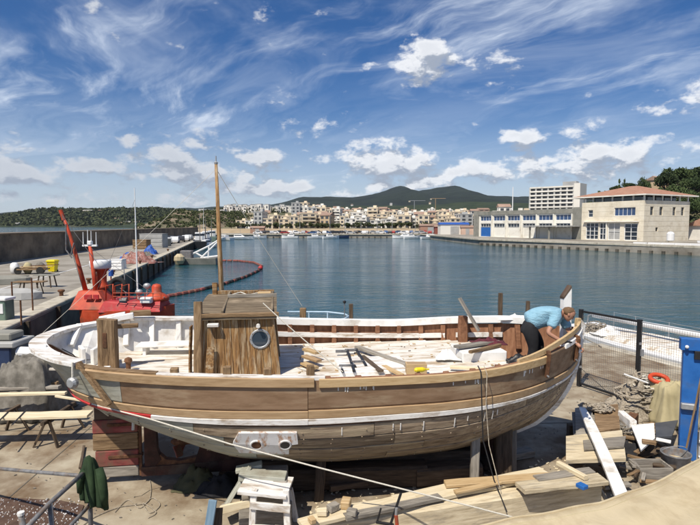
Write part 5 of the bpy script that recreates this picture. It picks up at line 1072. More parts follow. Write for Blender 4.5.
def crumple(name, c, rx, ry, h, mt, label, cat, seed, n=18, folds=3.0, thing_=True):
    def fn(a, b):
        x, y = (a - .5) * 2, (b - .5) * 2; r = min(1, math.hypot(x, y)); k = (1 - r ** 2.2); z = h * k * (.75 + .5 * fbm(x * folds, y * folds, 3, seed)) + h * .22 * abs(fbm(x * folds * 1.8, y * folds * 1.8, 3, seed + 5)) * k
        e = 1 + .22 * fbm(x * 1.5, y * 1.5, 2, seed + 9); return Vector(c) + Vector((x * rx * e, y * ry * e, max(.008, z)))
    o = MB().sheet(fn, n, n, .01).obj(name, mt, smooth=True); return tag(o, label, cat)
crumple('netting', G(488, 343, DZ + .19), .28, .16, .10, mat('burgundy_net', [(.06, .012, .02), (.13, .03, .04)], 20, rough=.95, bump=.5), 'crumpled burgundy net on the fore hatch', 'net', 3)
crumple('plastic_sheet', G(447, 358, DZ + .05), .18, .14, .16, m_white, 'crumpled white plastic sheet on the foredeck', 'sheet', 8)
crumple('work_bag', G(521, 361, DZ + .06), .22, .12, .12, m_black, 'black work bag on deck at the man\'s feet', 'bag', 15)
crumple('white_bags', P(517, 318, 9.7) - Vector((0, 0, .02)), .34, .12, .09, m_white, 'white crumpled cloth on the far rail behind the man', 'cloth', 21)
def shavings(name, pts_fn, n, mt, seed, label, size=(.02, .09)):
    rng = random.Random(seed); mb = MB()
    for _ in range(n):
        p = Vector(pts_fn(rng)); L_ = rng.uniform(*size); mb.box(p + Vector((0, 0, .009)), (L_, L_ * rng.uniform(.15, .5), .012), rz=rng.uniform(0, 3.14))
    return tag(mb.obj(name, mt), label, 'debris', kind='stuff')
shavings('wood_shavings', lambda r: BM @ Vector((lambda u: (u, r.uniform(-.9, .9) * (half_at(u, ZD(u)) - .15), ZD(u) + .028))(r.uniform(3.8, 7.0))), 110, m_pine, 4, 'wood shavings scattered over the white deck', (.015, .06))
shavings('paint_flakes', lambda r: BM @ Vector((lambda u: (u, r.uniform(-.9, .9) * (half_at(u, ZD(u)) - .15), ZD(u) + .028))(r.uniform(1.0, 7.0))), 16, m_darktimber, 6, 'dark scraps scattered over the white deck', (.015, .05))
# the plank the man is bending on
pl = [BM @ hull(u, 1.0, 1, -.02) + Vector((0, 0, dz)) for u, dz in ((7.0, .0), (7.25, .02), (7.5, .05), (7.75, .085), (8.0, .11), (8.25, .125), (8.45, .13), (8.6, .13))]
rings = []
for i, p in enumerate(pl):
    d = (pl[min(i + 1, len(pl) - 1)] - pl[max(i - 1, 0)]).normalized(); s_ = Vector((d.y, -d.x, 0)).normalized(); rings.append([p - s_ * .022 - Vector((0, 0, .04)), p + s_ * .022 - Vector((0, 0, .04)), p + s_ * .022 + Vector((0, 0, .04)), p - s_ * .022 + Vector((0, 0, .04))])
tag(MB().loft(rings).obj('bent_plank', m_pine), 'fresh pine plank being bent round the bow by the man', 'plank')
for px, v in ((545, .78), (578, .6)):
    u = u_of(px, v) if px < 570 else 8.3; a = BM @ hull(u, 1.08, 1, .05); b = BM @ hull(u, .45, 1, .05); t = thing('screw_clamp', 'rusty screw clamp gripping the ' + ('end of the yellow upper wale' if px < 570 else 'bent plank at the bow'), 'clamp', b, 0, 'clamps gripping the hull planks')
    MB().bar(a, b, .07, .05, ch=.006, up=(1, 0, 0)).obj('jaw', m_rust, t); MB().cyl(b + Vector((0, -.08, .03)), b + Vector((0, .02, .03)), .014, n=8).obj('screw', m_steel, t); MB().bar(a, a + Vector((0, .16, 0)), .05, .05).obj('arm', m_rust, t)
# dark line hanging over the near side at the bow, and the long white rope
tag(MB().tube([P(478, 366, 7.35), P(481, 372, 7.1), P(481.5, 390, 7.05), P(482, 410, 7.02), P(483, 440, 6.98), P(494, 480, 6.85), P(507, 512, 6.6)], .009, 6).obj('hanging_cable', m_black), 'thin dark cable hanging down the hull near the bow', 'cable')
tag(MB().tube([P(484, 366, 7.35), P(487, 374, 7.1), P(486, 405, 7.03), P(489, 445, 6.95), P(505, 508, 6.7)], .006, 6).obj('hanging_cable', m_oldrope), 'second thin line hanging beside the dark cable', 'cable')
rp = [BM @ Vector((1.22, -.9, 1.38)), P(92, 404, 6.85), P(150, 419, 6.55), P(230, 444, 6.3), P(320, 468, 6.15), P(410, 491, 6.05), P(470, 506, 6.02), P(535, 523, 6.0), P(585, 540, 5.95)]
tag(MB().tube(rp, .0095, 8).obj('mooring_rope', m_rope), 'long white rope running from the stern across the yard', 'rope')
tag(MB().tube([P(133, 405, 6.9), P(133.5, 418, 6.92), P(133, 430, 6.9)], .02, 8).obj('rope_tail', m_rope), 'short white rope end hanging beside the rudder', 'rope')

# ================================================================ the man at the bow
def skin(name, joints, edges, mt, parent, root=0, sub=2):
    me = bpy.data.meshes.new(name); inv = world_of(parent).inverted(); me.from_pydata([tuple(inv @ Vector(j[0])) for j in joints], edges, []); me.materials.append(mt)
    o = bpy.data.objects.new(name, me); COL.objects.link(o); o.parent = parent
    sk = o.modifiers.new('skin', 'SKIN'); sk.use_smooth_shade = True
    lay = me.skin_vertices[0] if len(me.skin_vertices) else None
    for i, j in enumerate(joints):
        r = j[1]; lay.data[i].radius = (r, r) if isinstance(r, (int, float)) else r
        lay.data[i].use_root = (i == root)
    sd = o.modifiers.new('sub', 'SUBSURF'); sd.levels = sub; sd.render_levels = sub
    return o
pel = P(527.5, 323, 8.62); FZ = 1.53
man = thing('person', 'man in light blue t-shirt and black trousers bending over the bow to fit a plank', 'person', (pel.x, pel.y, FZ))
V = Vector
hipN, hipF = pel + V((.0, -.10, -.03)), pel + V((.02, .10, -.03)); knN, knF = V((pel.x + .07, pel.y - .13, 1.98)), V((pel.x + .27, pel.y + .13, 2.0)); anN, anF = V((pel.x - .02, pel.y - .13, FZ + .09)), V((pel.x + .20, pel.y + .13, FZ + .09))
toN, toF = anN + V((.17, -.03, -.055)), anF + V((.17, -.02, -.055)); sp1, sp2, nk = P(539, 315, 8.60), P(552, 314, 8.56), P(562, 312.5, 8.53); hd0 = P(566.5, 311.5, 8.50); hdc = P(568.8, 314, 8.48)
shN, shF = P(556, 317, 8.38), P(562, 316, 8.74); elN, elF = P(547.5, 333, 8.28), P(571, 335, 8.55); wrN, wrF = P(559.5, 340, 8.22), P(578.5, 345.5, 8.32)
paN, paF = P(562.5, 341.5, 8.20), P(581, 347.5, 8.30)
J = [(pel, .09), (sp1, .125), (sp2, .135), (nk, .062), (hd0, .06), (hipN, .06), (knN, .055), (anN, .042), (toN, .034), (hipF, .06), (knF, .055), (anF, .042), (toF, .034), (shN, .062), (elN, .042), (wrN, .03), (paN, .034), (shF, .062), (elF, .042), (wrF, .03), (paF, .034)]
E = [(0, 1), (1, 2), (2, 3), (3, 4), (0, 5), (5, 6), (6, 7), (7, 8), (0, 9), (9, 10), (10, 11), (11, 12), (2, 13), (13, 14), (14, 15), (15, 16), (2, 17), (17, 18), (18, 19), (19, 20)]
body = skin('body', J, E, m_skin, man)
slN, slF = shN.lerp(elN, .72), shF.lerp(elF, .72)
skin('shirt', [(pel + V((-.03, 0, .0)), .185), (pel.lerp(sp1, .5) + V((0, 0, -.02)), .19), (sp1 + V((0, 0, -.025)), .19), (sp2 + V((0, 0, -.01)), .18), (sp2.lerp(nk, .7), .115), (shN, .095), (slN, .083), (shF, .095), (slF, .083)], [(0, 1), (1, 2), (2, 3), (3, 4), (3, 5), (5, 6), (3, 7), (7, 8)], m_shirt, man, 3)
skin('trousers', [(pel + V((-.01, 0, -.03)), .185), (hipN + V((.02, 0, -.06)), .14), (knN, .082), (anN + V((0, 0, .03)), .07), (hipF + V((.02, 0, -.06)), .14), (knF, .082), (anF + V((0, 0, .03)), .07), (pel + V((.10, 0, .05)), .12), (hipN.lerp(knN, .55) , .115), (hipF.lerp(knF, .55), .115)], [(7, 0), (0, 1), (1, 8), (8, 2), (2, 3), (0, 4), (4, 9), (9, 5), (5, 6)], m_trouser, man, 0)
fwd = V((.72, -.22, -.66)).normalized(); upv = (V((.62, -.1, .78)) - fwd * V((.62, -.1, .78)).dot(fwd)).normalized(); sid = fwd.cross(upv)
HR = Matrix((fwd, -sid, upv)).transposed()      # head axes: x nose, y left, z crown
def hp_(x, y, z): return hdc + HR @ V((x, y, z)) * .9
mb = MB(); rings = []
for i, (z, rx, ry, ox) in enumerate(((-.115, .03, .025, .045), (-.105, .055, .045, .035), (-.07, .082, .066, .012), (-.02, .098, .076, .0), (.04, .102, .079, -.004), (.085, .085, .068, -.006), (.112, .05, .042, -.008), (.12, .012, .01, -.008))):
    rings.append([hp_(ox + rx * math.cos(a), ry * math.sin(a), z) for a in [2 * math.pi * k / 16 for k in range(16)]])
head = mb.loft(rings).obj('head', m_skin, man, smooth=True)
MB().loft([[hp_(.09, -.012, .02), hp_(.09, .012, .02), hp_(.098, 0, .022)], [hp_(.09, -.018, -.03), hp_(.09, .018, -.03), hp_(.125, 0, -.028)]]).obj('nose', m_skin, head)
for s in (-1, 1): MB().sph(hp_(-.005, s * .082, -.01), (.022, .012, .03), 8, 6).obj('ear', m_skin, head, smooth=True); MB().sph(hp_(.09, s * .032, .018), .011, 8, 6).obj('eye', m_black, head, smooth=True)
MB().sph(hp_(.088, 0, -.062), (.012, .026, .007), 8, 6).obj('mouth', m_redkeel, head, smooth=True)
rings = []
for z, k in ((-.05, .7), (-.01, 1.0), (.04, 1.05), (.09, 1.0), (.118, .7), (.13, .15)):
    rx, ry = .108 * k * math.sqrt(max(.05, 1 - (z / .136) ** 2)) + .004, .088 * k * math.sqrt(max(.05, 1 - (z / .136) ** 2)) + .004
    back = -.022 if z < .06 else -.01; rings.append([hp_(back + (rx if math.cos(a) < 0 else rx * (.25 if z < .05 else .9)) * math.cos(a), ry * math.sin(a), z) for a in [2 * math.pi * k2 / 16 for k2 in range(16)]])
MB().loft(rings).obj('hair', m_hair, man, smooth=True)
for pa, wr, s in ((paN, wrN, 1), (paF, wrF, -1)):
    d = (pa - wr).normalized(); lat = d.cross(V((0, 0, 1))).normalized(); dn = d.cross(lat).normalized(); dn = dn if dn.z < 0 else -dn
    for k in range(4): r0 = pa + d * .02 + lat * (k - 1.5) * .021; L_ = (.030, .034, .032, .026)[k]; MB().tube([r0, r0 + d * L_ + dn * .008, r0 + d * (L_ * 1.35) + dn * .035, r0 + d * (L_ * 1.0) + dn * .058], [.0095, .009, .0085, .007], 7).obj('finger', m_skin, body, smooth=True)
    r0 = wr.lerp(pa, .5) + lat * .03 * s; MB().tube([r0, r0 + lat * .025 * s + d * .02 + dn * .015, r0 + lat * .018 * s + d * .045 + dn * .04], [.011, .0105, .008], 7).obj('thumb', m_skin, body, smooth=True)
for an, to in ((anN, toN), (anF, toF)):
    c = (an + to) / 2; MB().loft([[c + V((x, y * w_, -.085 + .0)) for y in (-1, 1)] + [c + V((x, y * w_ * .85, -.085 + h_)) for y in (1, -1)] for x, w_, h_ in ((-.15, .03, .08), (-.11, .042, .12), (0, .044, .10), (.09, .048, .07), (.15, .03, .04))]).obj('shoe', m_black, man)
hm = thing('hand_drill', 'dark hand drill held by the man over the bent plank', 'drill', paN); MB().cyl(paN + V((-.02, 0, .01)), paN + V((.14, -.02, -.01)), .024, .014, 10).obj('body', m_black, hm); MB().cyl(paN + V((.14, -.02, -.01)), paN + V((.22, -.03, -.02)), .006, n=6).obj('bit', m_steel, hm)
MB().bar(paN + V((0, 0, 0)), paN + V((-.02, .01, -.08)), .03, .035).obj('handle', m_black, hm)
# ================================================================ under the hull
for k, u in enumerate((2.75, 4.4, 5.9, 7.0)):
    c = BM @ Vector((u, 0, 0)); tag(MB().box(c + Vector((0, 0, .05)), (.3, .9, .098), rz=BYAW, ch=.012).obj('keel_block', m_darktimber), ('aftmost', 'second', 'third', 'foremost')[k] + ' timber block under the keel of the fishing boat', 'block')
def prop(px, D, top, w, mt, lab):
    x = (px - 350) / F * D; lbeam('shore_prop', (x, D, 0), (x + .03, D + .12, top), w, w * .8, mt, lab, 'prop', up=(0, 1, 0))
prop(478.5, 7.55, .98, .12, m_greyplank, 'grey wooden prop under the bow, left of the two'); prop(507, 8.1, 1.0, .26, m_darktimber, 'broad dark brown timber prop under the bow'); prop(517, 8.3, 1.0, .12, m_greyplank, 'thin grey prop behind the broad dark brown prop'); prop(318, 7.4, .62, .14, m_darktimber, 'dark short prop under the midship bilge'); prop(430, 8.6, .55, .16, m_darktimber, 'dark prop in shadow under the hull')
lbeam('prop_foot', G(509, 459, .0) + Vector((0, 0, .06)), G(531, 455, .0) + Vector((0, 0, .06)), .22, .11, m_greyplank, 'pale block at the foot of the bow props', 'block')
lbeam('plank', G(300, 478, .12), G(440, 470, .12), .22, .06, m_greyplank, 'grey plank lying in the shadow under the hull', 'plank'); lbeam('plank', G(330, 488, .1), G(470, 466, .1), .10, .08, m_darktimber, 'dark batten lying in the shadow under the hull', 'plank')
t = thing('tyre', 'old tyre lying in the dark under the forward hull', 'tyre', G(462, 476, 0)); q = world_of(t).translation; MB().tube([q + Vector((.24 * math.cos(a), .06, .3 + .24 * math.sin(a))) for a in [i * math.pi / 10 for i in range(20)]], .075, 10, True).obj('tread', m_rubber, t, smooth=True)
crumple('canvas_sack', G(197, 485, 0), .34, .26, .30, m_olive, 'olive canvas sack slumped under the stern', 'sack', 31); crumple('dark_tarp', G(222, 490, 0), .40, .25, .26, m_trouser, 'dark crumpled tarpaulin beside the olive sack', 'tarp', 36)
for k, (a, b, w_, h_) in enumerate((((292, 476), (425, 471), .40, .34), ((330, 464), (470, 460), .34, .42), ((415, 474), (478, 469), .36, .30), ((250, 472), (330, 466), .3, .4))):  # dark baulks added to deepen the hull's shade on the bright floor
    lbeam('timber_baulk', G(*a, h_ / 2), G(*b, h_ / 2), w_, h_, m_darktimber, ('long dark baulk', 'higher dark baulk farther back', 'short dark baulk below the bow', 'dark baulk behind the white trestle')[k] + ' added to darken the ground under the hull', 'timber')
crumple('dark_tarp', G(395, 470, 0) + Vector((0, .5, 0)), 1.3, .45, .5, m_trouser, 'black tarpaulin added to darken the space under the keel', 'tarp', 91)  # black bundle added so the space below the keel looks more shaded
# cradle and step-stool in front of the hull
D0 = 6.45
st = thing('work_trestle', 'paint-splashed white step trestle standing under the midship bilge', 'trestle', P(268, 500, D0) * 1)
st.matrix_basis = Matrix.Translation(Vector((P(268, 500, D0).x, D0, 0)))
def sp(px, py, dd=0.0): return P(px, py, D0 + dd)
for a, b, w_, dd in (((254, 489), (252, 540), .085, 0), ((286, 490), (288, 540), .085, 0), ((262, 489), (264, 536), .075, .42), ((290, 489), (296, 532), .075, .42)): beam('leg', sp(*a, dd), Vector((sp(*b, dd).x, D0 + dd + .0, 0.0)), w_, .06, m_whiteworn, st, up=(0, 1, 0))
beam('step', sp(243, 483, .2), sp(290, 488, .2), .52, .05, m_whiteworn, st); beam('rail', sp(250, 505, -.05), sp(290, 509, -.05), .035, .10, m_whiteworn, st); beam('rail', sp(252, 528, -.05), sp(290, 530, -.05), .035, .09, m_whiteworn, st); beam('rail', sp(221, 510, .02), sp(250, 503, .02), .04, .10, m_pinepale, st); beam('brace', sp(222, 507, .4), sp(262, 503, .4), .04, .08, m_greyplank, st)
cb = thing('hull_cradle', 'grey timber and steel cradle block supporting the bilge above the white trestle', 'cradle', (P(266, 500, 6.9).x, 6.95, 0))
for z0, z1, w_ in ((0, .30, .70), (.30, .46, .62), (.46, .62, .58)): MB().box(world_of(cb).translation + Vector((0, 0, (z0 + z1) / 2)), (w_, .5, z1 - z0 - .004), rz=.1, ch=.012).obj('baulk', m_greyplank, cb)
beam('side_plate', P(222, 512, 6.75), P(250, 466, 7.0), .05, .24, m_greypaint, cb, up=(0, 1, 0)); beam('side_plate', P(236, 470, 7.0), P(262, 464, 7.05), .05, .16, m_greypaint, cb, up=(0, 1, 0)); beam('wedge', P(240, 474, 6.85), P(286, 478, 6.85), .22, .10, m_greypaint, cb)
lbeam('blue_board', P(213, 500, 6.2), P(206, 545, 6.1), .10, .04, mat('faded_blue_board', [(.12, .20, .28), (.20, .29, .37)], 4, GX, rough=.8, bump=.2), 'faded blue board leaning left of the white trestle', 'board', up=(0, 1, 0)); lbeam('board', P(219, 508, 6.3), P(216, 545, 6.2), .10, .03, m_darktimber, 'dark board leaning beside the faded blue board', 'board', up=(0, 1, 0))
# stack of timber in front of the bow
lbeam('timber_baulk', G(318, 530, .24), G(592, 488, .24), .40, .40, m_weathpale, 'heavy pale weathered timber baulk in front of the boat', 'timber')
lbeam('plank', G(300, 524, .475), G(470, 483, .475), .20, .05, m_pinepale, 'long pale plank on the left of the timber stack', 'plank'); lbeam('plank', G(395, 502, .478), G(545, 472, .478), .26, .05, m_pinepale, 'broad pale plank on top of the heavy baulk', 'plank'); lbeam('plank', G(445, 484, .53), G(560, 476, .53), .17, .045, m_pine, 'tan plank end lying across the timber stack', 'plank'); lbeam('plank', G(345, 517, .49), G(440, 497, .49), .12, .05, m_greyplank, 'short grey batten on the timber stack', 'plank'); lbeam('plank', G(455, 492, .535), G(500, 482, .535), .09, .03, m_pine, 'small pine strip on the broad pale plank', 'plank')
MB_ = lambda pts, th, mt, name, lab, cat: tag(MB().slab(pts, (0, 0, -th)).obj(name, mt), lab, cat)
lbeam('plank', G(520, 488, .53), G(603, 479, .53), .26, .055, m_weathpale, 'broad weathered plank at the right end of the timber stack', 'plank'); lbeam('plank', G(536, 479, .56), G(592, 471, .55), .16, .05, m_greyplank, 'grey plank behind the broad weathered plank on the stack', 'plank')
lbeam('plank', G(558, 463, .60), G(586, 478, .60), .07, .06, m_pinepale, 'short pale stick resting on the grey plank of the stack', 'plank')
for a in ((345, 530), (575, 494)): c = G(*a, .0); tag(MB().box(c + Vector((0, .05, .02)), (.2, .5, .06), ch=.01).obj('bearer', m_darktimber), 'dark bearer under the ' + ('left' if a[0] < 400 else 'right') + ' end of the heavy baulk', 'bearer')
for k, (px, py, s_, mt_) in enumerate(((322, 512, .12, m_pinepale), (333, 507, .14, m_greyplank), (346, 503, .16, m_pine), (312, 520, .1, m_pine), (352, 512, .12, m_greyplank))):
    c = G(px, py, .55); tag(MB().box(c, (s_, s_ * .7, s_ * .6), rz=k * .7, ch=.008).obj('offcut', mt_), ('pale cube offcut', 'grey offcut', 'largest tan offcut', 'small tan offcut', 'low grey offcut')[k] + ' at the left end of the timber stack', 'offcut')
cl = thing('bar_clamp', 'black bar clamp with orange handle standing on the timber stack', 'clamp', P(395, 520, 6.0))
beam('bar', P(388, 532, 5.95), P(401, 493, 6.0), .03, .014, m_black, cl, up=(0, 1, 0)); beam('jaw', P(376, 522, 5.97), P(394, 525, 5.97), .03, .03, m_black, cl); beam('screw', P(377, 522, 5.97), P(381, 508, 5.97), .02, .02, m_black, cl); MB().cyl(P(397.5, 529, 5.9), P(396, 515, 5.92), .022, n=10).obj('handle', m_orange, cl); MB().cyl(P(396, 515, 5.92), P(396.5, 508, 5.92), .016, n=8).obj('ferrule', m_steel, cl)
# ================================================================ yard at the left: trestles, planks, railing, jacket
def trestle(px, py, h, lab, grp=None, w=.55):
    c = G(px, py); t = thing('saw_horse', lab, 'trestle', c); beam('top', c + Vector((0, -w, h)), c + Vector((0, w, h)), .07, .07, m_darktimber, t)
    for sy in (-1, 1):
        for sx in (-1, 1): beam('leg', c + Vector((sx * .22, sy * w * .85, 0)), c + Vector((sx * .03, sy * w * .7, h)), .05, .04, m_darktimber, t)
trestle(60, 437, .46, 'dark saw horse under the pale plank end nearest the boat'); trestle(2, 440, .46, 'dark saw horse at the left edge under the pale plank'); trestle(48, 411, .60, 'dark saw horse behind the pale plank under brown boards'); trestle(-10, 413, .60, 'dark saw horse mostly beyond the left edge')
lbeam('plank', G(-30, 417, .53), G(90, 414, .53), .30, .05, m_pinepale, 'wide pale fresh plank laid on the saw horses', 'plank')
lbeam('plank', G(56, 396, .66), G(97, 403, .66), .05, .04, m_pinepale, 'thin pale batten poking out under the stern', 'plank')
lbeam('plank', G(-40, 384, .70), G(58, 383, .70), .10, .06, m_timber, 'rear brown plank on the left saw horses', 'plank'); lbeam('plank', G(-40, 389, .68), G(60, 387, .68), .13, .06, m_greyplank, 'middle grey plank on the left saw horses', 'plank'); lbeam('plank', G(-40, 396, .66), G(66, 393, .66), .11, .05, m_pinepale, 'thin pale plank in front of the brown boards', 'plank')
for k, (a, b) in enumerate((((12, 425), (28, 408)), ((-8, 428), (8, 412)))): lbeam('strap', G(*a, .562), G(*b, .562), .03, .008, m_black, ('right', 'left')[k] + ' black strap across the wide pale plank', 'strap')
def drape(name, c, rx, ry, h, mt, label, cat, seed):
    def fn(a, b):
        x, y = (a - .5) * 2, (b - .5) * 2; r = max(abs(x), abs(y)); top = h * (.92 + .1 * fbm(x * 2, y * 2, 3, seed)); k = 1 if r < .6 else max(0, 1 - ((r - .6) / .4) ** .8)
        f = .10 * fbm(x * 5, y * 5, 2, seed + 3) * (r if r > .5 else .3); return Vector(c) + Vector((x * rx * (1 + f - .2 * (r > .6) * (r - .6)), y * ry * (1 + f), max(.02, top * k + h * .12 * fbm(x * 4, y * 4, 3, seed + 7) * k)))
    return tag(MB().sheet(fn, 30, 24, .012).obj(name, mt, smooth=True), label, cat)
drape('covered_engine', Vector((-6.75, 10.9, 0)), .75, .55, 1.25, m_greytarp, 'lumpy machine under a grey tarpaulin behind the stern', 'tarp', 4.4)
wp = P(20, 352, 11.4); tag(MB().cyl(wp, P(50, 353, 11.2), .12, n=16).obj('white_pipe', m_vhull), 'thick white pipe poking out behind the stern', 'pipe')
bx = thing('machine_chest', 'grey steel machine chest at the left edge behind the planks', 'chest', (P(4, 380, 11.6).x - .35, 11.6, 0)); q = world_of(bx).translation
MB().box(q + Vector((0, 0, .7)), (1.5, .7, 1.3), ch=.03).obj('body', m_vnavy, bx); MB().box(q + Vector((0, 0, 1.40)), (1.7, .8, .12), ch=.02).obj('lid', m_shade, bx); MB().box(q + Vector((0.1, 0, 1.55)), (1.2, .5, .16), ch=.03).obj('cover', m_greystone, bx)
pw_ = thing('pipe_railing', 'grey pipe stair railing in the lower left corner', 'railing', Vector((P(90, 500, 5.6).x, 5.6, 0)))
DR = 5.6
rl = P(90, 470, DR)
def pipe(name, pts, r=.022): return MB().tube(pts, r, 10).obj(name, m_pipe, pw_, smooth=True)
pipe('rail', [P(-40, 465, 7.2), P(20, 470.5, 6.6), P(84, 476, DR)]); pipe('rail', [P(89, 468, DR), P(50, 503, 4.9), P(15, 540, 4.5)], .024); pipe('post', [P(89, 462, DR), P(90, 500, DR), Vector((P(91, 540, DR).x, DR, 0))], .026); pipe('post', [P(50, 503, 4.9), P(53, 540, 4.88), Vector((P(53, 540, 4.88).x, 4.88, 0))], .024); pipe('post', [P(21, 515, 5.2), P(26, 545, 5.2), Vector((P(26, 545, 5.2).x, 5.2, 0))], .03); pipe('rail', [P(90, 505, DR), P(72, 524, 5.2), P(55, 545, 5.0)], .02)
MB().cyl(P(21, 515, 5.2), P(20.8, 512, 5.2), .034, n=12).obj('cap', m_white, pw_)
def jk(a, b):
    x = lerp(78.5, 106, a); t_ = b; top = 455 + 6 * (abs(a - .38) * 2) ** 1.4; w_ = .35 + .65 * min(1, t_ * 1.6); cx = 90 + 4 * t_
    px = cx + (x - 91) * w_; py = top + (508 - top + 2 * math.sin(a * 9)) * t_ - (9 * (1 - a) if a < .3 else 0) * t_
    return P(px, py, DR - .06 - .075 * math.sin(a * math.pi) - .03 * math.sin(a * 17 + t_ * 2) * t_ - .02 * math.sin(a * 31) * t_)
jm = MB().sheet(jk, 34, 24, .02); jo = thing('jacket', 'dark green work jacket hanging on the railing post', 'jacket', P(90, 480, DR)); jm.obj('body', m_green, jo, smooth=True)
MB().tube([P(99, 468, DR - .12), P(102, 480, DR - .15), P(104, 494, DR - .14), P(105, 505, DR - .12)], [.04, .05, .045, .035], 10).obj('sleeve', m_green, jo, smooth=True); MB().tube([P(84, 470, DR - .1), P(80, 480, DR - .12), P(80, 492, DR - .1)], [.035, .04, .03], 10).obj('sleeve', m_green, jo, smooth=True)
sheet_pts = [G(-20, 497), G(60, 501), G(84, 506), G(70, 540), G(-20, 545)]
tag(MB().prism([(p.x, p.y) for p in sheet_pts], .0, .012).obj('rusty_plate', mat('rusty_brown_plate', [(.055, .03, .02), (.085, .05, .035), (.12, .075, .052)], 8, rough=.85, bump=.4)), 'rusty brown steel plate on the ground under the railing', 'plate')
shavings('paint_chips', lambda r: (lambda p: (p.x, p.y, .008))(G(r.uniform(-5, 80), r.uniform(499, 530))), 260, m_white, 8, 'white paint chips scattered on the rusty plate', (.006, .022))
rng = random.Random(14)
for nm, lab, pts in (('thin_rope', 'thin pale rope tangled on the concrete behind the jacket', [(115, 512), (128, 500), (140, 508), (152, 498), (160, 505), (150, 513), (143, 503), (156, 512), (148, 518)]), ('thin_rope', 'thin cord trailing from the stern post over the concrete', [(150, 480), (151, 492), (146, 503), (120, 507), (95, 517), (80, 528)])):
    sm = spline([G(p[0], p[1], .008) for p in pts], 8)
    tag(MB().tube(sm, .006, 6).obj(nm, m_oldrope, smooth=True), lab, 'rope')
lbeam('stick', G(80, 468, .03), G(84, 446, .03), .04, .03, m_darktimber, 'short dark stick on the concrete left of the rudder', 'stick')
# ================================================================ yard at the right
FD = Vector((.67, -1.4, 0)).normalized(); F0 = Vector((5.70, 12.85, 0))
def fence(i, lab, light=False):
    a, b = F0 + FD * (1.56 * i), F0 + FD * (1.56 * (i + 1)); t = thing('mesh_fence', lab, 'fence', a, 0, 'mesh fence panels by the bow'); up3 = Vector((0, 0, 1))
    q_ = .022 if light else .05; fm_ = m_steel if light else m_black
    beam('post', a, a + up3 * 1.93, *((.085, .085, m_black) if i < 2 else (.045, .045, m_steel)), t, up=FD); beam('top_rail', a + up3 * 1.88 + FD * .05, b + up3 * 1.88 - FD * .05, q_ * .8, q_, fm_, t); beam('bottom_rail', a + up3 * .08 + FD * .05, b + up3 * .08 - FD * .05, q_ * .8, q_, fm_, t)
    w = MB()
    for k in range(1, 30): p = a.lerp(b, k / 30); w.bar(p + up3 * .08, p + up3 * 1.86, .0035, .0035, up=FD)
    for k in range(1, 36): w.bar(a + up3 * (.08 + .05 * k), b + up3 * (.08 + .05 * k), .003, .003)
    tag(w.obj('wire_mesh', m_pipe, t), kind='stuff'); MB().box(a + up3 * 1.2 + FD * .08, (.06, .05, .14)).obj('latch', m_steel, t)
    for k, z in enumerate((.5, 1.4)): MB().box(a + up3 * z - FD * .06 * 0 + Vector((.0, -.055, 0)), (.05, .03, .05)).obj('bracket', m_steel, t)
fence(0, 'black framed mesh fence panel right beside the bow'); fence(1, 'pale wire mesh panel between the black fence post and the blue gate', True); fence(2, 'pale wire mesh panel mostly hidden behind the blue gate', True)
gt = thing('blue_gate', 'bright blue steel gate frame with white lattice door at the right edge', 'gate', G(690, 455)); g0 = P(687, 452, 8.75); g0.z = 0; gd = Vector((.93, -.36, 0)).normalized(); gn = Vector((-.36, -.93, 0)); u3 = Vector((0, 0, 1))
beam('post', g0, g0 + u3 * 1.90, .26, .12, m_blue, gt, up=gn); beam('lintel', g0 - gd * .18 + u3 * 2.0 + gn * .02, g0 + gd * 2.6 + u3 * 2.0 + gn * .02, .16, .20, m_blue, gt); beam('rubber_seal', g0 + gd * .02 + u3 * 1.83 + gn * .085, g0 + gd * 2.5 + u3 * 1.83 + gn * .085, .05, .14, m_black, gt); beam('post', g0 + gd * 2.4, g0 + gd * 2.4 + u3 * 1.90, .26, .12, m_blue, gt, up=gn)
for k in range(10): beam('lattice_bar', g0 + gd * (.22 + .22 * k) + u3 * .08 + gn * .04, g0 + gd * (.22 + .22 * k) + u3 * 1.75 + gn * .04, .035, .03, m_vhull, gt, up=gn)
for k in range(7): beam('lattice_bar', g0 + gd * .15 + u3 * (.1 + .27 * k) + gn * .075, g0 + gd * 2.28 + u3 * (.1 + .27 * k) + gn * .075, .03, .03, m_vhull, gt)
MB().slab([g0 + gd * .16 + u3 * .08, g0 + gd * 2.25 + u3 * .08, g0 + gd * 2.25 + u3 * 1.75, g0 + gd * .16 + u3 * 1.75], gn * .02).obj('door_sheet', m_shade, gt)
MB().box(g0 + gn * .10 + u3 * .95 - gd * .03, (.22, .08, .10), rz=math.atan2(gd.y, gd.x), ch=.01).obj('lock', m_steel, gt); MB().sph(g0 - gd * .1 + u3 * 1.97 + gn * .14, .03, 8, 6).obj('bolt_cap', m_vhull, gt)
lbeam('broom_handle', g0 + gn * .42 - gd * .10 + u3 * .35, g0 + gn * .18 + gd * .12 + u3 * 1.55, .025, .025, m_timber, 'reddish wooden pole leaning against the blue gate post', 'pole')
# bucket
bc = G(675, 472, .0); bk = thing('bucket', 'dark grey bucket with paint-crusted inside below the blue gate', 'bucket', bc)
MB().lathe(bc, [(.17, 0), (.19, .02), (.215, .30), (.225, .31), (.225, .33), (.205, .33), (.2, .30), (.175, .10), (.02, .10)], 24).obj('pail', m_pipe, bk, smooth=True); MB().tube([bc + Vector((.215 * math.cos(a), .06 - .10 * math.sin(a), .31 + .14 * math.sin(a))) for a in [i * math.pi / 12 for i in range(13)]], .006, 6).obj('bail', m_steel, bk)
MB().cyl(bc + Vector((0, 0, .11)), bc + Vector((0, 0, .20)), .18, .19, n=20).obj('dried_paint', m_canvas, bk)
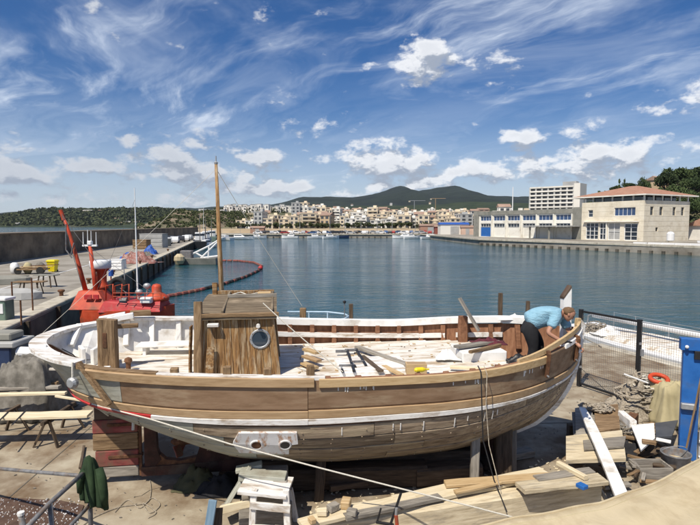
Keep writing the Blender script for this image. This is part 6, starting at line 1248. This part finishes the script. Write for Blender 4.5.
# heap of ropes and nets by the fence, with a tarpaulin-covered crate
def rope_heap(name, c, rx, ry, h, n, r, mt, seed, label, cat='rope'):
    rng = random.Random(seed); mb = MB()
    for k in range(n):
        q = rng.random(); rr = math.sqrt(rng.random()); a0 = rng.uniform(0, 6.28); ox, oy = rr * math.cos(a0) * rx * .75, rr * math.sin(a0) * ry * .75; oz = h * (1 - rr ** 2) * q; R1 = rng.uniform(.10, .26) * min(1, rx * 2); tl = rng.uniform(-.7, .7); pts = []; m_ = 16
        for i in range(m_ + 1):
            a = a0 + i / m_ * rng.uniform(5.4, 6.8); pts.append(Vector(c) + Vector((ox + R1 * math.cos(a) * rng.uniform(.9, 1.1), oy + R1 * math.sin(a) * rng.uniform(.9, 1.1), max(r, oz + r + R1 * math.sin(a + tl) * tl * .5 + rng.uniform(-.01, .01)))))
        mb.tube(pts, r * rng.uniform(.8, 1.15), 5)
    return tag(mb.obj(name, mt, smooth=True), label, cat)
hp = G(640, 414); crumple('net_heap', hp, .70, .5, .75, m_oldrope, 'heap of old fishing net under the tangled ropes by the fence', 'net', 51, 26, 4)
rope_heap('rope_pile', hp + Vector((0, 0, .15)), .65, .45, .80, 70, .02, m_oldrope, 17, 'tangled brown ropes piled against the mesh fence', 'rope'); rope_heap('rope_pile', hp + Vector((.1, -.12, .42)), .40, .28, .55, 16, .016, m_rope, 18, 'paler ropes on top of the tangled pile by the fence', 'rope')
lbeam('stick', P(624, 374, 10.2), P(648, 383, 10.1), .03, .03, m_vhull, 'short white stick on top of the rope pile', 'stick')
kb = G(667, 424); drape('covered_crate', kb + Vector((.12, .1, 0)), .46, .42, .88, m_canvas2, 'crate covered with khaki canvas right of the rope pile', 'tarp', 9.9)
fl = kb + Vector((-.02, .30, .84)); tag(MB().tube([fl + Vector((.17 * math.cos(a), .13 * math.sin(a), .05 * math.sin(a))) for a in [i * math.pi / 12 for i in range(24)]], .045, 10, True).obj('lifebuoy', m_orange, smooth=True), 'orange life ring lying on the khaki covered crate', 'buoy')
for k, (a, b, w_, h_, mt_, lab) in enumerate((((627, 428), (634, 419), .16, .26, m_rust, 'rusty steel box beside the rope pile'), ((618, 420), (622, 428), .12, .3, m_black, 'black rubber scrap beside the rope pile'))): lbeam('scrap', G(*a, h_ / 2), G(*b, h_ / 2), w_, h_, mt_, lab, 'scrap')
# old workbench of boards with a coil of rope, the white curved board and litter round it
wbn = thing('board_pile', 'pile of old weathered boards near the bow on the right', 'boards', G(598, 452))
for k, (pts, z, th, mt_) in enumerate(((((572, 412), (618, 408), (622, 440), (574, 442)), .30, .05, m_greyplank), (((575, 408), (592, 405), (594, 434), (576, 436)), .36, .045, m_greyplank), (((594, 406), (618, 404), (620, 428), (596, 432)), .352, .04, m_timber), (((566, 436), (622, 430), (626, 458), (566, 460)), .41, .06, m_weathpale), (((583, 440), (626, 436), (624, 446), (584, 449)), .46, .03, m_greyplank))):
    MB().slab([G(*q, z) for q in pts], (0, 0, -th)).obj('board', mt_, wbn)
for a in ((574, 440), (620, 436), (578, 466), (616, 462)): c = G(*a, .0); MB().box(c + Vector((0, .12, .13)), (.14, .14, .26), ch=.01).obj('leg_block', m_darktimber, wbn)
rope_heap('rope_coil', G(596, 409, .36), .30, .22, .16, 26, .018, m_oldrope, 23, 'coil of old rope on the weathered board pile', 'rope')
wpts = [(582, 408, .56), (590, 424, .56), (601, 448, .56), (612, 473, .55), (622, 497, .52), (630, 518, .48)]; rings = []
for i, (x, y, z) in enumerate(wpts):
    p = G(x, y, z); a = G(*wpts[max(0, i - 1)][:2], z); b = G(*wpts[min(5, i + 1)][:2], z); d = (b - a).normalized(); s_ = Vector((d.y, -d.x, 0)) * (.085 if i else .05); rings.append([p - s_ - Vector((0, 0, .02)), p + s_ - Vector((0, 0, .02)), p + s_ + Vector((0, 0, .02)), p - s_ + Vector((0, 0, .02))])
tag(MB().loft(rings).obj('white_board', m_white), 'long white curved board lying over the board pile', 'board')
MB_([G(*q, .34) for q in ((631, 425), (654, 423), (655, 438), (641, 450))], .03, m_white, 'panel', 'white panel lying in the litter left of the bucket', 'panel'); MB_([G(*q, .36) for q in ((655, 423), (678, 420), (672, 436), (656, 437))], .03, mat('dark_panel', [(.05, .055, .065), (.08, .085, .095)], 4, rough=.5, bump=.05), 'panel', 'dark grey panel beside the white panel', 'panel')
lbeam('work_glove', G(642, 441, .38), G(656, 443, .38), .10, .05, m_timber, 'brown work glove lying on the white panel', 'glove'); lbeam('offcut', G(656, 439, .38), G(671, 442, .38), .10, .03, m_white, 'white offcut on the dark grey panel', 'offcut'); lbeam('offcut', G(621, 418, .3), G(633, 428, .3), .12, .3, m_whiteworn, 'white block left of the white panel', 'offcut')
bx = thing('open_crate', 'grey open wooden crate in the litter below the bucket', 'crate', G(650, 478)); c = world_of(bx).translation; 
for dx, dy, sx, sy in ((0, -.16, .52, .025), (0, .16, .52, .025), (-.25, 0, .025, .30), (.25, 0, .025, .30)): MB().box(c + Vector((dx, dy, .12)), (sx, sy, .24), ch=.004).obj('side', m_greyplank, bx)
MB().box(c + Vector((0, 0, .02)), (.5, .3, .03)).obj('bottom', m_darktimber, bx); MB().box(c + Vector((.08, 0, .08)), (.2, .16, .09), rz=.4, ch=.01).obj('brick', m_redpaint, bx)
rng = random.Random(31)
for k in range(26):
    px, py = rng.uniform(606, 668), rng.uniform(424, 486); a = G(px, py, rng.uniform(.05, .28)); an = rng.uniform(0, 3.14); L_ = rng.uniform(.2, .6); d = Vector((math.cos(an), math.sin(an), rng.uniform(-.15, .15))) * L_ * .5
    lbeam('scrap_wood', a - d, a + d, rng.uniform(.04, .12), rng.uniform(.02, .05), rng.choice((m_greyplank, m_darktimber, m_timber, m_greyplank)), 'weathered scrap of wood in the litter between board pile and bucket', 'scrap', 'wood scraps in the litter at the right')
rope_heap('rope_pile', G(628, 440, .05), .30, .4, .25, 26, .016, m_oldrope, 29, 'dark rope tangle left of the white panel', 'rope')
crumple('dark_cloth', G(628, 452, 0), .35, .35, .18, m_trouser, 'dark cloth bundled in the litter by the board pile', 'cloth', 61)
lbeam('blue_tool', G(578, 484, .60), G(586, 488, .60), .10, .05, m_blue, 'small blue tool on the right end of the timber stack', 'tool'); 
for k, (a, b) in enumerate((((590, 482), (582, 500)), ((597, 484), (612, 510)), ((606, 478), (618, 500)))): lbeam('stick', G(*a, .35), G(*b, .05), .05, .04, (m_darktimber, m_greyplank, m_darktimber)[k], ('left dark stick', 'grey stick', 'right dark stick')[k] + ' leaning on the right end of the timber stack', 'stick')
# canvas awning in the lower right corner, on two steel poles
def aw(a, b):
    e = [(440, 545), (480, 527), (520, 519), (560, 512), (600, 503), (640, 489), (670, 475), (700, 458), (740, 430)]; x = a * (len(e) - 1); i = min(len(e) - 2, int(x)); f = x - i; p = G(lerp(e[i][0], e[i + 1][0], f), lerp(e[i][1], e[i + 1][1], f), 1.55)
    q = p + Vector((.30, -1.9, .12)); r = p.lerp(q, b); r.z += -.10 * math.sin(b * math.pi) + .006 * math.sin(a * 34 + b * 5) * (1 - b) + .03 * math.sin(a * 9 + b * 7) * b + .012 * math.sin(b * 31 + a * 6); return r
awn = thing('canvas_awning', 'beige canvas awning sagging across the lower right corner', 'awning', (2.6, 3.6, 0)); MB().sheet(aw, 60, 30, .006).obj('canvas', m_canvas, awn, smooth=True)
MB().tube([aw(i / 40, 0) + Vector((0, 0, .004)) for i in range(41)], .012, 6).obj('hem', m_canvas, awn, smooth=True)
for b_ in (.035, .52): MB().tube([aw(i / 60, b_) + Vector((0, 0, .003)) for i in range(61)], .005, 5).obj('seam', m_canvas2, awn, smooth=True)
for a, b in ((.98, .1), (.98, .95), (.05, .95)): q = aw(a, b); MB().cyl((q.x, q.y, 0), q, .025, n=8).obj('pole', m_steel, awn)
tag(MB().tube(sag(rp[-2] + Vector((0, 0, .0)), aw(.12, 0), .02, 6), .006, 6).obj('guy_line', m_rope), 'thin guy line tied to the canvas awning edge', 'rope')
# litter and stains of the yard
shavings('yard_chips', lambda r: (lambda p: (p.x, p.y, .0))(G(r.uniform(300, 640), r.uniform(455, 535))), 520, m_pinepale, 12, 'wood chips scattered on the concrete round the timber stack', (.015, .07)); shavings('yard_grit', lambda r: (r.uniform(-7, 8), r.uniform(6, 13), .0), 900, m_greyplank, 13, 'small grit and scraps scattered over the yard floor', (.01, .04))
for k, (a, b) in enumerate((((-9, 9.9), (9.5, 10.6)), ((-9, 12.3), (9, 12.9)), ((5.2, 5), (6.6, 15.5)), ((-4.9, 5), (-5.3, 13.4)))): struct('floor_joint', MB().bar((*a, .0), (*b, .0), .018, .004), m_concdark)

rng = random.Random(55)                        # hairline cracks in the concrete
for k in range(9):
    p = Vector((rng.uniform(-6.5, 7.5), rng.uniform(6.5, 12.5), .0)); an = rng.uniform(0, 6.28); pts = []
    for i in range(26): pts.append(p.copy()); an += rng.gauss(0, .35); p = p + Vector((math.cos(an), math.sin(an), 0)) * .09
    mb = MB(); mb.loft([[q + Vector((.004 * rng.uniform(.4, 1.6), 0, .001)), q + Vector((-.004, .003, .001))] for q in pts], closed=False, caps=False); struct('floor_crack', mb, m_concdark)
# ================================================================ boats in the water close by
yd = Vector((.36, -.93, 0)).normalized(); yn = Vector((.93, .36, 0)); y0 = Vector((10.75, 17.2, WZ)); yt = thing('moored_yacht', 'long white yacht moored behind the mesh fence on the right', 'boat', y0)
def yp(t, s, z): return y0 + yd * t + yn * s + Vector((0, 0, z))
MB().loft([[yp(t, -w, 1.42 + r), yp(t, -w * .92, .3), yp(t, 0, -.4), yp(t, w * .92, .3), yp(t, w, 1.42 + r)] for t, w, r in ((-4.2, .9, .1), (-3.4, 1.2, .02), (-1, 1.45, 0), (2, 1.4, 0), (5, 1.2, .05), (7, .5, .15), (7.8, .05, .2))]).obj('hull', m_vhull, yt)
MB().loft([[yp(t, -w, 1.42), yp(t, w, 1.42), yp(t, w * .85, 1.42 + h), yp(t, -w * .85, 1.42 + h)] for t, w, h in ((-3, .95, .06), (-1.5, 1.0, .14), (2.6, .95, .16), (4, .6, .04))]).obj('coach_roof', m_deck, yt)
for t in (-1.5, -.5, .5, 1.5, 2.5): MB().slab([yp(t - .2, -1.455, 1.16), yp(t + .2, -1.455, 1.16), yp(t + .2, -1.45, 1.30), yp(t - .2, -1.45, 1.30)], -yn * .01).obj('window', m_glass, yt)
MB().tube([yp(-3.6, .2, 1.95), yp(0, .25, 1.98), yp(6, .3, 2.0)], [.09, .11, .08], 10).obj('boom', m_vhull, yt, smooth=True); MB().tube([yp(-3.9, .2, 1.4), yp(-3.85, .2, 1.9), yp(-3.5, .2, 2.02)], .03, 8).obj('boom_gallows', m_steel, yt, smooth=True)
for t in (-3.6, -2.6, -1.2, 1.0, 3.0): MB().cyl(yp(t, 1.3, 1.42), yp(t, 1.3, 2.0), .014, n=6).obj('stanchion', m_steel, yt)
MB().tube([yp(t, 1.3, 1.98) for t in (-3.6, 0, 3)], .008, 5).obj('guard_rail', m_steel, yt)
rope_heap('deck_gear', yp(-2.9, -.4, 1.5), .6, .4, .35, 30, .02, m_oldrope, 33, 'tangled deck gear on the stern of the white yacht', 'rope')
crumple('sail_bag', yp(-2.2, -.5, 1.5), .5, .35, .3, m_white, 'white bundled sail on the deck of the moored yacht', 'sail', 44); lbeam('mooring_line', yp(-3.2, -1.3, 1.45), Vector((8.2, 16.9, .05)), .03, .03, m_oldrope, 'mooring line from the white yacht to the dock', 'rope')
for k, (px, py0, py1, D) in enumerate(((500.5, 293, 316, 17.6), (528, 301, 318, 18.4), (351, 304, 318, 17))): 
    a, b = P(px, py0, D), P(px, py1, D); lbeam('mooring_pile', Vector((b.x, D, -3)), a, .13, .13, m_darktimber, ('dark mooring pile left of the man', 'shorter dark mooring pile just behind the man', 'small dark mooring pile behind the midships rail')[k], 'pile', up=(0, 1, 0))
# blue-railed launch behind the midships
lx = P(318, 330, 18.6); la = thing('launch', 'small launch with pale blue rails behind the midships bulwark', 'boat', (lx.x, 18.6, WZ)); bl = mat('pale_blue_rail', [(.36, .48, .58), (.46, .58, .68)], 5, rough=.45, bump=.02)
q = Vector((lx.x, 18.6, WZ)); MB().loft([[q + Vector((x, -w, 1.55)), q + Vector((x, -w * .8, .2)), q + Vector((x, 0, -.3)), q + Vector((x, w * .8, .2)), q + Vector((x, w, 1.55))] for x, w in ((-2.6, .7), (-1, 1.05), (.5, .95), (1.5, .4), (1.9, .04))]).obj('hull', m_vhull, la)
for z in (1.95, 2.25): MB().tube([q + Vector((x, y, z)) for x, y in ((-1.2, -1.0), (.3, -.95), (.95, -.5), (1.1, 0), (.95, .5), (.3, .95), (-1.2, 1.0))], .028, 8).obj('rail', bl, la, smooth=True)
for x, y in ((-1.2, -1), (-.4, -.98), (.3, -.95), (.95, -.5), (1.1, 0), (.95, .5), (.3, .95), (-.4, .98)): MB().cyl(q + Vector((x, y, 1.5)), q + Vector((x, y, 2.25)), .022, n=8).obj('stanchion', bl, la)
MB().box(q + Vector((-1.5, 0, 1.85)), (.9, 1.1, .6), ch=.05).obj('console', m_shade, la); MB().cyl(q + Vector((.95, -.1, 2.2)), q + Vector((.95, -.1, 2.75)), .02, n=6).obj('light_pole', m_pipe, la); MB().sph(q + Vector((.95, -.1, 2.78)), .06, 8, 6).obj('lamp', m_black, la)
rbk = P(290, 318, 18.0); lbeam('rudder_post', P(303, 308, 11.2), P(303, 322, 11.2), .13, .13, m_timber, 'brown timber head just outside the bulwark right of the cabin', 'post', up=(0, 1, 0))
# red work boat beside the quay
rb = thing('red_work_boat', 'bright red work boat with crane boom and radar moored by the quay', 'boat', (-10.6, 24.2, WZ)); RD = 24.0; rq = lambda px, py, D=RD: P(px, py, D)
MB().loft([[Vector((-10.4 + x, 24.2 - w, WZ + 1.95 + r)), Vector((-10.4 + x, 24.2 - w * .85, WZ + .2)), Vector((-10.4 + x, 24.2, WZ - .5)), Vector((-10.4 + x, 24.2 + w * .85, WZ + .2)), Vector((-10.4 + x, 24.2 + w, WZ + 1.95 + r))] for x, w, r in ((-1.75, .8, -.2), (-1.4, 1.1, -.25), (0, 1.2, -.25), (1.3, 1.0, -.2), (2.0, .45, -.14), (2.25, .06, -.1))]).obj('hull', m_orange, rb)
MB().loft([[rq(78, 307) + Vector((0, -.8, 0)), rq(116, 307) + Vector((0, -.8, 0)), rq(116, 307) + Vector((0, .8, 0)), rq(78, 307) + Vector((0, .8, 0))], [rq(83, 290) + Vector((0, -.4, 0)), rq(102, 290) + Vector((0, -.4, 0)), rq(102, 290) + Vector((0, .4, 0)), rq(83, 290) + Vector((0, .4, 0))]]).obj('winch_house', m_orange, rb)
bm_ = MB().tube([rq(86, 292), rq(78, 262), rq(70, 235), rq(61.5, 212)], [.11, .09, .075, .065], 10).obj('crane_boom', m_orange, rb, smooth=True); MB().cyl(rq(64, 220), rq(60.5, 210), .09, n=10).obj('boom_head', m_orange, bm_)
for a, b in (((66, 224), (66, 250)), ((66, 250), (72, 258)), ((74, 243), (71, 255))): MB().tube([rq(*a, 23.6), rq(*b, 23.6)], .03, 6).obj('hook_line', m_pipe, bm_)
ms = MB().tube([rq(97, 302), rq(94, 275), rq(90, 246)], [.12, .10, .08], 10).obj('signal_mast', m_orange, rb, smooth=True); MB().box(rq(90, 245.5), (.66, .12, .08)).obj('crosstree', m_vhull, ms)
for px, y in ((83, 232), (87.5, 230), (91, 231), (96, 232)): MB().cyl(rq(px + .3, 246), rq(px, y), .022, .015, n=6).obj('antenna', m_vhull, ms)
MB().box(rq(90, 243), (.2, .2, .2), ch=.03).obj('lamp_box', m_vhull, ms)
rs = MB().lathe(rq(102, 288, 24.4), [(.36, 0), (.30, .1), (.22, .3), (.22, .75), (.34, .86), (.34, .92)], 16).obj('radar_stand', m_orange, rb, smooth=True); MB().lathe(rq(100.5, 268.5, 24.4), [(.40, 0), (.47, .04), (.47, .34), (.42, .40), (.05, .42)], 24).obj('radar_drum', m_vhull, rs, smooth=True)
MB().tube([rq(118, 286, 23.8) + Vector((.32 * math.cos(a), 0, .32 * math.sin(a))) for a in [i * math.pi / 10 for i in range(20)]], .11, 8, True).obj('tyre_fender', m_rubber, rb, smooth=True)
MB().loft([[rq(108, 309) + Vector((0, y, 0)) for y in (-1, 1)] + [rq(112, 299) + Vector((0, y, 0)) for y in (.8, -.8)], [rq(166, 309) + Vector((0, y, 0)) for y in (-.8, .8)] + [rq(164, 300) + Vector((0, y, 0)) for y in (.5, -.5)]]).obj('fore_deck', m_redstripe, rb)
MB().lathe(rq(157, 300), [(.55, 0), (.52, .16), (.32, .30), (.22, .38), (.22, .62), (.16, .72), (.02, .76)], 20).obj('ventilator', m_orange, rb, smooth=True)
MB().cyl(rq(138, 304), rq(134.5, 188), .045, .02, n=8).obj('whip_antenna', m_vhull, rb); MB().cyl(rq(126, 300), rq(123.5, 262), .03, .02, n=6).obj('pole', m_steel, rb)
for px, py in ((139, 292), (147, 286)): MB().sph(rq(px, py), (.18, .14, .14), 12, 8).obj('search_light', m_steel, rb, smooth=True); MB().cyl(rq(px, py + 3), rq(px, 301), .04, n=6).obj('light_post', m_steel, rb)
MB().cyl(rq(111, 276), rq(111, 270), .11, n=10).obj('blue_light', m_bluetarp, rb); MB().cyl(rq(111, 290), rq(111, 276), .03, n=6).obj('light_post', m_orange, rb)
for px in (106, 115, 122): MB().tube([rq(px, 300, 23.4), rq(px, 286, 23.4), rq(px + 7, 284, 23.4), rq(px + 7, 300, 23.4)], .03, 6).obj('hand_rail', m_orange, rb, smooth=True)
for a, b, r in (((83, 290), (62, 214), .012), ((97, 262), (63, 216), .010), ((91, 248), (160, 298), .008), ((134.8, 200), (97, 290), .006), ((120, 288), (140, 300), .02), ((140, 300), (165, 297), .02)): MB().tube(sag(rq(*a, 23.7), rq(*b, 23.7), .05, 8), r, 5).obj('rigging', m_pipe, rb)
for px in (113, 121, 129, 137, 145, 153, 161): MB().cyl(rq(px, 300, 23.0), rq(px, 293, 23.0), .018, n=5).obj('rail_post', m_orange, rb)
for py in (293, 296.5): MB().cyl(rq(113, py, 23.0), rq(161, py, 23.0), .016, n=5).obj('hand_rail', m_orange, rb)
for px, py, w_ in ((88, 297, .34), (96, 297, .26)): MB().box(rq(px, py, 23.3), (w_, .06, .22), ch=.02).obj('hatch_cover', m_redstripe, rb)
MB().lathe(rq(124, 301, 23.4), [(.02, -.16), (.16, -.15), (.16, .15), (.02, .16)], 12, axis=(1, 0, 0)).obj('winch_drum', m_pipe, rb); MB().box(rq(147, 300, 23.4), (.5, .4, .26), ch=.03).obj('deck_locker', m_vhull, rb)
# floating oil boom
pts = [(120, 306), (150, 299), (175, 295), (200, 290), (225, 283.5), (245, 277), (258, 271), (262, 266), (254, 262.5), (238, 260.8), (215, 260.5), (195, 261.5), (178, 263)]
bo = thing('oil_boom', 'red floating oil boom curving across the water behind the mast', 'boom', G(258, 271, WZ)); w3 = [G(*q, WZ + .08) for q in pts]; rngb = random.Random(2); mbk = [MB(), MB()]
for i in range(len(w3) - 1):
    n = max(1, int((w3[i + 1] - w3[i]).length / .75))
    for k in range(n):
        a, b = w3[i].lerp(w3[i + 1], k / n), w3[i].lerp(w3[i + 1], (k + .88) / n); MB().tube([a, a.lerp(b, .1), a.lerp(b, .9), b], [.07, .17, .17, .07], 8).obj('float', m_redpaint if i > 6 or i in (1, 2) else (m_rubber if k % 3 else m_redpaint), bo)
tag(MB().sph(G(260.5, 268, WZ + .2), .30, 14, 10).obj('marker_buoy', m_redstripe, smooth=True), 'round red buoy at the bend of the oil boom', 'buoy')
# steel work raft with white frames, dark trawlers along the quay
wf = thing('fishing_barge', 'small barge with white steel frames moored off the long quay', 'boat', G(196, 262, WZ)); wD = 74
MB().loft([[P(x, 258 - r, wD) + Vector((0, y, 0)) for y in (-1.4, 1.4)] + [P(x, 264, wD) + Vector((0, y, 0)) for y in (1.2, -1.2)] for x, r in ((178, 1), (190, 0), (212, 0), (218, .5))]).obj('hull', m_greystone, wf)
for a, b in (((180, 260), (209, 246)), ((209, 246), (208, 262)), ((222, 238), (201, 258)), ((196, 253), (215, 264)), ((209, 246), (222, 238)), ((201, 258), (218, 256)), ((186, 257), (186, 251)), ((205, 268), (218, 262)), ((212, 259), (219, 264))): MB().cyl(P(*a, wD), P(*b, wD), .13, n=6).obj('frame_tube', m_vhull, wf)
MB().lathe(P(179.5, 264, wD - 2), [(.5, 0), (.75, .5), (.7, 1.0), (.3, 1.4)], 10).obj('float_drum', m_canvas, wf); MB().box(P(187, 255, wD), (1.6, 1.2, 1.3), ch=.1).obj('winch', m_pipe, wf)
def trawler(px, D, L_, rz, hm, lab):
    x = (px - 350) / F * D; t = thing('trawler', lab, 'boat', (x, D, WZ), rz, 'fishing boats along the long quay'); w = L_ * .16
    MB().loft([[(k * L_, -b * w, 1.6 + r), (k * L_, -b * w * .8, .1), (k * L_, 0, -.4), (k * L_, b * w * .8, .1), (k * L_, b * w, 1.6 + r)] for k, b, r in ((-.5, .85, 0), (-.2, 1, 0), (.15, .95, .1), (.36, .6, .4), (.5, .04, .8))]).obj('hull', hm, t, local=True); MB().box((.12 * L_, 0, 2.7), (.22 * L_, w * 1.3, 2.0), ch=.1).obj('wheelhouse', m_vhull, t, local=True); MB().box((.12 * L_, 0, 3.15), (.23 * L_, w * 1.32, .45)).obj('windows', m_glass, t, local=True); MB().cyl((-.05 * L_, 0, 1.6), (-.05 * L_, 0, 8), .1, .06, 8).obj('mast', m_pipe, t, local=True); MB().cyl((-.4 * L_, 0, 1.6), (-.4 * L_, 0, 5), .09, .06, 8).obj('gantry', m_pipe, t, local=True)
trawler(200, 128, 11, 1.85, m_black, 'dark trawler moored along the far part of the long quay'); trawler(206, 150, 10, 1.8, m_vnavy, 'navy trawler farther along the long quay'); trawler(212, 172, 11, 1.8, m_lightgreen, 'green trawler near the end of the long quay')
tag(MB().cyl(P(203.5, 246, 170), P(203.5, 207, 170), .1, .05, 6).obj('harbour_mast', m_vhull), 'thin white mast near the end of the long quay', 'pole')
# ================================================================ clutter on the long quay
yb = thing('waste_bin', 'bright yellow plastic waste bin on the long quay', 'bin', G(53, 272)); q = world_of(yb).translation
MB().loft([[q + Vector((sx * a, sy * a, z)) for sx, sy in ((-1, -1), (1, -1), (1, 1), (-1, 1))] for a, z in ((.25, .06), (.33, .88))]).obj('body', m_yellow, yb); MB().loft([[q + Vector((sx * a, sy * a, z)) for sx, sy in ((-1, -1), (1, -1), (1, 1), (-1, 1))] for a, z in ((.37, .88), (.37, .98), (.28, 1.06))]).obj('lid', m_yellow, yb)
for s in (-1, 1): MB().cyl(q + Vector((s * .22, .25, .1)), q + Vector((s * .22 + .05, .25, .1)), .1, n=10).obj('wheel', m_rubber, yb)
def table(px, py, L_, w, h, rz, mt, lab, cat='table'):
    c = G(px, py); t = thing('work_table', lab, cat, c, rz); MB().box((0, 0, h), (L_, w, .06), ch=.01).obj('top', mt, t, local=True)
    for sx in (-1, 1):
        for sy in (-1, 1): MB().bar((sx * L_ * .34, sy * w * .42, 0), (sx * L_ * .26, sy * w * .3, h - .03), .06, .06).obj('leg', m_darktimber, t, local=True)
table(47, 287, 1.4, .7, .78, -.1, m_greystone, 'grey trestle table on the long quay below the yellow bin'); table(31, 294, 1.7, .6, .72, .05, m_timber, 'brown bench on the quay in front of the upturned dinghy', 'bench')
def dinghy(px, py, L_, rz, mt, lab):
    c = G(px, py); t = thing('upturned_dinghy', lab, 'dinghy', c, rz); MB().loft([[(k * L_, -b * .62, .02), (k * L_, -b * .56, .38), (k * L_, 0, .60 * (.6 + .4 * b)), (k * L_, b * .56, .38), (k * L_, b * .62, .02)] for k, b in ((-.5, .75), (-.2, 1), (.15, .95), (.38, .6), (.5, .05))]).obj('hull', mt, t, local=True); MB().bar((-.48 * L_, 0, .50), (.45 * L_, 0, .52), .06, .08).obj('keel', mt, t, local=True)
dinghy(20, 299, 2.3, .1, m_shade, 'pale grey upturned dinghy on the quay at the left'); dinghy(8, 284, 2.8, .5, m_greystone, 'darker grey upturned boat behind the pale dinghy')
gb = thing('fuel_cabinet', 'white and green cabinet at the left edge of the quay', 'cabinet', G(4, 322)); q = world_of(gb).translation; MB().box(q + Vector((-.1, 0, .48)), (.75, .6, .9), ch=.03).obj('body', m_lightgreen, gb); MB().box(q + Vector((-.1, 0, .98)), (.85, .7, .12), ch=.03).obj('top', m_vhull, gb); MB().box(q + Vector((.06, -.31, .6)), (.26, .03, .4)).obj('door', m_vhull, gb)
for k, (px, py, h) in enumerate(((13, 312, 1.4), (33, 313, 1.6), (21.5, 325, 1.0))): c = G(px, py); tag(MB().cyl(c, c + Vector((0, 0, h)), .035, n=8).obj('iron_post', m_rust), ('left thin iron post beside the cabinet', 'right thin iron post in front of the dinghy', 'short iron post on the quay edge')[k], 'post')
for k, (px, py) in enumerate(((61.5, 298), (89, 285), (113, 276), (140, 265), (152, 259), (168, 252))): c = G(px, py); tag(MB().lathe(c, [(.16, 0), (.11, .1), (.1, .3), (.19, .38), (.17, .46), (.02, .48)], 12).obj('bollard', m_rust, smooth=True), 'rusty mooring bollard on the edge of the long quay', 'bollard', 'bollards along the long quay')
cr = thing('hand_cart', 'wooden hand cart with boards left of the yellow bin', 'cart', G(30, 274)); q = world_of(cr).translation; MB().box(q + Vector((.3, 0, .4)), (2.2, .9, .1), rz=.1, ch=.01).obj('bed', m_timber, cr)
for x in (-.7, 1.1): MB().cyl(q + Vector((x, -.5, .3)), q + Vector((x, -.42, .3)), .3, n=14).obj('wheel', m_rubber, cr)
for k in range(3): beam('board', q + Vector((-.8, -.3 + .3 * k, .5 + .06 * k)), q + Vector((1.6 + .3 * k, -.3 + .3 * k, .55 + .1 * k)), .2, .05, (m_timber, m_pine, m_rust)[k], cr)
q = G(20, 274); 
for k in range(3): tag(MB().sph(q + Vector((k * .9 - .4, k * .25, .45)), (.38, .34, .5), 10, 8, .12).obj('sack', (m_vhull, m_canvas2, m_greytarp)[k], smooth=True), ('white sack', 'khaki sack', 'grey sack')[k] + ' standing left of the hand cart on the quay', 'sack')
crumple('net_heap', G(137, 263), 2.0, 1.6, 1.25, mat('mixed_net', [(.10, .07, .06), (.28, .12, .10), (.38, .33, .30)], 3, rough=.95, bump=.5), 'heap of reddish fishing nets on the quay', 'net', 71, 26, 5); crumple('blue_tarp', G(127, 262.5), .9, .7, 1.05, m_bluetarp, 'blue tarpaulin over gear left of the red nets', 'tarp', 75); crumple('blue_tarp', G(150, 254), 1.0, .8, 1.3, m_bluetarp, 'blue tarpaulin right of the red nets', 'tarp', 77); crumple('net_heap', G(146, 258), 1.3, 1, .9, m_greytarp, 'grey net heap between the blue tarpaulins', 'net', 79)
def crate(px, py, sx, sy, sz, mt, lab):
    c = G(px, py); t = thing('fish_crate', lab, 'crate', c, -.1); MB().box((0, 0, sz / 2), (sx, sy, sz), ch=.04).obj('body', mt, t, local=True)
    for k in range(3): MB().box((0, -sy / 2 - .02, sz * (.2 + .3 * k)), (sx * .96, .05, sz * .16)).obj('slat', mt, t, local=True)
    MB().box((0, 0, sz + .04), (sx * 1.03, sy * 1.03, .08)).obj('lid', mt, t, local=True)
crate(142, 249, 2.4, 1.6, 1.5, m_timber, 'brown wooden crate beside the grey container on the quay'); crate(154, 247.5, 4.2, 2.2, 2.4, m_shade, 'grey container on the far part of the long quay'); crate(119, 270, 1.0, .8, .9, m_vhull, 'white crate near the quay edge behind the red boat'); crate(164, 246, 2.2, 1.6, 1.3, m_greystone, 'dark grey crate right of the grey container')
for k, (px, py, i, rz) in enumerate(((168, 244, 1, 1.9), (175, 243, 0, 1.8), (181, 242, 2, 1.9), (186, 241, 0, 1.8), (189, 240, 1, 1.7), (171, 241.5, 2, .3))):
    c = G(px, py); o = copy_tree(cars[i]); o.matrix_basis = Matrix.Translation(c) @ Matrix.Rotation(rz, 4, 'Z'); o['label'] = f'{CCN[i]} car parked on the far end of the long quay'; o['group'] = f'{CCN[i]} cars at the end of the long quay'
MB().bar(G(0, 294, .006), G(120, 246, .006), .12, .004)
for a, b in (((-40, 300), (178, 240.5)), ((-60, 275), (150, 241.5))): struct('painted_line', MB().bar(G(*a, .004), G(*b, .004), .12, .003), m_vhull)
# ================================================================ sea air
def haze():
    M = bpy.data.materials.new('haze'); M.use_nodes = True; N = M.node_tree.nodes; L = M.node_tree.links; N.remove(N['Principled BSDF'])
    v = N.new('ShaderNodeVolumePrincipled'); v.inputs['Color'].default_value = (.72, .82, .93, 1); v.inputs['Density'].default_value = 3.2e-5; v.inputs['Anisotropy'].default_value = .2
    L.new(v.outputs[0], N['Material Output'].inputs['Volume'])
    o = MB().box((0, 3250, 198.5), (13400, 7300, 403)).obj('haze', M); tag(o, 'thin sea haze lying over the harbour and hills', 'haze', kind='stuff')
haze()
